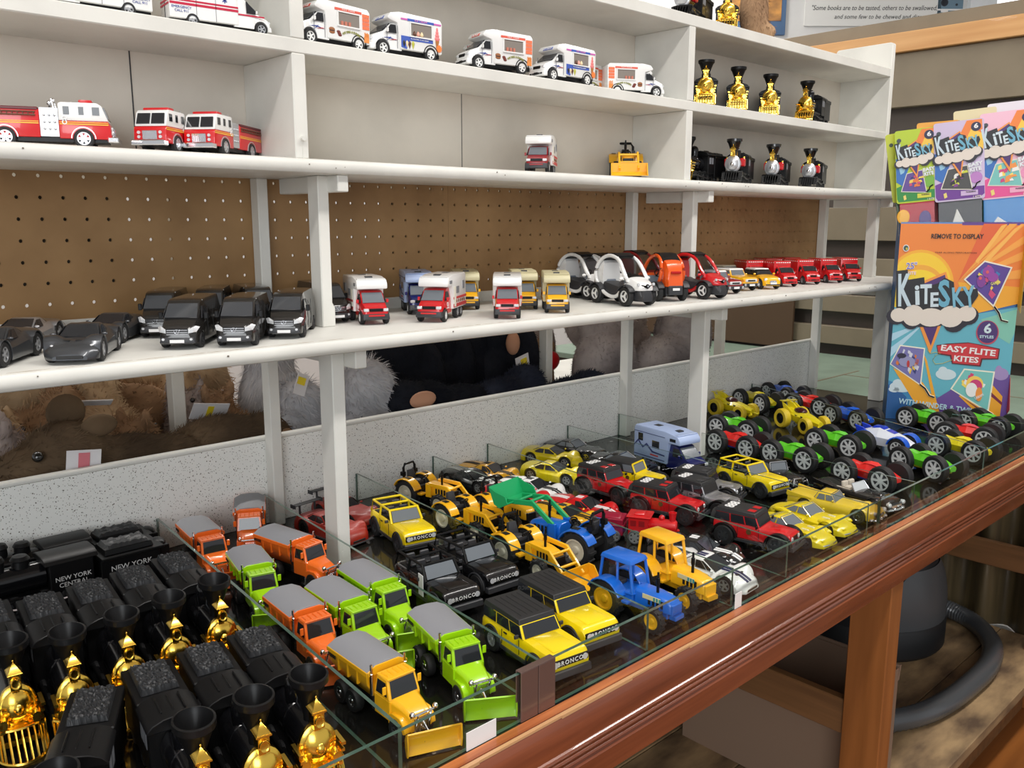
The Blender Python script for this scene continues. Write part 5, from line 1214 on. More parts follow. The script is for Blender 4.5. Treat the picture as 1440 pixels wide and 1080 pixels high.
            pair(r,'hot_dog_picture',lambda m,s:[m.ball((-.002-.0012*k,s*.0242,.0245-.0022*k),(.0036,.0009,.0022),10,6) for k in range(3)],mat('sausage_red',srgb(110,44,34),.5))
            pair(r,'fries_picture',lambda m,s:[m.box(-.0595,-.0500,s*.0242-.0003,s*.0242+.0006,.0155,.0240),*[m.box(-.0592+.0022*k,-.0577+.0022*k,s*.0243-.0003,s*.0243+.0006,.0235,.0290+.0012*(k%2)) for k in range(4)]],mat('fries_orange',srgb(226,140,70),.5))
            og=mat('olive_ink',srgb(140,140,50),.5)
            for s in (1,-1):
                w='HOT DOGS & BURGERS'; n=len(w)
                for k,ch in enumerate(w):
                    if ch==' ': continue
                    t=(k/(n-1)-.5)*2; xx=-.026+(-s)*.0155*t*(-1)*(-1)
                    text(ch,r,(xx,s*.0248,.0270-.0042*t*t),(RZ,-s*(-.45*t) if s>0 else .45*t,0 if s<0 else PI),.0046,og,bold=.02)
                text('FAST FOOD',r,(-.021,s*.0249,.0573),sd(s),.0034,WHITEINK,spacing=1.4)
        # front sign on the brow
        m=M(); m.box(.0385,.0400,-.012,.012,.0562,.0605,sx=-.0022); obj('brow_sign',m,mat('coral_decal',srgb(222,96,76),.5) if not ice else mat('blue_decal',srgb(60,90,180),.5),r,.0004)
        text('Fast Food' if not ice else 'ICE CREAM',r,(.0398,0,.0583),(RZ-.45,0,RZ),.0042,WHITEINK)
        pair(r,'swoosh',lambda m,s:[m.prism([(.050,.0265),(.036,.0280),(.024,.0245),(.036,.0265)],s*.0229-.0003,s*.0229+.0005,'y'),m.prism([(.042,.0225),(.036,.0270),(.034,.0290),(.0345,.0265)],s*.0229-.0003,s*.0229+.0006,'y')],mat('blue_ink',srgb(50,70,150),.5))
        pair(r,'red_swoosh',lambda m,s:m.prism([(.036,.0240),(.028,.0260),(.022,.0255),(.030,.0245)],s*.0230-.0003,s*.0230+.0006,'y'),mat('red_decal',srgb(190,60,60),.5))
        pair(r,'door_seam',lambda m,s:[m.box(x-.0003,x+.0003,s*.0230-.0003,s*.0230+.0004,.013,.046) for x in (.022,.041)],GREYPLAST)
    if amb: wheels(r,(xf,-.052),.0205,R,.008,rim='five',rimmat=SILVER,rr=.64)
    else:
        wheels(r,(xf,-.040),.0205,R,.008,rim='five',rimmat=WHITE if not red else SILVER,rr=.64)
        pair(r,'wheel_arch_trim',lambda m,s:m.ring([(.0125,-.0008),(.0140,-.0008),(.0140,.0008),(.0125,.0008)],(-.040,s*.0238,R),'y',16,0,0,180),BLACK)
    m=M(); m.box(-.06 if not amb else -.088,.05 if not amb else .07,-.018,.018,.007,.0135); obj('chassis',m,BLACK,r)
    return r

def fire_truck():
    r=vehicle('toy_fire_truck'); R=.0125
    YS=mat('yellow_decal2',srgb(240,180,60),.5)
    m=M(); m.prism([(.020,.012),(.020,.0345),(.078,.0345),(.0800,.030),(.0815,.012)],-.0235,.0235,'y'); obj('cab_lower',m,RED,r,.0012,2)
    m=M(); m.prism([(.020,.0345),(.020,.056),(.024,.0575),(.066,.0575),(.0715,.054),(.0785,.0345)],-.0230,.0230,'y'); obj('cab_upper',m,PWHITE,r,.0014,2)
    m=M(); m.quad((.0775,-.0215,.0375),(.0775,.0215,.0375),(.0725,.0205,.0525),(.0725,-.0205,.0525),(.03,.53,.02,.03),.0012); m.quad((.0775,-.0215,.0375),(.0775,.0215,.0375),(.0725,.0205,.0525),(.0725,-.0205,.0525),(.53,.03,.02,.03),.0012); obj('windshield',m,SMOKE,r)
    for x0,x1 in ((.060,.0685),(.044,.050),(.026,.033)): pair(r,'side_window',lambda m,s:m.box(x0,x1,s*.0231-.0004,s*.0231+.0006,.0420,.0520),SMOKE)
    m=M(); m.box(.044,.060,-.019,.019,.0575,.0615); obj('light_bar',m,RED,r,.0016,2)
    m=M(); m.box(.0800,.0830,-.0105,.0105,.0165,.0285); [m.box(.0828,.0838,-.0095+.0032*k,-.0080+.0032*k,.0175,.0275) for k in range(7)]; obj('grille',m,CHROME,r,.0005)
    m=M(); m.box(.076,.0895,-.0245,.0245,.0085,.0155,ty=.001); obj('bumper',m,CHROME,r,.0012)
    pair(r,'headlight',lambda m,s:[m.cyl((.0818,s*.0155,.0200+.006*k),.0022,.0018,'x',10) for k in range(2)],LAMP)
    pair(r,'cab_stripe',lambda m,s:[m.box(.021,.0785,s*.0236-.0003,s*.0236+.0004,.0295,.0310),m.box(.021,.0785,s*.0236-.0003,s*.0236+.0004,.0320,.0330)],YS)
    pair(r,'eight_emblem',lambda m,s:[m.ring([(.0030,-.0004),(.0030,.0004),(.0018,.0004),(.0018,-.0004)],(.027,s*.0237,z),'y',14) for z in (.0325,.0375)],WHITEINK)
    m=M(); m.box(-.002,.020,-.0225,.0225,.014,.050); 
    for s in (1,-1):
        for k in range(3):
            for j in range(3): m.ball((.0035+.006*k,s*.0228,.0235+.0085*j),.0017,8,6)
    obj('pump_panel',m,SILVER,r,.0008)
    m=M(); m.tube([(.008,0,.050),(.008,0,.060),(.014,0,.063)],.002,6); m.ball((.008,0,.058),.0035,10,8); m.sym(lambda s:m.tube([(.014,s*.012,.050),(.012,s*.012,.062)],.0008,5)); m.tube([(.020,.010,.059),(.044,.010,.059)],.0009,5); obj('water_cannon',m,CHROME,r)
    m=M(); m.box(-.080,-.002,-.0235,.0235,.013,.048); obj('rear_body',m,RED,r,.0012,2)
    m=M(); m.box(-.079,-.003,-.0242,.0242,.0462,.0502); obj('hose_bed_rail',m,mat('maroon_rail',(.12,.012,.016),.4),r,.0008)
    m=M(); m.box(-.074,-.006,-.018,.018,.0490,.0506); obj('hose_bed',m,BLACK,r)
    pair(r,'ladder',lambda m,s:[m.tube([(-.076,s*.0245,.0400),(-.006,s*.0245,.0400)],.0010,6),m.tube([(-.076,s*.0245,.0440),(-.006,s*.0245,.0440)],.0010,6),*[m.tube([(-.074+.006*k,s*.0245,.0400),(-.074+.006*k,s*.0245,.0440)],.0007,5) for k in range(12)]],mat('ladder_brown',srgb(104,64,44),.5))
    pair(r,'body_stripe',lambda m,s:[m.box(-.079,-.003,s*.0236-.0003,s*.0236+.0004,.0295,.0310),m.box(-.079,-.003,s*.0236-.0003,s*.0236+.0004,.0320,.0330)],YS)
    m=M(); m.box(-.078,.076,-.019,.019,.008,.0135); obj('chassis',m,BLACK,r)
    for x in (.048,-.042): pair(r,'wheel_arch_trim',lambda m,s:m.ring([(.0136,-.0008),(.0148,-.0008),(.0148,.0008),(.0136,.0008)],(x,s*.0234,R),'y',16,0,0,180),SILVER)
    wheels(r,(.048,-.042),.0208,R,.0085,rim='six',rimmat=SILVER,rr=.66); return r

def red_train():
    r=vehicle('toy_red_train')
    m=M(); m.box(-.012,.062,-.016,.016,.014,.024); m.lathe([(.012,0),(.013,.002),(.013,.05),(.010,.053),(.0005,.054)],(.006,0,.034),'x',16); obj('boiler',m,RED,r)
    m=M(); m.box(-.030,.008,-.020,.020,.014,.050); m.box(-.034,.012,-.0225,.0225,.050,.0535); m.box(-.022,.000,-.012,.012,.0535,.0575,tx=.002,ty=.002); obj('cab',m,RED,r,.0012)
    pair(r,'cab_window',lambda m,s:[m.box(x,x+.011,s*.0201-.0003,s*.0201+.0005,.034,.045) for x in (-.026,-.010)],DRED)
    m=M(); m.lathe([(.0065,0),(.0060,.006),(.0075,.015),(.0078,.018),(.0062,.018),(.005,.010),(.0005,.009)],(.050,0,.044),'z',16); obj('smokestack',m,RED,r)
    m=M(); m.ball((.030,0,.049),(.006,.006,.006)); m.sym(lambda s:m.cyl((.052,s*.016,.020),.005,.016,'x',10)); obj('steam_dome',m,RED,r)
    m=M(); m.prism([(-.02,.060),(.02,.060),(.0,.074)],.004,.018,'z'); obj('cowcatcher',m,RED,r,.001) if False else None
    m=M(); m.box(.060,.070,-.017,.017,.006,.018,tx=.003); obj('cowcatcher',m,RED,r,.001)
    CR=mat('cranberry_plastic',srgb(150,20,50),.35)
    m=M(); m.box(-.100,-.040,-.0215,.0215,.012,.044); m.box(-.103,-.037,-.024,.024,.030,.033); obj('tender',m,CR,r,.0012)
    m=M(); m.box(-.094,-.046,-.017,.017,.044,.047,tx=.003,ty=.003); obj('coal_load',m,CR,r,.001)
    for x,R_ in ((-.086,.0115),(-.055,.0115),(-.016,.0135),(.020,.0135),(.050,.0115)): wheels(r,(x,),.0235,R_,.006,rim='six',rimmat=SILVER,rr=.8,tyremat=mat('grey_wheel_rim',(.12,.12,.13),.4))
    return r
# ------------------------------------------------------------------ angled wall at the far right with sign, picture, poster, window
camx,camy,camz=-.6985,-1.1103,.5247
yaw=.7534; FH=Vector((math.sin(yaw),math.cos(yaw),0)); UH=Vector((math.cos(yaw),-math.sin(yaw),0))
WB=Vector((camx,camy,0))+FH*4.57
def wallpt(s,z,off=0): p=WB+UH*s-FH*off; return (p.x,p.y,z)
WR=-yaw                          # wall-mounted things: local x along the wall, local -y out of it
kb_=[None]
def fit(s,parent,loc,rot,width,height,m,name='lettering',shear=0,bold=0,ext=.0002,align='CENTER'):
    """lettering scaled to a given width and cap height"""
    if parent is kb_[0]: width*=KS
    me=textmesh(s,1.,align=align,m=m,shear=shear,bold=bold,ext=.001)
    xs=[v.co.x for v in me.vertices]; ys=[v.co.y for v in me.vertices]
    o=link(name,me,parent,loc,rot); sx=width/(max(xs)-min(xs)); sy=height/(max(ys)-min(ys)); o.scale=(sx,sy,ext/.001); return o
def wobj(name,s,z,label=None,cat=None,off=.0045):
    t=empty(name,wallpt(s,z,off),WR)
    if label: tag(t,label,cat)
    return t
def wstruct(name,m,mt,off=0,bevel=0):
    o=obj(name,m,mt,None,bevel,loc=wallpt(0,0,off),rot=(0,0,WR)); o['kind']='structure'; return o
wstruct('wall_right',M().box(-2.05,4.0,0,.1,-.8,2.1),WALLW)
WPANE=mat('window_daylight_pane',(.9,.93,.97),.2); b_=WPANE.node_tree.nodes['Principled BSDF']; b_.inputs['Emission Color'].default_value=(.93,.96,1,1); b_.inputs['Emission Strength'].default_value=1.5
w1=wstruct('window_1',M().box(2.37,3.05,-.012,-.002,1.30,2.02),WPANE)
fr=M()
for x0,x1,z0,z1 in ((2.24,2.37,1.24,2.08),(3.05,3.15,1.24,2.08),(2.37,3.05,2.02,2.08),(2.37,3.05,1.24,1.30),(2.66,2.675,1.30,2.02)): fr.box(x0,x1,-.035,-.001,z0,z1)
obj('window_frame',fr,mat('window_frame_paint',srgb(226,230,232),.4),w1)
q=wobj('quote_sign',1.775,1.58,'white paper sign with a black italic quotation about books on the far wall','sign')
m=M(); m.box(-.335,.335,-.003,.003,-.10,.14); obj('paper',m,mat('sign_paper',srgb(232,232,228),.6),q,.0004)
INK=mat('sign_ink',(.02,.02,.022),.6)
fit('"Some books are to be tasted, others to be swallowed,',q,(.005,-.0035,-.016),(RZ,0,0),.615,.027,INK,shear=.28)
fit('and some few to be chewed and digested.”',q,(.06,-.0035,-.057),(RZ,0,0),.50,.027,INK,shear=.28)
fit('Francis Bacon',q,(.215,-.0035,-.092),(RZ,0,0),.20,.020,INK,shear=.28)
q=wobj('robot_picture',2.155,1.60,'blue grey picture print beside the quotation sign','picture')
m=M(); m.box(-.062,.062,-.003,.003,-.12,.12); obj('print_sheet',m,mat('slate_print',srgb(104,132,150),.5),q)
m=M(); m.lathe([(.018,0),(.018,.001),(.014,.001),(.014,0)],(-.03,-.004,-.01),'y',20); m.cyl((.03,-.004,-.02),.006,.001,'y',14); obj('printed_dial',m,mat('dark_print',srgb(44,50,62),.5),q)
m=M(); m.box(-.062,.062,-.0045,-.003,-.047,-.040); m.box(-.045,-.01,-.0045,-.003,-.056,-.047); obj('pale_stripe',m,WHITEINK,q)
m=M(); m.prism([(-.058,-.115),(.01,-.115),(.01,-.065),(-.058,-.075)],-.0045,-.003,'y'); m.prism([(.01,-.115),(.06,-.115),(.06,-.095),(.01,-.06)],-.0048,-.003,'y'); obj('printed_block',m,mat('sky_print',srgb(130,160,186),.5),q)
q=wobj('framed_poster',1.195,1.62,'blue bordered poster with a warm sunset picture behind the brown plush on the top shelf','poster',.0075)
m=M(); m.box(-.153,.153,-.006,.006,-.184,.18); obj('border',m,mat('poster_blue',srgb(92,124,164),.5),q,.005,2)
PO=mat('sunset_print',(.5,.25,.08),.5); add_noise(PO,srgb(92,64,56),srgb(222,160,84),7,5,(1,1,1.6),0,.36,.62)
m=M(); m.box(-.135,.128,-.0085,-.006,-.118,.165); obj('print',m,PO,q)
m=M(); rnd=random.Random(2)
for k in range(7): m.ball((rnd.uniform(-.08,.1),-.0085,rnd.uniform(-.10,.05)),(.018,.0008,.007),10,5)
obj('printed_bird',m,mat('bird_print',srgb(74,52,50),.5),q)

# ------------------------------------------------------------------ kite display
P0=Vector((1.638,-.110,0)); P1=Vector((1.775,-.365,0)); Wd=(P1-P0).length; Hd=.522; Dd=.11; KS=Wd/.326
U_=(P1-P0).normalized(); N_=Vector((U_.y,-U_.x,0))          # N_ points to the viewer side
if N_.dot(Vector((camx,camy,0))-P0)<0: N_=-N_
KR=math.atan2(U_.y,U_.x)
Kc=P0+U_*Wd/2-N_*Dd/2
kb=empty('kite_display_box',(Kc.x,Kc.y,.0005),KR); tag(kb,'orange and blue cardboard kite display box at the right end of the table','display box')
kb_[0]=kb
def px2k(px,py):
    xl=1258-13*(py-315)/273; xr=1438-13*(py-315)/273
    return ((px-xl)/(xr-xl)-.5)*Wd,(588-py)/272*Hd
def k6(cx,cy): return px2k(1240+cx/7.2,310+cy/7.2)
def k7(cx,cy): return px2k(1240+cx/7.2,450+cy/7.2)
FY=-Dd/2
_ly=[0]
def ink(col): return mat('print_%d_%d_%d'%col,srgb(*col),.42)
def clipx(p): return (min(max(p[0],-Wd/2),Wd/2),min(max(p[1],0),Hd))
def layer(name,polys,col,lv,par=None,clip=True,fy=None,thick=.00025):
    m=M(); f=FY if fy is None else fy
    for i,po in enumerate(polys):
        po=[clipx(p) for p in po] if clip else po
        m.prism(po,f-.00025*lv-thick-.00003*i,f-.00025*lv+.00001,'y')
    return obj(name,m,ink(col),par or kb,ang=10)
def ell(f,c,rx,ry,n=40): return [f(c[0]+rx*math.cos(2*PI*k/n),c[1]+ry*math.sin(2*PI*k/n)) for k in range(n)]
m=M(); m.box(-Wd/2,Wd/2,-Dd/2,-Dd/2+.003,0,Hd); m.box(-Wd/2,Wd/2,Dd/2-.003,Dd/2,0,Hd+.06); m.box(-Wd/2,-Wd/2+.003,-Dd/2,Dd/2,0,Hd); m.box(Wd/2-.003,Wd/2,-Dd/2,Dd/2,0,Hd); m.box(-Wd/2,Wd/2,-Dd/2,Dd/2,0,.004); obj('carton',m,ink((52,112,176)),kb)
layer('printed_field',[[k6(60,38),k6(1440,20),k6(1440,800),k6(60,880)]],(238,134,48),1).name='printed_background'
layer('printed_sun',[ell(k6,(360,640),360,345)],(244,178,44),2)
layer('printed_sun',[ell(k6,(360,640),330,318)],(248,206,44),3)
layer('printed_sun',[ell(k6,(360,640),250,200)],(240,172,52),4)
layer('printed_sun',[ell(k6,(360,640),215,150),[k6(90,640),k6(680,640),k6(900,920),k6(60,900)]],(248,214,40),5)
rays=[]
for a,b in ((1000,1230),(1260,1340),(1375,1440)): rays.append([k6(760,600),k6(a,40),k6(b,40)])
for a,b in ((150,230),(300,380),(470,560)): rays.append([k6(760,600),k6(1440,a),k6(1440,b)])
layer('printed_ray',[rays[0]],(228,100,46),3); layer('printed_ray',rays[1:],(246,170,70),4)
layer('printed_ray',[[k6(1180,60),k6(1240,40),k6(960,420),k6(930,400)],[k6(1310,90),k6(1400,40),k6(1040,430),k6(1010,400)]],(250,186,84),5)
layer('printed_ray',[[k6(760,600),k6(1440,640),k6(1440,800),k6(900,920)]],(242,172,40),3)
layer('printed_sky',[[k6(50,860),k6(300,940),k6(900,920),k6(1440,830),k7(1440,1080),k7(0,1080)]],(98,178,196),6)
layer('printed_sky',[[k7(0,600),k7(420,700),k7(700,760),k7(1440,560),k7(1440,1080),k7(0,1080)]],(60,134,182),7)
layer('printed_sky',[[k7(560,780),k7(900,560),k7(1440,480),k7(1440,1080),k7(420,1080)]],(104,76,150),8)
layer('printed_sky',[[k7(0,640),k7(140,660),k7(260,760),k7(300,1080),k7(0,1080)]],(38,92,152),8)
layer('printed_ray',[[k7(430,0),k7(30,120),k7(30,200)],[k7(430,0),k7(30,260),k7(30,360)],[k6(300,940),k6(60,900),k6(60,960)]],(176,214,232),7)
layer('printed_sky',[[k6(1020,960),k6(1400,850),k6(1400,1080),k7(1330,180),k7(1100,60)]],(128,196,176),7)
for c,rx in (((200,660),(130,55)),((680,510),(110,55)),((1260,480),(80,60)),((120,690),(60,30))):
    layer('printed_cloud',[ell(k7,c,*rx),ell(k7,(c[0]-rx[0]*.3,c[1]-rx[1]*.6),rx[0]*.45,rx[1]*.8)],(206,222,228) if c[0]<1000 else (160,140,190),9)
# streamers behind the kites
layer('printed_streamer',[[k7(100,470),k7(430,600),k7(600,800),k7(630,900),k7(420,860),k7(330,780)],[k7(425,300),k7(470,380),k7(610,840),k7(540,740)]],(238,168,40),10)
layer('printed_streamer',[[k7(830,720),k7(1160,570),k7(1290,700),k7(1270,960),k7(1180,960),k7(1000,860)]],(238,168,40),10)
layer('printed_streamer',[[k7(1165,660),k7(1290,760),k7(1290,790),k7(1165,700)],[k7(880,740),k7(1240,930),k7(1220,950),k7(860,730)]],(120,30,60),11)
rnd=random.Random(11)
def kite(pts,f,cols,word=None,wp=None,tail=None,fig=None):
    c=[sum(p[i] for p in pts)/4 for i in (0,1)]
    big=[(c[0]+(p[0]-c[0])*1.09,c[1]+(p[1]-c[1])*1.09) for p in pts]
    layer('printed_kite_border',[[f(*p) for p in big]],(240,236,214),11)
    k=layer('printed_kite',[[f(*p) for p in pts]],cols[0],12)
    def inside(u,v): # bilinear on the quad
        a,b,c_,d=pts; x=(a[0]*(1-u)+b[0]*u)*(1-v)+(d[0]*(1-u)+c_[0]*u)*v; y=(a[1]*(1-u)+b[1]*u)*(1-v)+(d[1]*(1-u)+c_[1]*u)*v; return f(x,y)
    for i,cl in enumerate(cols[1:]):
        po=[]
        for j in range(5):
            u,v=rnd.uniform(.08,.72),rnd.uniform(.08,.72); w,h=rnd.uniform(.08,.24),rnd.uniform(.08,.24)
            po.append([inside(u,v),inside(u+w,v+h*.2),inside(u+w*.8,v+h),inside(u+w*.1,v+h*.8)])
        layer('printed_shape',po,cl,13+i)
    if fig: 
        for i,(cc,rx,ry,cl) in enumerate(fig): layer('printed_figure',[ell(f,cc,rx,ry,24)],cl,18+i)
    if tail:
        m=M(); pw=[f(*p) for p in tail[0]]; m.tube([(p[0],FY-.0030,p[1]) for p in pw],.0034,6); obj('kite_tail_border',m,ink((240,236,214)),kb)
        m=M(); m.tube([(p[0],FY-.0052,p[1]) for p in pw],.0021,6); obj('kite_tail',m,ink((20,18,24)),kb)
    if word:
        p=f(*wp[0]); fit(word,kb,(p[0],FY-.0072,p[1]),(RZ,-math.radians(wp[1]),0),wp[2],wp[3],ink(wp[4]),bold=.01)
kite([(1030,405),(1295,460),(1140,815),(840,575)],k6,[(88,62,150),(30,34,92),(206,70,120),(236,214,90),(60,120,180)],'GAMER',((1145,605),14,.024,.0075,(240,232,130)),[[(1150,830),(1200,890),(1230,960),(1300,975)]],
     [((1070,500),60,55,(150,64,160)),((1000,590),45,60,(130,60,150)),((1120,550),55,45,(150,64,160)),((1060,500),16,16,(220,90,100)),((990,560),16,16,(220,90,100))])
kite([(175,245),(430,265),(405,620),(75,430)],k7,[(120,116,176),(54,58,120),(240,200,60),(220,120,50),(214,214,226)],'TUBULAR',((360,400),80,.022,.008,(220,96,40)),[[(400,620),(460,660),(510,730),(565,745)]],
     [((250,400),90,55,(150,150,190)),((190,340),50,26,(40,36,60)),((265,420),16,36,(190,50,50))])
kite([(880,455),(1180,470),(1140,850),(755,650)],k7,[(120,196,190),(240,120,70),(250,220,100),(214,60,110),(240,240,236)],None,None,[[(1130,850),(1190,880),(1250,945)]],
     [((990,590),90,80,(250,206,90)),((1000,610),70,66,(206,60,120)),((960,650),62,72,(240,238,236)),((1040,690),36,70,(240,150,60))])
for p,w in ((k7(1040,710),.026),): fit('Unicorn',kb,(p[0],FY-.0066,p[1]),(RZ,-math.radians(35),0),w,.0085,ink((240,240,240)),bold=.02,shear=.2)
# logo on a shared routine (also used by the kite packets)
def logo(par,cx,cz,s,fy,ro=0.):
    """two-tone jagged logo with cloud; s = width"""
    def T(x,z): 
        c_,s_=math.cos(ro),math.sin(ro); return (cx+(x*c_-z*s_)*s, cz+(x*s_+z*c_)*s)
    def L(name,polys,col,lv): return layer(name,[[T(*p) for p in po] for po in polys],col,lv,par,False,fy)
    L('logo_kite',[[(-.28,.24),(.09,.42),(.20,.10),(-.02,-.74),(-.25,-.2)]],(240,150,60),14)
    L('logo_kite',[[(-.24,.22),(.08,.38),(.15,.10),(-.02,-.62),(-.21,-.2)]],(74,40,110),15)
    L('logo_shadow',[[(-.55,.42),(-.40,.44),(-.38,.30),(-.18,.34),(-.16,.20),(.0,.26),(.08,.34),(.20,.28),(.22,.14),(.5,.20),(.52,.10),(.40,-.12),(.3,-.2),(-.5,-.2)]],(20,20,26),16)
    L('logo_cloud_shadow',[[(-.52+.0,-.16)]+[(-.5+.13*math.cos(a),-.22+.12*math.sin(a)) for a in [PI*.6+k*PI*1.1/8 for k in range(9)]]+[(-.30+.1*math.cos(a),-.30+.1*math.sin(a)) for a in [PI*1.2+k*PI*.6/6 for k in range(7)]]+[(-.02,-.36),(.12,-.32)]+[(.25+.13*math.cos(a),-.30+.12*math.sin(a)) for a in [PI*1.15+k*PI*.7/6 for k in range(7)]]+[(.42+.13*math.cos(a),-.18+.13*math.sin(a)) for a in [-PI*.5+k*PI*.9/7 for k in range(8)]]],(30,26,40),17)
    cl=[[(-.47+.105*math.cos(a),-.20+.10*math.sin(a)) for a in [2*PI*k/20 for k in range(20)]],[(-.28+.14*math.cos(a),-.20+.15*math.sin(a)) for a in [2*PI*k/20 for k in range(20)]],[(-.05+.18*math.cos(a),-.22+.13*math.sin(a)) for a in [2*PI*k/20 for k in range(20)]],[(.2+.16*math.cos(a),-.20+.15*math.sin(a)) for a in [2*PI*k/20 for k in range(20)]],[(.4+.115*math.cos(a),-.15+.11*math.sin(a)) for a in [2*PI*k/20 for k in range(20)]]]
    L('logo_cloud',cl,(226,216,204),19)
    # letters, each its own size and tilt
    for ch,x,z,w,h,tl,c in (('K',-.43,.13,.20,.50,4,(196,216,226)),('i',-.25,.08,.07,.30,6,(206,222,230)),('T',-.14,.09,.17,.30,4,(206,222,230)),('E',-.03,.02,.12,.22,4,(206,222,230)),('S',.09,.10,.17,.42,6,(104,172,198)),('K',.26,.06,.17,.30,8,(118,180,204)),('Y',.41,.07,.18,.32,10,(118,180,204))):
        p=T(x,z); fit(ch,par,(p[0],fy-.0058,p[1]),(RZ,-math.radians(tl)-ro,0),w*s*.86,h*s*.92,ink(c),'logo_letter',bold=.03,ext=.0006)
p=k6(540,800); kb_[0]=None; logo(kb,p[0],p[1],.211*KS,FY); kb_[0]=kb
p=k6(728,165); fit('REMOVE TO DISPLAY',kb,(p[0],FY-.0030,p[1]),(RZ,0,0),.137,.0125,ink((18,16,18)),bold=.02)
p=k6(722,320); fit('TEAR ALONG PERFORATION',kb,(p[0],FY-.0030,p[1]),(RZ,0,0),.110,.0036,ink((60,40,20)))
p=k6(262,455); fit('25"',kb,(p[0],FY-.0034,p[1]),(RZ,-.06,0),.030,.0185,ink((232,226,240)),bold=.05); fit('25"',kb,(p[0],FY-.0040,p[1]),(RZ,-.06,0),.028,.0165,ink((92,96,190)),bold=.0)
p=k6(262,525); fit('KITE',kb,(p[0],FY-.0034,p[1]),(RZ,0,0),.024,.0085,ink((236,214,226)),bold=.03)
p=k6(192,280); layer('maker_mark',[ell(k6,(192,280),34,34)],(226,226,220),12); layer('maker_mark',[ell(k6,(192,280),26,26)],(50,84,76),13); layer('maker_mark',[ell(k6,(200,286),11,13)],(206,190,60),14)
layer('styles_badge',[ell(k6,(1095,1085),118,118)],(190,70,90),12); layer('styles_badge',[ell(k6,(1095,1080),106,108)],(70,44,110),13)
p=k6(1095,1050); fit('6',kb,(p[0],FY-.0044,p[1]),(RZ,0,0),.020,.0265,ink((206,226,232)),bold=.03)
p=k7(1088,120); fit('STYLES',kb,(p[0],FY-.0044,p[1]),(RZ,0,0),.037,.0075,ink((196,224,236)),bold=.03)
layer('name_panel',[[k7(565,220),k7(680,200),k7(900,180),k7(980,190),k7(1235,230),k7(1225,335),k7(1060,345),k7(1045,415),k7(740,400),k7(715,325),k7(585,310)]],(90,20,30),12)
layer('name_panel',[[k7(572,228),k7(690,208),k7(905,188),k7(975,196),k7(1222,238),k7(1212,325),k7(1045,332),k7(1030,402),k7(748,390),k7(728,312),k7(592,300)]],(206,48,56),13)
p=k7(900,262); fit('EASY FLITE',kb,(p[0],FY-.0046,p[1]),(RZ,.07,0),.146,.0165,ink((240,232,232)),bold=.03)
p=k7(885,350); fit('KITES',kb,(p[0],FY-.0046,p[1]),(RZ,.05,0),.066,.0155,ink((240,232,232)),bold=.03)
p=k7(615,838); fit('WITH WINDER & TWINE',kb,(p[0],FY-.0046,p[1]),(RZ,.09,0),.222,.0150,ink((190,224,234)),bold=.02)
m=M(); m.tube([(q_[0],FY-.0035,q_[1]) for q_ in [k7(*c) for c in ((470,270),(500,305),(560,290),(620,300),(560,320),(530,370),(560,410),(640,400),(740,360))]],.0007,5); obj('printed_string',m,ink((206,190,90)),kb)
# top flap edge strip and right side print
m=M(); m.box(-Wd/2,Wd/2,FY-.0004,FY+.0034,Hd-.004,Hd+.004); obj('top_edge_print',m,ink((96,140,200)),kb)
m=M(); m.box(.0,Wd/2,FY-.0007,FY+.0036,Hd-.0035,Hd+.0042); obj('top_edge_print',m,ink((96,60,140)),kb)
m=M(); m.prism([(-.097,.30),(.097,.36),(.097,.52),(-.097,.52)],Wd/2,Wd/2+.0004,'x'); obj('side_print',m,ink((246,200,60)),kb)
m=M(); m.prism([(-.09,.05),(-.06,.13),(-.04,.09),(-.06,.03)],Wd/2,Wd/2+.0008,'x'); obj('side_kite_print',m,ink((200,60,70)),kb)
m=M(); m.prism([(-.098,0),(.097,0),(.097,.12),(-.098,.02)],Wd/2,Wd/2+.0005,'x'); obj('side_print',m,ink((130,100,180)),kb)

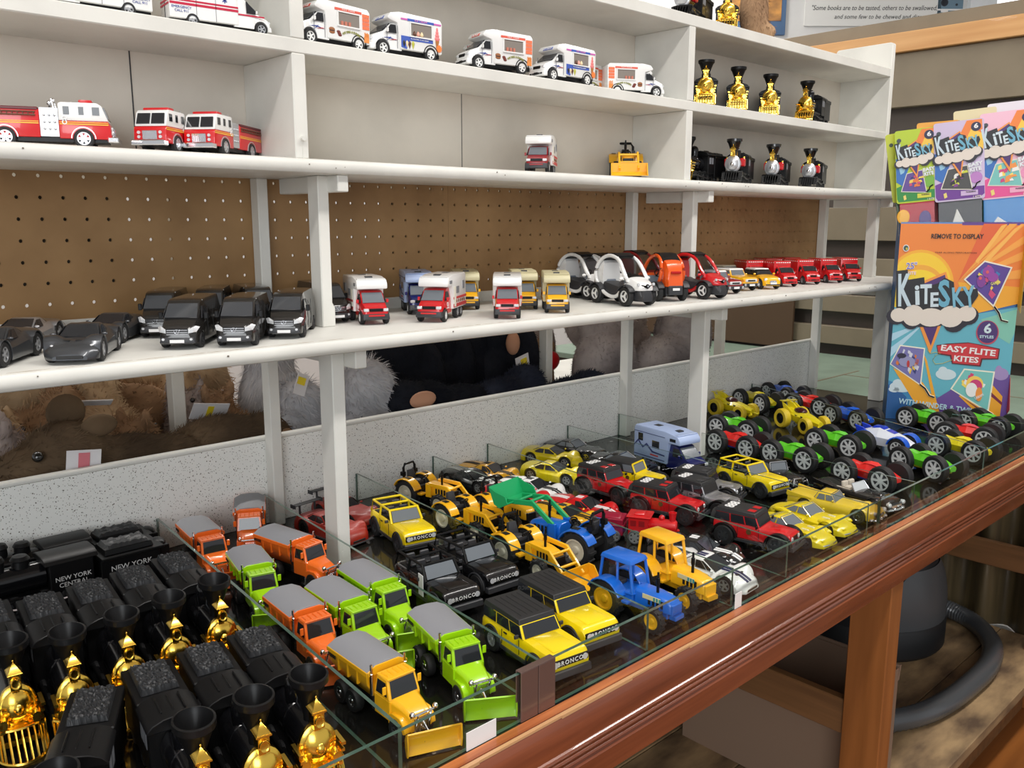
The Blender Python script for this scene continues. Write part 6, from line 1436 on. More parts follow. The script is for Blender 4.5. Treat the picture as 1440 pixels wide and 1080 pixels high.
# ------------------------------------------------------------------ kite packets standing in the box
def packet(label,u,d,z,w,h,rz,ro,cols,bag,group='kite packets in the display box',detail=True):
    """header card with clear bag; u along the box front, d behind it, z bottom of card; ro = roll"""
    c=P0+U_*u-N_*d
    t=empty('kite_packet',(c.x,c.y,z),KR+rz); t.rotation_euler=(0,-ro,KR+rz); tag(t,label,'kite packet',group)
    r_=.006
    def rr(x0,x1,z0,z1,k=5):
        po=[]
        for cx,cz,a0 in ((x1-r_,z0+r_,-90),(x1-r_,z1-r_,0),(x0+r_,z1-r_,90),(x0+r_,z0+r_,180)):
            for i in range(k): a=math.radians(a0+90*i/(k-1)); po.append((cx+r_*math.cos(a),cz+r_*math.sin(a)))
        return po
    m=M(); m.prism(rr(-w/2,w/2,0,h),-.001,.001,'y'); obj('header_card',m,ink(cols[0]),t)
    def L(n,polys,c_,lv): return layer(n,polys,c_,lv,t,False,-.001)
    # packed kite in a clear bag hanging below the card
    m=M(); m.box(-w*.46,w*.46,-.006,.010,-.115,-.001); obj('clear_bag',m,FILM,t,.003)
    for i,(po,c_) in enumerate(bag):
        m=M(); m.prism([(x*w,zz) for x,zz in po],-.004+.0012*i*-1+.003,.006,'y'); obj('folded_kite',m,ink(c_),t,.001)
    if not detail: 
        L('maker_mark',[[( -w*.38+.005*math.cos(2*PI*k/14),h*.84+.005*math.sin(2*PI*k/14)) for k in range(14)]],(50,70,50),2); return t
    L('card_flame',[[(-w*.02,h*.78),(w*.16,h*.99),(w*.46,h*.99),(w*.48,h*.62),(w*.2,h*.60)]],(238,130,50),1)
    L('card_flame',[[(w*.12,h*.74),(w*.26,h*.90),(w*.48,h*.80),(w*.48,h*.62),(w*.2,h*.62)]],(246,200,70),2)
    L('card_lower_print',[[(-w*.48,.012),(-w*.44,.004),(w*.40,.004),(w*.49,.012),(w*.49,h*.16),(w*.1,h*.16),(-w*.1,h*.30),(-w*.49,h*.22)]],cols[1],1)
    L('card_beam',[[(-w*.49,h*.62),(-w*.12,h*.56),(-w*.34,h*.24),(-w*.49,h*.30)]],(44,110,190),2)
    L('card_beam',[[(-w*.44,h*.54),(-w*.2,h*.53),(-w*.3,h*.42),(-w*.38,h*.40)]],(150,200,226),3)
    logo(t,-w*.02,h*.66,w*.86,-.0012,.10)
    L('six_badge',[[(w*.34+.0115*math.cos(2*PI*k/20),h*.905+.0115*math.sin(2*PI*k/20)) for k in range(20)]],(30,34,70),4)
    fit('6',t,(w*.34,-.0026,h*.91),(RZ,0,0),.010,.0125,ink((236,236,236)),bold=.04)
    fit('EASY',t,(w*.31,-.0052,h*.435),(RZ,-.12,0),w*.30,h*.052,ink((226,232,236)),bold=.06); fit('KITE',t,(w*.31,-.0052,h*.375),(RZ,-.12,0),w*.24,h*.052,ink((226,232,236)),bold=.06)
    L('info_circle',[[(w*.33+.0145*math.cos(2*PI*k/20),h*.27+.0145*math.sin(2*PI*k/20)) for k in range(20)]],cols[2],3)
    kp=[(-w*.22,h*.40),(w*.15,h*.43),(w*.24,h*.13),(-w*.36,h*.17)]
    c0=[sum(p[i] for p in kp)/4 for i in (0,1)]
    L('card_kite_border',[[(c0[0]+(p[0]-c0[0])*1.08,c0[1]+(p[1]-c0[1])*1.08) for p in kp]],(230,226,210),5); L('card_kite',[kp],cols[3],6)
    rn=random.Random(len(label))
    for i,c_ in enumerate(cols[4]):
        po=[]
        for j in range(4):
            x,zz=rn.uniform(-.2,.06)*w,rn.uniform(.17,.34)*h; a,b=rn.uniform(.06,.16)*w,rn.uniform(.03,.07)*h
            po.append([(x,zz),(x+a,zz+b*.2),(x+a*.8,zz+b),(x+a*.1,zz+b*.7)])
        L('card_kite_shape',po,c_,7+i)
    m=M(); m.tube([(w*.24,-.0035,h*.13),(w*.30,-.0035,h*.15),(w*.34,-.0035,h*.20),(w*.41,-.0035,h*.22)],.0016,5); obj('card_kite_tail',m,ink((22,20,26)),t)
    L('warning_box',[[(w*.02,h*.055),(w*.36,h*.055),(w*.36,h*.115),(w*.02,h*.115)]],cols[5],6)
    fit('WARNING',t,(w*.22,-.0030,h*.096),(RZ,0,0),w*.2,h*.022,ink((24,24,24)),bold=.03)
    fit('1 KITE',t,(w*.34,-.0030,h*.028),(RZ,0,0),w*.16,h*.026,ink((230,226,210)),bold=.02)
    L('winder_print',[[(-w*.33,h*.10),(-w*.27,h*.115),(-w*.25,h*.055),(-w*.31,h*.04)]],(236,214,120),5)
    L('maker_mark',[[(-w*.40+.0055*math.cos(2*PI*k/14),h*.865+.0055*math.sin(2*PI*k/14)) for k in range(14)]],(60,70,80),4)
    return t
CW,CH=.118,.205
packet('lime green kite packet at the front left of the display box',.036,.030,.578,.097,.187,.02,.10,[(182,206,40),(40,140,60),(120,180,60),(96,70,150),[(40,40,110),(240,210,90),(210,70,110),(230,120,50)],(214,214,60)],
   [([(-.42,-.11),(.44,-.11),(.44,.0),(-.42,.0)],(178,34,52)),([(-.34+.16*math.cos(2*PI*k/18),-.035+.019*math.sin(2*PI*k/18)) for k in range(18)],(244,180,40)),([(.2+.15*math.cos(2*PI*k/18),-.045+.022*math.sin(2*PI*k/18)) for k in range(18)],(80,60,130))])
packet('purple kite packet with a black and white kite, middle of the front row',.138,.028,.582,.116,.200,-.02,.10,[(206,190,220),(110,50,150),(190,130,200),(70,70,70),[(236,236,230),(206,214,60),(130,60,140),(30,30,34)],(206,180,220)],
   [([(-.44,-.11),(.44,-.11),(.44,.0),(-.44,.0)],(60,62,66)),([(-.3,-.11),(.28,-.11),(-.06,-.02)],(222,222,216))])
packet('pink kite packet with a rainbow picture at the front right of the display box',.250,.030,.588,.124,.215,-.04,.10,[(240,190,210),(230,80,150),(236,150,190),(120,196,190),[(250,220,100),(206,60,120),(240,240,236),(240,150,70)],(240,170,200)],
   [([(-.46,-.12),(.46,-.12),(.46,.0),(-.46,.0)],(70,140,206)),([(-.44,-.12),(-.1,-.12),(.05,-.07),(-.2,-.045),(-.44,-.09)],(230,230,226)),([(.34,-.12),(.46,-.12),(.46,.0),(.34,.0)],(40,44,50))])
back=[(.030,.060,.585,.18,'yellow green kite packet leaning out at the left, behind the lime green packet',(196,206,50),(66,120,90)),
      (.085,.065,.605,.06,'orange edged kite packet peeking out between the lime and purple packets',(240,170,60),(180,60,70)),
      (.178,.075,.635,.10,'pale kite packet behind the purple packet',(224,214,170),(70,140,90)),
      (.255,.08,.65,.09,'white topped kite packet behind the pink packet',(226,222,230),(150,60,140))]
for u,d,z,ro,l,c_,b_ in back: packet(l,u,d,z,.100,.18,.0,ro,[c_],[([(-.42,-.14),(.42,-.14),(.42,.0),(-.42,.0)],b_)],detail=False)

# ------------------------------------------------------------------ under the table
t=empty('storage_plank',(1.2,-.2,-.8)); tag(t,'worn wooden plank shelf under the table carrying the vacuum and carton','shelf')
for i,(y0,y1) in enumerate(((-.515,-.36),(-.358,-.20),(-.198,-.03),(-.028,.26))):
    m=M(); m.box(-2.0,.752,y0+.2,y1+.2,.142,.17); obj('plank',m,OLDWOOD,t,.002)
m=M(); m.box(-2.0,.70,-.26,-.235,.0,.142); obj('plank_support',m,STRETCH,t)
# corrugated skirt behind the right end frame
m=M(); n=150; pts=[]
for k in range(n+1): y=-1.2+1.75*k/n; pts.append((-.004+.024*math.cos(2*PI*(y)/.118),y))
front=[(p[0],p[1]) for p in pts]; backp=[(p[0]+.004,p[1]) for p in reversed(pts)]
m.prism(front+backp,-.640,-.12,'z')
CORR=wood('dark_corrugated_panel',srgb(66,56,38),srgb(112,96,66),'z',5,.4,.2)
o=obj('corrugated_skirt',m,CORR,None,loc=(1.985,0,0),ang=60); tag(o,'dark brown corrugated skirt panel hanging behind the right end of the table','panel')
m=M(); m.box(-.35,-.02,-.6,.35,-.02,0); o=obj('low_white_shelf',m,WHITE,None,loc=(2.30,-.2,-.645)); m2=M(); m2.box(-.33,-.04,-.55,.33,-.155,-.0205); obj('plinth',m2,DARKWOOD,o); tag(o,'low white shelf glimpsed under the corrugated skirt','shelf')
# vacuum canister with two tone lid and hose
t=empty('vacuum_canister',(1.66,-.085,-.63)); tag(t,'dark grey vacuum canister with domed lid sitting on the plank under the table','vacuum')
VG=mat('vacuum_dark_grey',(.016,.017,.019),.5); VL=mat('vacuum_lid_grey',(.085,.09,.095),.38)
m=M(); m.lathe([(.205,0),(.212,.01),(.212,.075),(.206,.085)],(0,0,.0005),'z',44); obj('tub',m,VG,t)
m=M(); m.lathe([(.206,.0),(.206,.05),(.198,.11),(.178,.16),(.140,.20),(.08,.228),(.0005,.238)],(0,0,.085),'z',44); obj('lid',m,VG,t)
m=M(); rings=[]
for j in range(9):
    tt=j/8; zz=.088+.155*tt; 
    def Rz(z): 
        f=hermite([(0,.206),(.05,.206),(.11,.198),(.16,.178),(.20,.140),(.228,.08)]); return f(z-.085)
    r_=Rz(zz)+.003; a0,a1=math.radians(-165+45*tt**1.5),math.radians(-22-8*tt)
    rings.append([(r_*math.cos(a0+(a1-a0)*k/24),r_*math.sin(a0+(a1-a0)*k/24),zz) for k in range(25)])
vs=[p for r_ in rings for p in r_]; m.add(vs,[(j*25+k,j*25+k+1,(j+1)*25+k+1,(j+1)*25+k) for j in range(8) for k in range(24)]); obj('lid_panel',m,VL,t)
m=M(); m.cyl((.214,-.04,.05),.034,.06,'x',18); obj('hose_port',m,VG,t)
# hose
HB=mat('hose_grey',(.075,.08,.086),.3,.0,coat=.3)
def catmull(pts,k=10):
    P=[Vector(p) for p in pts]; P=[P[0]*2-P[1]]+P+[P[-1]*2-P[-2]]; out=[]
    for i in range(1,len(P)-2):
        p0,p1,p2,p3=P[i-1:i+3]
        for j in range(k):
            t_=j/k; out.append(.5*((2*p1)+(-p0+p2)*t_+(2*p0-5*p1+4*p2-p3)*t_*t_+(-p0+3*p1-3*p2+p3)*t_**3))
    return out+[P[-2]]
path=catmull([(1.885,-.16,-.585),(1.90,-.235,-.600),(1.868,-.315,-.604),(1.77,-.392,-.604),(1.64,-.428,-.604),(1.50,-.432,-.604),(1.36,-.422,-.604),(1.25,-.395,-.604),(1.13,-.33,-.604)],17)
m=M(); m.tube(path,[.0240+.0022*(k%2) for k in range(len(path))],14)
c=Vector((1.5,-.4,-.604)); 
for i,v in enumerate(m.v): m.v[i]=(v[0]-c.x,v[1]-c.y,v[2]-c.z)
o=obj('vacuum_hose',m,HB,None,loc=c,ang=50); o.parent=t; o.location=c-Vector((1.66,-.085,-.63)); o['label']='grey ribbed hose curving across the plank'
# carton behind the leg, dark tote
t=empty('cardboard_carton',(.95,-.24,-.63)); tag(t,'open grey brown cardboard carton on the plank beside the table leg','carton')
m=M()
for a in ((-.118,-.115,-.19,.19),(.103,.106,-.19,.19)): m.box(*a,.0005,.235)
m.box(-.115,.103,-.19,-.187,.0005,.235); m.box(-.115,.103,.187,.19,.0005,.235); m.box(-.115,.103,-.187,.187,.0005,.004); obj('carton_wall',m,CARD,t)
m=M(); m.box(.106,.112,-.19,.19,.205,.238,sx=.006); obj('flap',m,CARD,t)
t=empty('dark_tote',(1.19,.10,-.63)); tag(t,'dark greenish black tote behind the carton under the table','tote')
m=M(); m.box(-.13,.13,-.12,.12,.0005,.30,tx=-.012,ty=-.012); obj('tote_body',m,mat('tote_dark',(.012,.014,.012),.4),t,.006,2)
m=M(); m.box(-.15,.15,-.14,.14,.30,.325); obj('tote_lid',m,mat('tote_dark',(.012,.014,.012),.4),t,.004)

# ------------------------------------------------------------------ plush animals
def fur(name,c1,c2): return add_noise(mat('fur_'+name,c1,.9,spec=.15),c1,c2,9,6,(1,1,1),0,.35,.68)
F_BROWN=fur('brown',srgb(76,62,48),srgb(116,96,74)); F_TAN=fur('tan',srgb(168,140,110),srgb(220,194,158)); F_WHITE=fur('white_grey',srgb(176,176,180),srgb(222,222,226))
F_GREY=fur('grey',srgb(122,114,114),srgb(182,172,168)); F_BLACK=fur('blue_black',(.005,.006,.010),(.017,.019,.026)); F_NAVYB=fur('navy_black',(.010,.012,.022),(.034,.040,.062)); F_FAWN=fur('fawn',srgb(140,110,84),srgb(186,152,118)); F_LIGHT=fur('pale_rose',srgb(150,136,132),srgb(196,184,178))
PNOSE=mat('plush_pink',srgb(190,140,110),.8); EYE=mat('plush_eye',(.004,.004,.004),.05,coat=1)
def plush(label,loc,rz,blobs,fm,blade=.014,n=2600,flow=(1,0,-.35),extras=(),seed=1,group=None,cat='plush toy'):
    m=M()
    for c_,r_ in blobs: m.ball(c_,r_,18,12)
    o=obj('plush_animal',m,fm,None,loc=loc,rot=(0,0,rz))
    md=o.modifiers.new('r','REMESH'); md.mode='VOXEL'; md.voxel_size=.007
    ms=o.modifiers.new('s','SMOOTH'); ms.factor=.6; ms.iterations=8
    dg=bpy.context.evaluated_depsgraph_get(); me=bpy.data.meshes.new_from_object(o.evaluated_get(dg)); o.modifiers.clear()
    # fur: short tapering blades grown from the skin as part of the body mesh
    rn=random.Random(seed); me.calc_loop_triangles()
    V=[v.co.copy() for v in me.vertices]; tris=[tuple(t_.vertices) for t_ in me.loop_triangles]
    ar=[((V[b]-V[a]).cross(V[c_]-V[a])).length for a,b,c_ in tris]
    vs=[tuple(v) for v in V]; fs=[tuple(p.vertices) for p in me.polygons]; fl=Vector(flow)
    for a,b,c_ in rn.choices(tris,ar,k=n):
        u,w=rn.random(),rn.random()
        if u+w>1: u,w=1-u,1-w
        p=V[a]+(V[b]-V[a])*u+(V[c_]-V[a])*w; nn=(V[b]-V[a]).cross(V[c_]-V[a]).normalized()
        d=(nn*.55+(fl-nn*fl.dot(nn))*.9+Vector((rn.uniform(-.4,.4),rn.uniform(-.4,.4),rn.uniform(-.4,.4)))).normalized()
        s_=d.cross(nn); s_=s_.normalized() if s_.length>1e-4 else Vector((1,0,0)); L_=blade*rn.uniform(.6,1.3); h=.0011
        k=len(vs); vs+= [tuple(p-s_*h),tuple(p+s_*h),tuple(p+d*L_*.55+s_*h*.6),tuple(p+d*L_*.55-s_*h*.6),tuple(p+d*L_-nn*L_*.12)]
        fs+=[(k,k+1,k+2,k+3),(k+3,k+2,k+4)]
    m2=bpy.data.meshes.new('plush_animal'); m2.from_pydata(vs,[],fs); m2.materials.append(fm)
    for p in m2.polygons: p.use_smooth=True
    o.data=m2; tag(o,label,cat,group)
    for nm,mm,mt in extras: obj(nm,mm,mt,o)
    return o
def ball1(c_,r_,n=14): m=M(); m.ball(c_,r_,n,10); return m
def tagm(c_,w,h,ro=0,tilt=0):
    m=M(); m.box(-w/2,w/2,-.0008,.0008,-h/2,h/2); m.xf(Matrix.Translation(c_)@Matrix.Rotation(ro,4,'Z')@Matrix.Rotation(tilt,4,'Y')); return m
WT=mat('hang_tag_white',srgb(226,224,226),.5); YT=mat('yellow_sticker',srgb(240,214,40),.5); PT=mat('tag_pink_print',srgb(214,120,130),.6)
PI2=PI/2
# long brown animals lying along the board edge
plush('long brown plush animal lying at far left with round ears and white tag',(-.180,.365,0),0,
  [((-.02,0,.105),(.105,.075,.072)),((.045,0,.10),(.09,.072,.066)),((-.115,-.005,.150),(.072,.064,.066)),((-.178,-.015,.142),(.044,.044,.044)),((-.12,0,.06),(.07,.06,.09)),((.09,0,.05),(.08,.07,.05)),((-.06,0,.05),(.1,.07,.05))],F_BROWN,.012,5200,(1,0,-.3),
  [('ear',ball1((-.105,.01,.225),(.030,.012,.030)),F_BROWN),('ear',ball1((-.070,-.035,.206),(.028,.010,.018)),F_BROWN),('eye',ball1((-.168,-.056,.176),.0085),EYE),('nose',ball1((-.221,-.02,.148),(.012,.014,.010)),F_LIGHT),
   ('hang_tag',tagm((-.112,-.080,.156),.05,.050,0,.12),WT),('tag_print',tagm((-.112,-.0815,.156),.016,.042,0,.12),PT)],3)
plush('second long brown plush animal lying nose right beside the post',(.005,.385,0),0,
  [((-.03,0,.11),(.11,.075,.070)),((.055,0,.105),(.062,.066,.068)),((.02,0,.05),(.09,.07,.05)),((-.08,0,.06),(.09,.07,.06)),((.03,-.062,.12),(.020,.014,.022))],F_BROWN,.012,4200,(.9,0,-.4),[('ear',ball1((.075,-.05,.115),(.020,.018,.032)),F_FAWN)],4)
# heap of tan animals behind
heap=[(-.42,.84,.20,.12,F_TAN,'large tan plush at the very back of the heap, far left'),(-.22,.86,.21,.12,F_TAN,'large tan plush at the very back in the middle of the heap'),(-.02,.87,.21,.12,F_TAN,'large golden plush at the very back right of the heap'),(-.40,.46,.06,.085,F_TAN,'shaggy tan plush at the far left end of the heap'),(-.37,.62,.10,.085,F_TAN,'tan plush behind the shaggy one at far left'),(-.26,.66,.12,.085,F_FAWN,'orange tan plush behind the round brown ears'),(-.145,.62,.13,.075,F_TAN,'tan plush head with dark muzzle in the middle of the heap'),(-.06,.72,.13,.09,F_FAWN,'reddish tan plush at the back of the heap'),(.02,.62,.11,.07,F_LIGHT,'pale rose plush lying behind the white hang tag'),(.07,.78,.15,.085,F_TAN,'golden tan plush at the back beside the grey post'),(-.17,.50,.08,.07,F_FAWN,'small brown and grey plush body above the long brown back'),(.06,.52,.10,.07,F_FAWN,'fawn plush with ruffled back left of the white post'),(-.30,.52,.10,.07,F_LIGHT,'pale grey plush behind the round brown ears')]
for i,(x,y,z,r_,fm,l) in enumerate(heap):
    plush(l,(x,y,0),i*1.3,[((0,0,z),(r_,r_*.8,r_*.75)),((r_*.7,0,z+.05),(r_*.55,r_*.55,r_*.5)),((0,0,z*.5),(r_*.9,r_*.8,z*.5+.01)),((r_*1.1,0,z+.03),(r_*.28,r_*.25,r_*.22)),((r_*.6,.03,z+.09),(.014,.010,.022)),((r_*.6,-.03,z+.09),(.014,.010,.022))],fm,.016,1900,(.6,.2,-.5),
      [('eye',ball1((r_*1.05,r_*.28,z+.07),.005),EYE),('eye',ball1((r_*1.05,-r_*.28,z+.07),.005),EYE)],20+i)
o=obj('hang_tag',M().box(-.035,.035,-.001,.001,-.018,.018),WT,None,loc=(-.015,.45,.175),rot=(.5,.15,0)); tag(o,'white hang tag with yellow sticker lying on the heap of tan plush','tag'); obj('price_sticker',M().box(-.006,.006,-.0016,-.001,-.012,.012),YT,o)
o=obj('hang_tag',M().box(-.03,.03,-.001,.001,-.008,.008),WT,None,loc=(-.222,.44,.222),rot=(.9,.1,0)); tag(o,'white hang tag beside the round brown ears','tag')
# white shaggy animals
plush('shaggy white grey plush sitting between the two white posts',(.150,.40,0),0,[((0,0,.09),(.065,.06,.085)),((.0,.01,.17),(.05,.05,.055)),((-.04,-.02,.14),(.055,.03,.03)),((.04,-.03,.06),(.045,.05,.06))],F_WHITE,.022,3600,(.2,-.2,-.8),
  [('hang_tag',tagm((-.035,-.065,.225),.028,.04,.2,.4),WT),('price_sticker',tagm((-.035,-.067,.232),.018,.014,.2,.4),YT)],41)
plush('shaggy pale plush at the back left of the white post',(.20,.62,0),0,[((0,0,.13),(.075,.06,.12)),((.0,0,.24),(.06,.05,.05))],F_WHITE,.022,2200,(.1,0,-.9),(),42)
plush('shaggy white plush right of the front white post, under the bracket',(.278,.375,0),0,[((0,0,.08),(.085,.06,.08)),((.02,.02,.17),(.07,.05,.08)),((.08,-.01,.05),(.06,.05,.05))],F_WHITE,.022,3600,(.3,-.1,-.7),(),43)
# black animals
plush('black plush dog lying with brown ear beside the white plush',(.43,.37,0),0,[((0,0,.12),(.09,.065,.07)),((-.06,-.01,.14),(.055,.055,.06)),((.1,0,.11),(.1,.06,.06)),((0,0,.05),(.13,.06,.06))],F_BLACK,.012,3200,(.9,0,-.4),[('ear',ball1((-.055,-.068,.165),(.034,.008,.018)),PNOSE),('muzzle',ball1((-.075,-.045,.105),(.035,.032,.025)),F_FAWN)],51)
plush('blue black curly plush lying in the middle of the black heap',(.655,.365,0),.1,[((0,0,.105),(.12,.065,.065)),((.09,.01,.125),(.06,.055,.065)),((-.1,0,.085),(.06,.05,.045)),((0,0,.05),(.13,.06,.06))],F_NAVYB,.012,3400,(.8,0,-.3),(),52)
plush('blue black plush lying at the right end of the black heap',(.885,.355,0),0,[((0,0,.095),(.13,.055,.05)),((.06,0,.105),(.07,.05,.05)),((0,0,.045),(.13,.055,.05))],F_NAVYB,.012,2600,(.8,0,-.3),(),53)
for i,(x,y,r_,h,l) in enumerate(((.50,.56,.10,.31,'tall black plush behind the black dog with the brown ear'),(.63,.60,.10,.32,'tall black plush in the left middle of the black group'),(.77,.62,.10,.32,'tall black plush in the middle of the black group'),(.838,.57,.09,.33,'tall black plush at the right with a tan paw and white tag'))):
    ex=[] if i<3 else [('paw',ball1((-.04,-.088,.225),(.020,.016,.030)),PNOSE),('hang_tag',tagm((-.025,-.108,.175),.050,.040,.1,-.2),WT),('price_sticker',tagm((-.022,-.110,.178),.022,.018,.1,-.2),YT)]
    plush(l,(x,y,0),0,[((0,0,h*.35),(r_,r_*.8,h*.36)),((0,0,h*.75),(r_*.8,r_*.7,h*.28)),((r_*.6,-.04,h*.5),(r_*.4,r_*.4,h*.3))],F_BLACK,.010,2200,(.1,0,-.9),ex,60+i)
o=plush('small brown plush with a red bow by the far grey post',(1.03,.60,0),0,[((0,0,.09),(.03,.03,.09)),((.0,0,.18),(.032,.03,.032))],F_FAWN,.010,900,(0,0,-1),[('bow',ball1((-.005,-.03,.145),(.034,.014,.028)),RED)],70)
# big grey plushes
plush('large grey plush leaning right of the far post with a pink label',(1.13,.46,0),0,[((0,0,.12),(.105,.085,.13)),((.02,.02,.25),(.09,.07,.09)),((.06,-.02,.06),(.08,.07,.06))],F_GREY,.008,4200,(.2,0,-.6),[('sewn_label',tagm((-.03,-.098,.235),.05,.025,.1,.3),PT)],71)
plush('pale grey plush standing at the back between the red bow plush and the far post',(1.12,.78,0),0,[((0,0,.14),(.12,.08,.15)),((.02,0,.28),(.09,.07,.08))],F_LIGHT,.009,1800,(.1,0,-.6),(),76)
plush('pale grey round plush at the back between the posts',(1.34,.64,0),0,[((0,0,.24),(.17,.09,.12)),((.05,0,.13),(.15,.09,.12))],F_LIGHT,.007,3600,(.1,0,-.4),(),72)
plush('large dark grey plush rolled against the board left of the right front post',(1.36,.42,0),0,[((0,0,.10),(.16,.08,.11)),((.10,.02,.19),(.11,.075,.12)),((-.10,0,.07),(.08,.07,.08))],F_GREY,.007,4600,(.2,0,-.5),(),73)
# brown plush on the top shelf
plush('brown furry plush standing on the top shelf beside the gold fronted engine',(1.262,.125,.9603),0,[((0,0,.07),(.036,.035,.085)),((-.01,0,.16),(.05,.04,.06)),((.02,-.02,.02),(.025,.03,.02))],F_FAWN,.008,1800,(0,0,-1),(),80)
# ------------------------------------------------------------------ toys in their places: key, x, y, z, heading, scale
_protos={}
def put(key,build,x,y,z,deg,s,label,cat,group):
    """first use of a kind is the model itself, later ones copy it with its parts"""
    if key in _protos: r=dup(_protos[key])
    else: r=build(); _protos[key]=r
    r.location=(x,y,z+Z0+.0003); r.rotation_euler=(0,0,math.radians(deg)); r.scale=s
    r['label']=label; r['category']=cat
    if group: r['group']=group
    elif 'group' in r: del r['group']
    return r
put('plow_truck(LIME)',lambda:plow_truck(LIME),-0.1108,-0.3889,0.0000,-103.2,(0.96, 0.9, 1.0),'lime snow plow truck at the front right of its bay by the dark clip','toy truck','plow trucks in the second glass bay')
put('plow_truck(ORANGEY)',lambda:plow_truck(ORANGEY),-0.2082,-0.3918,0.0000,-91.4,(0.96, 0.9, 1.0),'amber yellow snow plow truck at the front of the truck bay','toy truck','plow trucks in the second glass bay')
put('plow_truck(ORANGE)',lambda:plow_truck(ORANGE),-0.2016,-0.2196,0.0000,-94.2,(0.92, 0.9, 1.0),'orange snow plow truck directly behind the amber yellow truck','toy truck','plow trucks in the second glass bay')
put('plow_truck(LIME)',lambda:plow_truck(LIME),-0.1469,-0.2332,0.0000,-93.0,(0.96, 0.9, 1.0),'lime snow plow truck beside the orange one, middle of the truck bay','toy truck','plow trucks in the second glass bay')
put('plow_truck(LIME)',lambda:plow_truck(LIME),-0.0861,-0.2117,0.0000,-94.4,(0.96, 0.9, 1.0),'lime snow plow truck along the glass divider, rear of the lime trio','toy truck','plow trucks in the second glass bay')
put('plow_truck(LIME)',lambda:plow_truck(LIME),-0.1810,-0.0499,0.0000,-102.5,(0.92, 0.9, 1.0),'lime snow plow truck at the left of the bay against the train divider','toy truck','plow trucks in the second glass bay')
put('plow_truck(ORANGE)',lambda:plow_truck(ORANGE),-0.1752,0.1208,0.0000,-96.6,(0.92, 0.9, 1.0),'orange snow plow truck at the back left beside the black trains','toy truck','plow trucks in the second glass bay')
put('plow_truck(ORANGE)',lambda:plow_truck(ORANGE),-0.0796,0.1752,0.0000,-117.4,(0.96, 0.9, 1.0),'orange snow plow truck at the very back against the speckled board','toy truck','plow trucks in the second glass bay')
put('plow_truck(ORANGE)',lambda:plow_truck(ORANGE),-0.0862,-0.0001,0.0000,-80.4,(0.96, 0.9, 1.0),'orange snow plow truck broadside in front of the white post','toy truck','plow trucks in the second glass bay')
put("locomotive('gold')",lambda:locomotive('gold'),-0.5108,-0.3697,0.0000,-116.0,(1.14, 0.97, 1.22),'gold fronted black locomotive at the front left, its nose cut off by the photo edge','toy train','gold fronted steam locomotives on the table')
put("locomotive('gold')",lambda:locomotive('gold'),-0.4226,-0.3660,0.0000,-99.1,(1.14, 0.97, 1.22),'gold fronted black locomotive, second from the left in the front train row','toy train','gold fronted steam locomotives on the table')
put("locomotive('gold')",lambda:locomotive('gold'),-0.3671,-0.3659,0.0000,-99.9,(1.14, 0.97, 1.22),'gold fronted black locomotive, third from the left in the front train row','toy train','gold fronted steam locomotives on the table')
put("locomotive('gold')",lambda:locomotive('gold'),-0.3116,-0.3659,0.0000,-100.3,(1.14, 0.97, 1.22),'gold fronted black locomotive at the right end of the front train row by the glass','toy train','gold fronted steam locomotives on the table')
put("locomotive('gold')",lambda:locomotive('gold'),-0.5020,-0.0954,0.0000,-96.0,(1.22, 0.97, 1.22),'gold fronted black locomotive at the far left of the second train row','toy train','gold fronted steam locomotives on the table')
put("locomotive('gold')",lambda:locomotive('gold'),-0.4512,-0.1149,0.0000,-97.2,(1.22, 0.97, 1.22),'gold fronted black locomotive, second from the left in the second train row','toy train','gold fronted steam locomotives on the table')
put("locomotive('gold')",lambda:locomotive('gold'),-0.3951,-0.1109,0.0000,-97.6,(1.22, 0.97, 1.22),'gold fronted black locomotive in the middle of the second train row','toy train','gold fronted steam locomotives on the table')
put("locomotive('gold')",lambda:locomotive('gold'),-0.3400,-0.1023,0.0000,-98.0,(1.22, 0.97, 1.22),'gold fronted black locomotive, second from the right in the second train row','toy train','gold fronted steam locomotives on the table')
put("locomotive('gold')",lambda:locomotive('gold'),-0.2820,-0.0910,0.0000,-97.9,(1.22, 0.97, 1.22),'gold fronted black locomotive at the right end of the second train row by the glass','toy train','gold fronted steam locomotives on the table')
put('steam_engine()',lambda:steam_engine(),-0.3820,0.1630,0.0000,180.0,(1.05, 1.05, 1.05),'black steam engine standing sideways, nearer one with white name boards','toy train','black engines standing sideways at the back of the train bay')
put('steam_engine()',lambda:steam_engine(),-0.3650,0.2290,0.0000,180.0,(1.0, 1.0, 1.0),'black steam engine standing sideways against the speckled board','toy train','black engines standing sideways at the back of the train bay')
put("suv('bronco',BRONCOY,'hard')",lambda:suv('bronco',BRONCOY,'hard'),-0.0040,-0.4078,0.0000,-98.3,(1.06, 1.06, 1.06),'yellow off-roader with black hard roof, nearest the front glass','toy off-roader','yellow and black off-roaders in the third glass bay')
put("suv('bronco',BRONCOY,'hard')",lambda:suv('bronco',BRONCOY,'hard'),0.0767,-0.3862,0.0000,-97.6,(1.06, 1.06, 1.06),'yellow off-roader with black hard roof, right and behind its twin','toy off-roader','yellow and black off-roaders in the third glass bay')
put("suv('bronco',PBLACK,'open')",lambda:suv('bronco',PBLACK,'open'),0.0159,-0.1923,0.0000,-97.1,(1.06, 1.06, 1.06),'black open-top off-roader next to the lime trucks','toy off-roader','yellow and black off-roaders in the third glass bay')
put("suv('bronco',PBLACK,'open')",lambda:suv('bronco',PBLACK,'open'),0.0987,-0.1789,0.0000,-94.4,(1.06, 1.06, 1.06),'black open-top off-roader below the yellow loader tractors','toy off-roader','yellow and black off-roaders in the third glass bay')
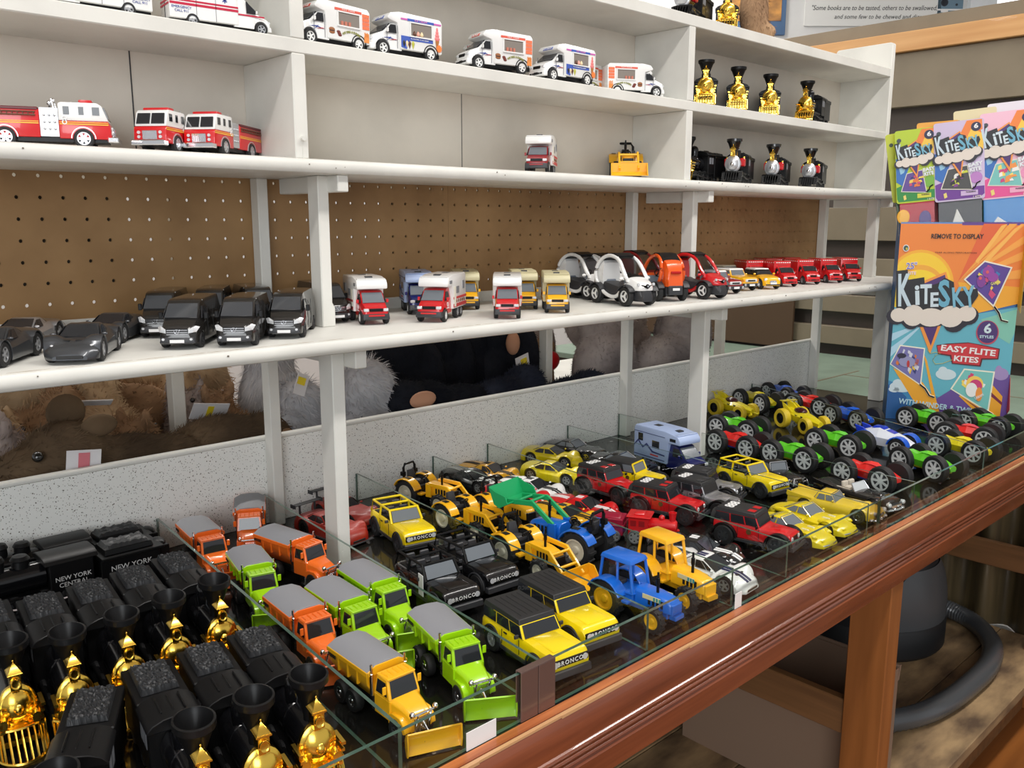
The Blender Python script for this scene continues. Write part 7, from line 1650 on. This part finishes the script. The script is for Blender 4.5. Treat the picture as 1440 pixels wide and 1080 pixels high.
put("suv('bronco',BRONCOY,'open')",lambda:suv('bronco',BRONCOY,'open'),0.1189,0.0283,0.0000,-101.4,(1.06, 1.06, 1.06),'yellow open-top off-roader beside the front white post at left','toy off-roader','yellow and black off-roaders in the third glass bay')
put("suv('bronco',BRONCOY,'open')",lambda:suv('bronco',BRONCOY,'open'),0.7904,-0.2182,0.0000,-97.7,(1.03, 1.03, 1.03),'yellow open-top off-roader in front of the green big-wheeled cars','toy off-roader','off-roaders in the middle bays')
put("lowcar('wing',BRICK)",lambda:lowcar('wing',BRICK),0.0450,0.1280,0.0000,-82.0,(1.0, 1.0, 1.0),'brick red race car with black rear wing, left of the white post','toy race car','red race cars behind the left post')
put("lowcar('wing',BRICK)",lambda:lowcar('wing',BRICK),0.1066,0.1787,0.0000,-84.0,(1.0, 1.0, 1.0),'brick red race car with black wing, half hidden behind the white post','toy race car','red race cars behind the left post')
put('tractor(ORANGEY,ORANGEY)',lambda:tractor(ORANGEY,ORANGEY),0.2667,0.1427,0.0000,-78.0,(1.08, 1.08, 1.08),'yellow loader tractor with roll bar at the back by the speckled board','toy tractor','loader tractors in the fourth glass bay')
put('tractor(ORANGEY,ORANGEY,rops=False)',lambda:tractor(ORANGEY,ORANGEY,rops=False),0.2256,-0.0190,0.0000,-86.0,(1.08, 1.08, 1.08),'yellow loader tractor without roll bar behind the black open-top off-roaders','toy tractor','loader tractors in the fourth glass bay')
put('tractor(ORANGEY,ORANGEY)',lambda:tractor(ORANGEY,ORANGEY),0.1907,-0.2084,0.0000,-92.0,(1.1, 1.1, 1.1),'yellow loader tractor nearest the front, bucket lowered behind the yellow off-roaders','toy tractor','loader tractors in the fourth glass bay')
put('tractor(ORANGEY,None)',lambda:tractor(ORANGEY,None),0.3012,-0.0360,0.0000,-92.0,(1.08, 1.08, 1.08),'yellow tractor without a loader in the middle, left of the green bucket','toy tractor','loader tractors in the fourth glass bay')
put('tractor(BLUE,GREEN,lift=.62)',lambda:tractor(BLUE,GREEN,lift=.62),0.2714,-0.2028,0.0000,98.0,(1.22, 1.22, 1.22),'blue tractor with raised green loader bucket, facing the back','toy tractor','loader tractors in the fourth glass bay')
put("tractor(BLUE,None,cab=True,rimmat=mat('yellow_rim',srgb(236,180,30),.4))",lambda:tractor(BLUE,None,cab=True,rimmat=mat('yellow_rim',srgb(236,180,30),.4)),0.1797,-0.4243,0.0000,-88.7,(1.1, 1.1, 1.1),'blue tractor with open window cab and yellow rims by the front glass','toy tractor','cabbed tractors by the front glass')
put("tractor(ORANGEY,None,cab=True,rimmat=mat('yellow_rim',srgb(236,180,30),.4))",lambda:tractor(ORANGEY,None,cab=True,rimmat=mat('yellow_rim',srgb(236,180,30),.4)),0.2685,-0.4186,0.0000,-96.2,(1.15, 1.15, 1.15),'yellow tractor with open window cab beside the blue cab tractor','toy tractor','cabbed tractors by the front glass')
put('red_train()',lambda:red_train(),0.4157,-0.2491,0.0000,-62.0,(0.88, 0.88, 0.88),'red plastic toy train with cranberry tender between the race cars and tractors','toy train',None)
put("lowcar('gt',ORANGEY,BLACKINK)",lambda:lowcar('gt',ORANGEY,BLACKINK),0.4571,0.1876,0.0000,-78.0,(1.0, 1.0, 1.0),'amber race car with black stripes at the back of its bay','toy race car','striped race cars in the fifth glass bay')
put("lowcar('gt',PWHITE,BLACKINK)",lambda:lowcar('gt',PWHITE,BLACKINK),0.4450,0.0482,0.0000,-78.0,(1.0, 1.0, 1.0),'white race car with black stripes behind the red striped one','toy race car','striped race cars in the fifth glass bay')
put("lowcar('gt',RED,WHITEINK)",lambda:lowcar('gt',RED,WHITEINK),0.3936,0.0365,0.0000,-80.0,(1.0, 1.0, 1.0),'red race car with white stripes mostly hidden behind the yellow tractors','toy race car','striped race cars in the fifth glass bay')
put("lowcar('gt',PBLACK,WHITEINK)",lambda:lowcar('gt',PBLACK,WHITEINK),0.4000,0.1777,0.0000,-85.0,(1.0, 1.0, 1.0),'black race car with pale stripes behind the rearmost yellow tractor','toy race car','striped race cars in the fifth glass bay')
put("lowcar('gt',RED,WHITEINK)",lambda:lowcar('gt',RED,WHITEINK),0.4285,-0.0974,0.0000,-75.0,(1.02, 1.02, 1.02),'red race car with broad white stripes beside the red off-roaders','toy race car','striped race cars in the fifth glass bay')
put("lowcar('gt',ORANGEY,BLACKINK)",lambda:lowcar('gt',ORANGEY,BLACKINK),0.3777,-0.1019,0.0000,-82.0,(0.95, 0.95, 0.95),'amber race car peeking out under the green loader bucket','toy race car','striped race cars in the fifth glass bay')
put("lowcar('gt',PWHITE,mat('navy_stripe',srgb(30,34,80),.4))",lambda:lowcar('gt',PWHITE,mat('navy_stripe',srgb(30,34,80),.4)),0.3526,-0.4139,0.0000,-86.1,(1.08, 1.08, 1.08),'white race car with navy stripes behind the front glass','toy race car','striped race cars in the fifth glass bay')
put("lowcar('gt',PBLACK,WHITEINK)",lambda:lowcar('gt',PBLACK,WHITEINK),0.4047,-0.3628,0.0000,-76.9,(1.08, 1.08, 1.08),'black race car with white stripes behind the front glass','toy race car','striped race cars in the fifth glass bay')
put("lowcar('c6',LEMON)",lambda:lowcar('c6',LEMON),0.6444,0.1894,0.0000,-71.6,(1.0, 1.0, 1.0),'lemon yellow sports car at the back beside the black coupe','toy sports car','yellow hatchback sports cars')
put("lowcar('c6',LEMON)",lambda:lowcar('c6',LEMON),0.5533,0.0970,0.0000,-72.8,(1.0, 1.0, 1.0),'lemon yellow sports car in front of its twin, left of the red off-roader','toy sports car','yellow hatchback sports cars')
put("suv('jeep',RED,'hard')",lambda:suv('jeep',RED,'hard'),0.5544,-0.0525,0.0000,-90.9,(1.04, 1.04, 1.04),'red off-roader with white roof digits behind the red race car','toy off-roader','off-roaders with digits on the roof')
put("suv('jeep',RED,'hard')",lambda:suv('jeep',RED,'hard'),0.5439,-0.2004,0.0000,-77.9,(1.04, 1.04, 1.04),'red off-roader with white roof digits behind the red toy train','toy off-roader','off-roaders with digits on the roof')
put("suv('jeep',RED,'hard')",lambda:suv('jeep',RED,'hard'),0.5316,-0.3888,0.0000,-81.3,(1.06, 1.06, 1.06),'red off-roader with white roof digits nearest the front glass','toy off-roader','off-roaders with digits on the roof')
put("suv('jeep',PSILVER,'hard')",lambda:suv('jeep',PSILVER,'hard'),0.6165,-0.2288,0.0000,-86.9,(1.03, 1.03, 1.03),'silver off-roader with white roof digits, the nearer of the two','toy off-roader','off-roaders with digits on the roof')
put("suv('jeep',PSILVER,'hard')",lambda:suv('jeep',PSILVER,'hard'),0.6827,-0.1911,0.0000,-75.3,(1.0, 1.0, 1.0),'silver off-roader with white roof digits, behind its silver twin','toy off-roader','off-roaders with digits on the roof')
put("suv('jeep',BRONCOY,'soft')",lambda:suv('jeep',BRONCOY,'soft'),0.6320,-0.0520,0.0000,-80.0,(1.0, 1.0, 1.0),'yellow off-roader with plain black soft roof in front of the black coupes','toy off-roader',None)
put("lowcar('coupe',PBLACK)",lambda:lowcar('coupe',PBLACK),0.7120,0.1861,0.0000,-78.0,(1.0, 1.0, 1.0),'black classic coupe at the back right of the lemon sports cars','toy muscle car','black coupes at the back')
put("lowcar('coupe',PBLACK)",lambda:lowcar('coupe',PBLACK),0.7041,0.0376,0.0000,-80.0,(1.0, 1.0, 1.0),'black classic coupe half hidden behind the yellow soft-roof off-roader','toy muscle car','black coupes at the back')
put("camper(NAVY,LBLUE,'blue')",lambda:camper(NAVY,LBLUE,'blue'),0.7920,-0.0200,0.0000,-98.0,(1.18, 1.18, 1.18),'pale blue camper van with navy cab on the table by the middle post','toy camper',None)
put("lowcar('pickup',PBLACK)",lambda:lowcar('pickup',PBLACK),0.8663,-0.2317,0.0000,-113.5,(1.0, 1.0, 1.0),'black hot rod with chrome windshield frame beside the yellow open-top off-roader','toy car',None)
put("lowcar('sting',LEMON)",lambda:lowcar('sting',LEMON),0.6034,-0.4076,0.0000,-92.8,(1.0, 1.0, 1.0),'yellow classic sports car with hood vents, next to the red off-roader','toy sports car','yellow classic sports cars by the front glass')
put("lowcar('sting',LEMON)",lambda:lowcar('sting',LEMON),0.6806,-0.4041,0.0000,-93.2,(1.02, 1.02, 1.02),'yellow classic sports car with hood vents, next to the finned car','toy sports car','yellow classic sports cars by the front glass')
put("lowcar('fin',paint('corn_yellow',srgb(236,200,50)))",lambda:lowcar('fin',paint('corn_yellow',srgb(236,200,50))),0.7780,-0.3999,0.0000,-84.0,(1.0, 1.0, 1.0),'corn yellow classic car with tail fins and chrome bumper by the front glass','toy classic car',None)
put("lowcar('roadster',PBLACK)",lambda:lowcar('roadster',PBLACK),0.8673,-0.3990,0.0000,-98.9,(1.0, 1.0, 1.0),'black classic convertible with cream seats behind the yellow finned car','toy convertible',None)
put("stunt_car(paint('leaf_green',srgb(96,206,40)),plast('olive',srgb(150,150,30)))",lambda:stunt_car(paint('leaf_green',srgb(96,206,40)),plast('olive',srgb(150,150,30))),1.0179,-0.1882,0.0000,-94.7,(1, 1, 1),'green big-wheeled car just behind the yellow open-top off-roader','toy stunt car','big-wheeled cars at the right end of the table')
put("stunt_car(paint('signal_red',srgb(226,38,34)),plast('deep_blue',srgb(30,60,160)))",lambda:stunt_car(paint('signal_red',srgb(226,38,34)),plast('deep_blue',srgb(30,60,160))),1.0140,-0.0489,0.0000,-93.3,(1, 1, 1),'red big-wheeled car beside the middle post behind a green one','toy stunt car','big-wheeled cars at the right end of the table')
put("stunt_car(paint('leaf_green',srgb(96,206,40)),GREYPLAST)",lambda:stunt_car(paint('leaf_green',srgb(96,206,40)),GREYPLAST),1.1500,0.0400,0.0000,-88.0,(1, 1, 1),'green big-wheeled car behind the red one at the middle post','toy stunt car','big-wheeled cars at the right end of the table')
put("stunt_car(paint('leaf_green',srgb(96,206,40)),plast('olive',srgb(150,150,30)))",lambda:stunt_car(paint('leaf_green',srgb(96,206,40)),plast('olive',srgb(150,150,30))),1.1922,-0.2001,0.0000,-93.2,(1, 1, 1),'green big-wheeled car in the centre, left of the blue and white armored car','toy stunt car','big-wheeled cars at the right end of the table')
put("stunt_car(paint('leaf_green',srgb(96,206,40)),plast('olive',srgb(150,150,30)))",lambda:stunt_car(paint('leaf_green',srgb(96,206,40)),plast('olive',srgb(150,150,30))),1.1573,-0.4128,0.0000,-106.5,(1, 1, 1),'green big-wheeled car nearest the front glass','toy stunt car','big-wheeled cars at the right end of the table')
put("stunt_car(paint('signal_red',srgb(226,38,34)),plast('deep_blue',srgb(30,60,160)))",lambda:stunt_car(paint('signal_red',srgb(226,38,34)),plast('deep_blue',srgb(30,60,160))),0.9908,-0.3677,0.0000,-97.6,(1, 1, 1),'red big-wheeled car behind the black convertible','toy stunt car','big-wheeled cars at the right end of the table')
put("stunt_car(paint('sun_yellow',srgb(232,214,30)),GREYPLAST)",lambda:stunt_car(paint('sun_yellow',srgb(232,214,30)),GREYPLAST),1.3464,-0.4151,0.0000,-100.0,(1, 1, 1),'yellow big-wheeled car at the front glass, right of the nearest green one','toy stunt car','big-wheeled cars at the right end of the table')
put("stunt_car(paint('signal_red',srgb(226,38,34)),GREYPLAST)",lambda:stunt_car(paint('signal_red',srgb(226,38,34)),GREYPLAST),1.4902,-0.3761,0.0000,-85.6,(1, 1, 1),'red big-wheeled car near the glass between the yellow and the green ones','toy stunt car','big-wheeled cars at the right end of the table')
put("stunt_car(paint('leaf_green',srgb(96,206,40)),plast('olive',srgb(150,150,30)))",lambda:stunt_car(paint('leaf_green',srgb(96,206,40)),plast('olive',srgb(150,150,30))),1.5892,-0.2422,0.0000,-96.7,(1, 1, 1),'green big-wheeled car at the left foot of the kite display box','toy stunt car','big-wheeled cars at the right end of the table')
put("stunt_car(paint('leaf_green',srgb(96,206,40)),GREYPLAST)",lambda:stunt_car(paint('leaf_green',srgb(96,206,40)),GREYPLAST),1.6459,-0.3672,0.0000,-100.5,(1, 1, 1),'green big-wheeled car at the far right end before the kite box','toy stunt car','big-wheeled cars at the right end of the table')
put("stunt_car(paint('azure',srgb(30,96,214)),plast('maroon',srgb(110,20,40)))",lambda:stunt_car(paint('azure',srgb(30,96,214)),plast('maroon',srgb(110,20,40))),1.4714,-0.0972,0.0000,-106.2,(1, 1, 1),'blue big-wheeled car behind the blue and white armored car','toy stunt car','big-wheeled cars at the right end of the table')
put("stunt_car(paint('signal_red',srgb(226,38,34)),GREYPLAST)",lambda:stunt_car(paint('signal_red',srgb(226,38,34)),GREYPLAST),1.5450,0.0560,0.0000,-92.0,(1, 1, 1),'red big-wheeled car behind the yellow buggy with dark canopy','toy stunt car','big-wheeled cars at the right end of the table')
put("stunt_car(paint('azure',srgb(30,96,214)),GREYPLAST)",lambda:stunt_car(paint('azure',srgb(30,96,214)),GREYPLAST),1.6245,0.1831,0.0000,-109.7,(1, 1, 1),'blue big-wheeled car farthest back by the speckled board','toy stunt car','big-wheeled cars at the right end of the table')
put("stunt_car(paint('sun_yellow',srgb(232,214,30)),plast('green_under',srgb(80,140,40)))",lambda:stunt_car(paint('sun_yellow',srgb(232,214,30)),plast('green_under',srgb(80,140,40))),1.4780,0.1843,0.0000,-105.0,(1, 1, 1),'yellow and green big-wheeled car at the back, left of the farthest blue one','toy stunt car','big-wheeled cars at the right end of the table')
put("buggy(paint('sun_yellow',srgb(232,214,30)),mat('tyre_yellow',srgb(216,188,40),.5))",lambda:buggy(paint('sun_yellow',srgb(232,214,30)),mat('tyre_yellow',srgb(216,188,40),.5)),1.3495,0.1820,0.0000,-95.6,(1.0, 1.0, 1.0),'yellow buggy with yellow tyres, the one beside the middle post','toy buggy','yellow buggies with yellow tyres')
put("buggy(paint('sun_yellow',srgb(232,214,30)),mat('tyre_yellow',srgb(216,188,40),.5))",lambda:buggy(paint('sun_yellow',srgb(232,214,30)),mat('tyre_yellow',srgb(216,188,40),.5)),1.3461,-0.0245,0.0000,-110.7,(1.05, 1.05, 1.05),'yellow buggy with yellow tyres, the one nearer the green cars','toy buggy','yellow buggies with yellow tyres')
put("armored(mat('snow_paint',srgb(226,230,238),.3,coat=.5),paint('azure',srgb(30,96,214)))",lambda:armored(mat('snow_paint',srgb(226,230,238),.3,coat=.5),paint('azure',srgb(30,96,214))),1.2884,-0.2649,0.0000,-93.0,(1.0, 1.0, 1.0),'blue and white armored toy car with blue wheel arches','toy armored car',None)
put('van(TAUPE)',lambda:van(TAUPE),-0.2039,0.0579,0.3622,-127.0,(1.05, 1.05, 0.9),'black van, leftmost of the three in front','toy van','black vans on the lower shelf')
put('van(TAUPE)',lambda:van(TAUPE),-0.1410,0.0280,0.3622,-127.0,(1.05, 1.05, 0.9),'black van, middle of the three in front','toy van','black vans on the lower shelf')
put('van(TAUPE)',lambda:van(TAUPE),-0.0505,0.0587,0.3622,-128.0,(1.05, 1.05, 0.9),'black van, right of the three in front, by the upper post','toy van','black vans on the lower shelf')
put('van(TAUPE)',lambda:van(TAUPE),-0.1867,0.1885,0.3622,-124.0,(0.98, 0.98, 0.92),'black van at the back left, behind the leftmost front van','toy van','black vans on the lower shelf')
put('van(TAUPE)',lambda:van(TAUPE),-0.1138,0.1878,0.3622,-122.0,(0.98, 0.98, 0.92),'black van at the back, roof seen between the first two front vans','toy van','black vans on the lower shelf')
put('van(TAUPE)',lambda:van(TAUPE),-0.0461,0.1858,0.3622,-105.0,(0.98, 0.98, 0.92),'black van at the back, roof seen between the last two front vans','toy van','black vans on the lower shelf')
put('van(TAUPE)',lambda:van(TAUPE),0.0780,0.1858,0.3622,-100.0,(0.98, 0.98, 0.92),'black van at the back, just behind the upper post','toy van','black vans on the lower shelf')
put("lowcar('gt',GUN)",lambda:lowcar('gt',GUN),-0.3534,0.0258,0.3622,-119.7,(1.1, 1.1, 1.1),'dark grey race car nose to the front edge of the lower shelf','toy race car','low race cars at the left of the lower shelf')
put("lowcar('gt',GUN)",lambda:lowcar('gt',GUN),-0.4458,0.0509,0.3622,-125.8,(1.1, 1.1, 1.1),'dark grey race car at the far left of the lower shelf','toy race car','low race cars at the left of the lower shelf')
put("lowcar('gt',GUN)",lambda:lowcar('gt',GUN),-0.2703,0.1652,0.3622,-128.0,(1.0, 1.0, 1.0),'dark grey race car at the back, left of the black vans','toy race car','low race cars at the left of the lower shelf')
put("lowcar('gt',PSILVER)",lambda:lowcar('gt',PSILVER),-0.3800,0.1819,0.3622,-128.0,(1.0, 1.0, 1.0),'silver white race car at the back left of the lower shelf','toy race car','low race cars at the left of the lower shelf')
put('camper(RED,PWHITE)',lambda:camper(RED,PWHITE),0.1219,0.1197,0.3622,-110.9,(0.96, 0.96, 0.96),'red and white camper van right beside the upper post','toy camper','camper vans on the lower shelf')
put('camper(RED,PWHITE)',lambda:camper(RED,PWHITE),0.2364,0.0645,0.3622,-145.1,(0.98, 0.98, 0.98),'red and white camper van in the middle, turned to show its right side wall','toy camper','camper vans on the lower shelf')
put('camper(RED,PWHITE)',lambda:camper(RED,PWHITE),0.3540,0.0245,0.3622,-132.7,(0.94, 0.94, 0.94),'red and white camper van nearest the yellow campers','toy camper','camper vans on the lower shelf')
put("camper(NAVY,LBLUE,'blue')",lambda:camper(NAVY,LBLUE,'blue'),0.2800,0.1903,0.3622,-120.0,(0.96, 0.96, 0.96),'pale blue and navy camper van behind the red and white ones','toy camper','camper vans on the lower shelf')
put('camper(ORANGEY,BEIGE)',lambda:camper(ORANGEY,BEIGE),0.4861,0.0332,0.3622,-132.6,(0.92, 0.92, 0.92),'beige and yellow camper van at the front of the lower shelf','toy camper','camper vans on the lower shelf')
put('camper(ORANGEY,BEIGE)',lambda:camper(ORANGEY,BEIGE),0.4858,0.1211,0.3622,-128.0,(0.92, 0.92, 0.92),'beige and yellow camper van just behind its front twin','toy camper','camper vans on the lower shelf')
put('camper(ORANGEY,BEIGE)',lambda:camper(ORANGEY,BEIGE),0.4000,0.1944,0.3622,-125.0,(0.92, 0.92, 0.92),'beige camper van at the back, roof showing between red campers','toy camper','camper vans on the lower shelf')
put('twizy(PWHITE)',lambda:twizy(PWHITE),0.6780,0.0303,0.3622,-102.3,(1.34, 1.34, 1.34),'white microcar with open sides nearest the shelf edge','toy microcar','two-seat microcars on the lower shelf')
put('twizy(PWHITE)',lambda:twizy(PWHITE),0.7264,0.1817,0.3622,-95.0,(1.3, 1.3, 1.3),'white microcar with open sides just behind the nearest white one','toy microcar','two-seat microcars on the lower shelf')
put('twizy(PWHITE)',lambda:twizy(PWHITE),0.7941,0.1848,0.3622,-95.0,(1.25, 1.25, 1.25),'white microcar at the back, only its roof and hoop showing','toy microcar','two-seat microcars on the lower shelf')
put("twizy(paint('vivid_orange',srgb(236,92,24)))",lambda:twizy(paint('vivid_orange',srgb(236,92,24))),0.8269,0.0475,0.3622,62.0,(1.3, 1.3, 1.3),'orange microcar seen from behind with red tail lamp','toy microcar','two-seat microcars on the lower shelf')
put('twizy(RED)',lambda:twizy(RED),0.9212,0.0248,0.3622,-95.0,(1.3, 1.3, 1.3),'red microcar with open sides right of the orange one','toy microcar','two-seat microcars on the lower shelf')
put('twizy(DRED)',lambda:twizy(DRED),0.9185,0.1817,0.3622,-95.0,(1.3, 1.3, 1.3),'dark red microcar behind the orange one','toy microcar','two-seat microcars on the lower shelf')
put("smallcar(DRED,'fj')",lambda:smallcar(DRED,'fj'),1.0753,0.0698,0.3622,-105.0,(1.0, 1.0, 1.0),'dark red small off-road car with white roof and white grille','toy car','small cars on the lower shelf')
put("smallcar(ORANGEY,'fj',PWHITE)",lambda:smallcar(ORANGEY,'fj',PWHITE),1.1871,0.0953,0.3622,-108.0,(1.0, 1.0, 1.0),'yellow small off-road car with white roof behind the dark red one','toy car','small cars on the lower shelf')
put("smallcar(paint('moss',srgb(90,90,60)),'fj',paint('cream_roof',srgb(206,202,182)))",lambda:smallcar(paint('moss',srgb(90,90,60)),'fj',paint('cream_roof',srgb(206,202,182))),1.3199,0.2006,0.3622,-105.0,(1.0, 1.0, 1.0),'small off-road car with cream roof at the back of the shelf','toy car','small cars on the lower shelf')
put("smallcar(ORANGEY,'mini',PWHITE)",lambda:smallcar(ORANGEY,'mini',PWHITE),1.2788,0.0779,0.3622,-120.0,(1.06, 1.06, 1.06),'yellow compact car with white roof nose to the shelf edge','toy car','small cars on the lower shelf')
put("step_van('red')",lambda:step_van('red'),1.3943,0.0958,0.3622,-122.0,(0.97, 0.97, 0.97),'red delivery truck with box body beside the yellow compact car','toy truck','red delivery trucks on the lower shelf')
put("step_van('red')",lambda:step_van('red'),1.5182,0.0969,0.3622,-124.0,(0.97, 0.97, 0.97),'red delivery truck, second from the left in the front line','toy truck','red delivery trucks on the lower shelf')
put("step_van('red')",lambda:step_van('red'),1.6219,0.0833,0.3622,-126.0,(0.97, 0.97, 0.97),'red delivery truck, third from the left in the front line','toy truck','red delivery trucks on the lower shelf')
put("step_van('red')",lambda:step_van('red'),1.7270,0.0728,0.3622,-135.0,(0.97, 0.97, 0.97),'red delivery truck at the right end of the lower shelf','toy truck','red delivery trucks on the lower shelf')
put("step_van('red')",lambda:step_van('red'),1.3756,0.1651,0.3622,-124.0,(0.97, 0.97, 0.97),'red delivery truck at the back left, only its box top showing','toy truck','red delivery trucks on the lower shelf')
put("step_van('red')",lambda:step_van('red'),1.5234,0.1945,0.3622,-124.0,(0.97, 0.97, 0.97),'red delivery truck at the back, box top between the first two front trucks','toy truck','red delivery trucks on the lower shelf')
put("step_van('red')",lambda:step_van('red'),1.6240,0.1945,0.3622,-124.0,(0.97, 0.97, 0.97),'red delivery truck at the back, box top left of the third front truck','toy truck','red delivery trucks on the lower shelf')
put('fire_truck()',lambda:fire_truck(),-0.3441,0.1387,0.6163,-24.0,(0.98, 0.98, 0.98),'red and white fire truck seen broadside at the left of the middle shelf','toy fire truck','fire trucks on the middle shelf')
put('fire_truck()',lambda:fire_truck(),-0.1713,0.1414,0.6163,-139.0,(0.96, 0.96, 0.96),'red and white fire truck, middle of three, facing the front','toy fire truck','fire trucks on the middle shelf')
put('fire_truck()',lambda:fire_truck(),-0.1044,0.1348,0.6163,-141.0,(0.96, 0.96, 0.96),'red and white fire truck nearest the upright','toy fire truck','fire trucks on the middle shelf')
put('camper(DRED,PWHITE)',lambda:camper(DRED,PWHITE),0.5382,0.1272,0.6163,-142.0,(0.94, 0.94, 0.94),'red van with white camper top alone on the middle shelf','toy camper',None)
put('tractor(ORANGEY,ORANGEY)',lambda:tractor(ORANGEY,ORANGEY),0.8444,0.1658,0.6163,-137.0,(1.2, 1.2, 1.2),'yellow loader tractor with bucket forward alone on the middle shelf','toy tractor',None)
put("locomotive('red')",lambda:locomotive('red'),1.2040,0.1132,0.6163,-157.0,(0.9, 1.0, 1.12),'black locomotive with silver face and red tanks, left on the middle shelf','toy train','silver faced locomotives on the middle shelf')
put("locomotive('red')",lambda:locomotive('red'),1.4031,0.1257,0.6163,-158.0,(0.9, 1.0, 1.12),'black locomotive with silver face and red tanks, middle on the middle shelf','toy train','silver faced locomotives on the middle shelf')
put("locomotive('red')",lambda:locomotive('red'),1.5892,0.1226,0.6163,-160.0,(0.9, 1.0, 1.12),'black locomotive with silver face and red tanks, right on the middle shelf','toy train','silver faced locomotives on the middle shelf')
put("locomotive('gold')",lambda:locomotive('gold'),1.0890,0.1478,0.6163,-172.0,(0.9, 1.0, 1.12),'gold fronted locomotive half hidden by the upright on the middle shelf','toy train',None)
put("step_van('amb')",lambda:step_van('amb'),-0.1154,0.1102,0.7838,-6.0,(0.8, 0.8, 0.8),'white and crimson ambulance nearer the upright on the upper shelf','toy ambulance','ambulances on the upper shelf')
put("step_van('amb')",lambda:step_van('amb'),-0.2846,0.1142,0.7838,176.0,(0.8, 0.8, 0.8),'white and crimson ambulance at the left, cut by the top of the photo','toy ambulance','ambulances on the upper shelf')
put("step_van('food')",lambda:step_van('food'),0.0619,0.1129,0.7838,-176.0,(1.0, 1.0, 1.0),'white fast food truck next to the left upright, first in the row','toy food truck','food trucks on the upper shelf')
put("step_van('ice')",lambda:step_van('ice'),0.1960,0.1086,0.7838,178.0,(1.04, 1.04, 1.04),'white ice cream truck, second in the row beside the first fast food truck','toy food truck','food trucks on the upper shelf')
put("step_van('food')",lambda:step_van('food'),0.3930,0.0984,0.7838,172.0,(1.04, 1.04, 1.04),'white fast food truck in the middle of the row','toy food truck','food trucks on the upper shelf')
put("step_van('ice')",lambda:step_van('ice'),0.5752,0.1060,0.7838,180.0,(1.06, 1.06, 1.06),'white ice cream truck, fourth in the row, right of the middle fast food truck','toy food truck','food trucks on the upper shelf')
put("step_van('food')",lambda:step_van('food'),0.4354,0.1696,0.7838,184.0,(0.98, 0.98, 0.98),'white food truck behind the middle fast food truck, only its nose showing','toy food truck','food trucks on the upper shelf')
put("step_van('food')",lambda:step_van('food'),0.6940,0.1812,0.7838,186.0,(0.98, 0.98, 0.98),'white food truck mostly hidden behind the fourth one in the row','toy food truck','food trucks on the upper shelf')
put("step_van('food')",lambda:step_van('food'),0.8066,0.1269,0.7838,-28.0,(1.0, 1.0, 1.0),'white fast food truck facing right, nearer the front, by the right upright','toy food truck','food trucks on the upper shelf')
put("step_van('food')",lambda:step_van('food'),0.8479,0.1608,0.7838,-28.0,(1.0, 1.0, 1.0),'white fast food truck facing right, tucked behind the other by the upright','toy food truck','food trucks on the upper shelf')
put("locomotive('gold')",lambda:locomotive('gold'),1.0950,0.1388,0.7838,-146.0,(0.9, 1.0, 1.12),'gold fronted locomotive half hidden by the upright on the upper shelf','toy train','gold fronted locomotives on the upper shelf')
put("locomotive('gold')",lambda:locomotive('gold'),1.2270,0.1377,0.7838,-147.0,(0.9, 1.0, 1.12),'gold fronted locomotive facing straight out, second on the upper shelf','toy train','gold fronted locomotives on the upper shelf')
put("locomotive('gold')",lambda:locomotive('gold'),1.3757,0.1381,0.7838,-149.0,(0.9, 1.0, 1.12),'gold fronted locomotive, third on the upper shelf','toy train','gold fronted locomotives on the upper shelf')
put("locomotive('gold')",lambda:locomotive('gold'),1.5468,0.1132,0.7838,-166.0,(0.9, 1.0, 1.12),'gold fronted locomotive at the right end of the upper shelf, tender showing','toy train','gold fronted locomotives on the upper shelf')
put("locomotive('gold')",lambda:locomotive('gold'),1.1854,0.1501,0.9601,-146.0,(0.9, 1.0, 1.12),'gold fronted locomotive on the top shelf beside the brown plush','toy train',None)
put("locomotive('red')",lambda:locomotive('red'),1.0152,0.1318,0.9601,-160.0,(0.9, 1.0, 1.12),'silver faced locomotive on the top shelf at the upper photo edge','toy train',None)
# ------------------------------------------------------------------ light: daylit shop with rows of ceiling tubes
w=bpy.data.worlds.new('shop_ambient'); sc.world=w; w.use_nodes=True
bg=w.node_tree.nodes['Background']; bg.inputs[0].default_value=(.97,.98,1,1); bg.inputs[1].default_value=.55
def area(name,loc,rot,sx,sy,e,col=(1,.97,.93)):
    l=bpy.data.lights.new(name,'AREA'); l.shape='RECTANGLE'; l.size=sx; l.size_y=sy; l.energy=e; l.color=col
    o=bpy.data.objects.new(name,l); C.objects.link(o); o.location=(loc[0],loc[1],loc[2]+Z0); o.rotation_euler=rot; return o
# fluorescent fixtures running along the shop, in front of and behind the shelf
for x in (-.9,.7,2.3):
    area('ceiling_tube_light',(x,-.95,2.07),(0,0,0),1.3,.16,22)
    area('ceiling_tube_light',(x,1.5,2.07),(0,0,0),1.3,.16,22)
# added fill light behind the camera, standing for an unseen shop window
area('front_fill_light',(-2.6,-2.9,1.1),(math.radians(80),0,math.radians(-45)),1.8,1.5,50,(.93,.97,1))
# ------------------------------------------------------------------ camera
cam=bpy.data.cameras.new('camera'); co=bpy.data.objects.new('camera',cam); C.objects.link(co); sc.camera=co
cam.sensor_width=36; cam.lens=36*1227.74/1440; cam.clip_start=.02
pitch=-.183; roll=.001
Fv=Vector((math.sin(yaw)*math.cos(pitch),math.cos(yaw)*math.cos(pitch),math.sin(pitch))); Rv=Vector((math.cos(yaw),-math.sin(yaw),0)); Uv=Rv.cross(Fv)
R2=Rv*math.cos(roll)+Uv*math.sin(roll); U2=-Rv*math.sin(roll)+Uv*math.cos(roll)
mx=Matrix((R2,U2,-Fv)).transposed().to_4x4(); mx.translation=Vector((camx,camy,camz+Z0)); co.matrix_world=mx
sc.view_settings.exposure=.0
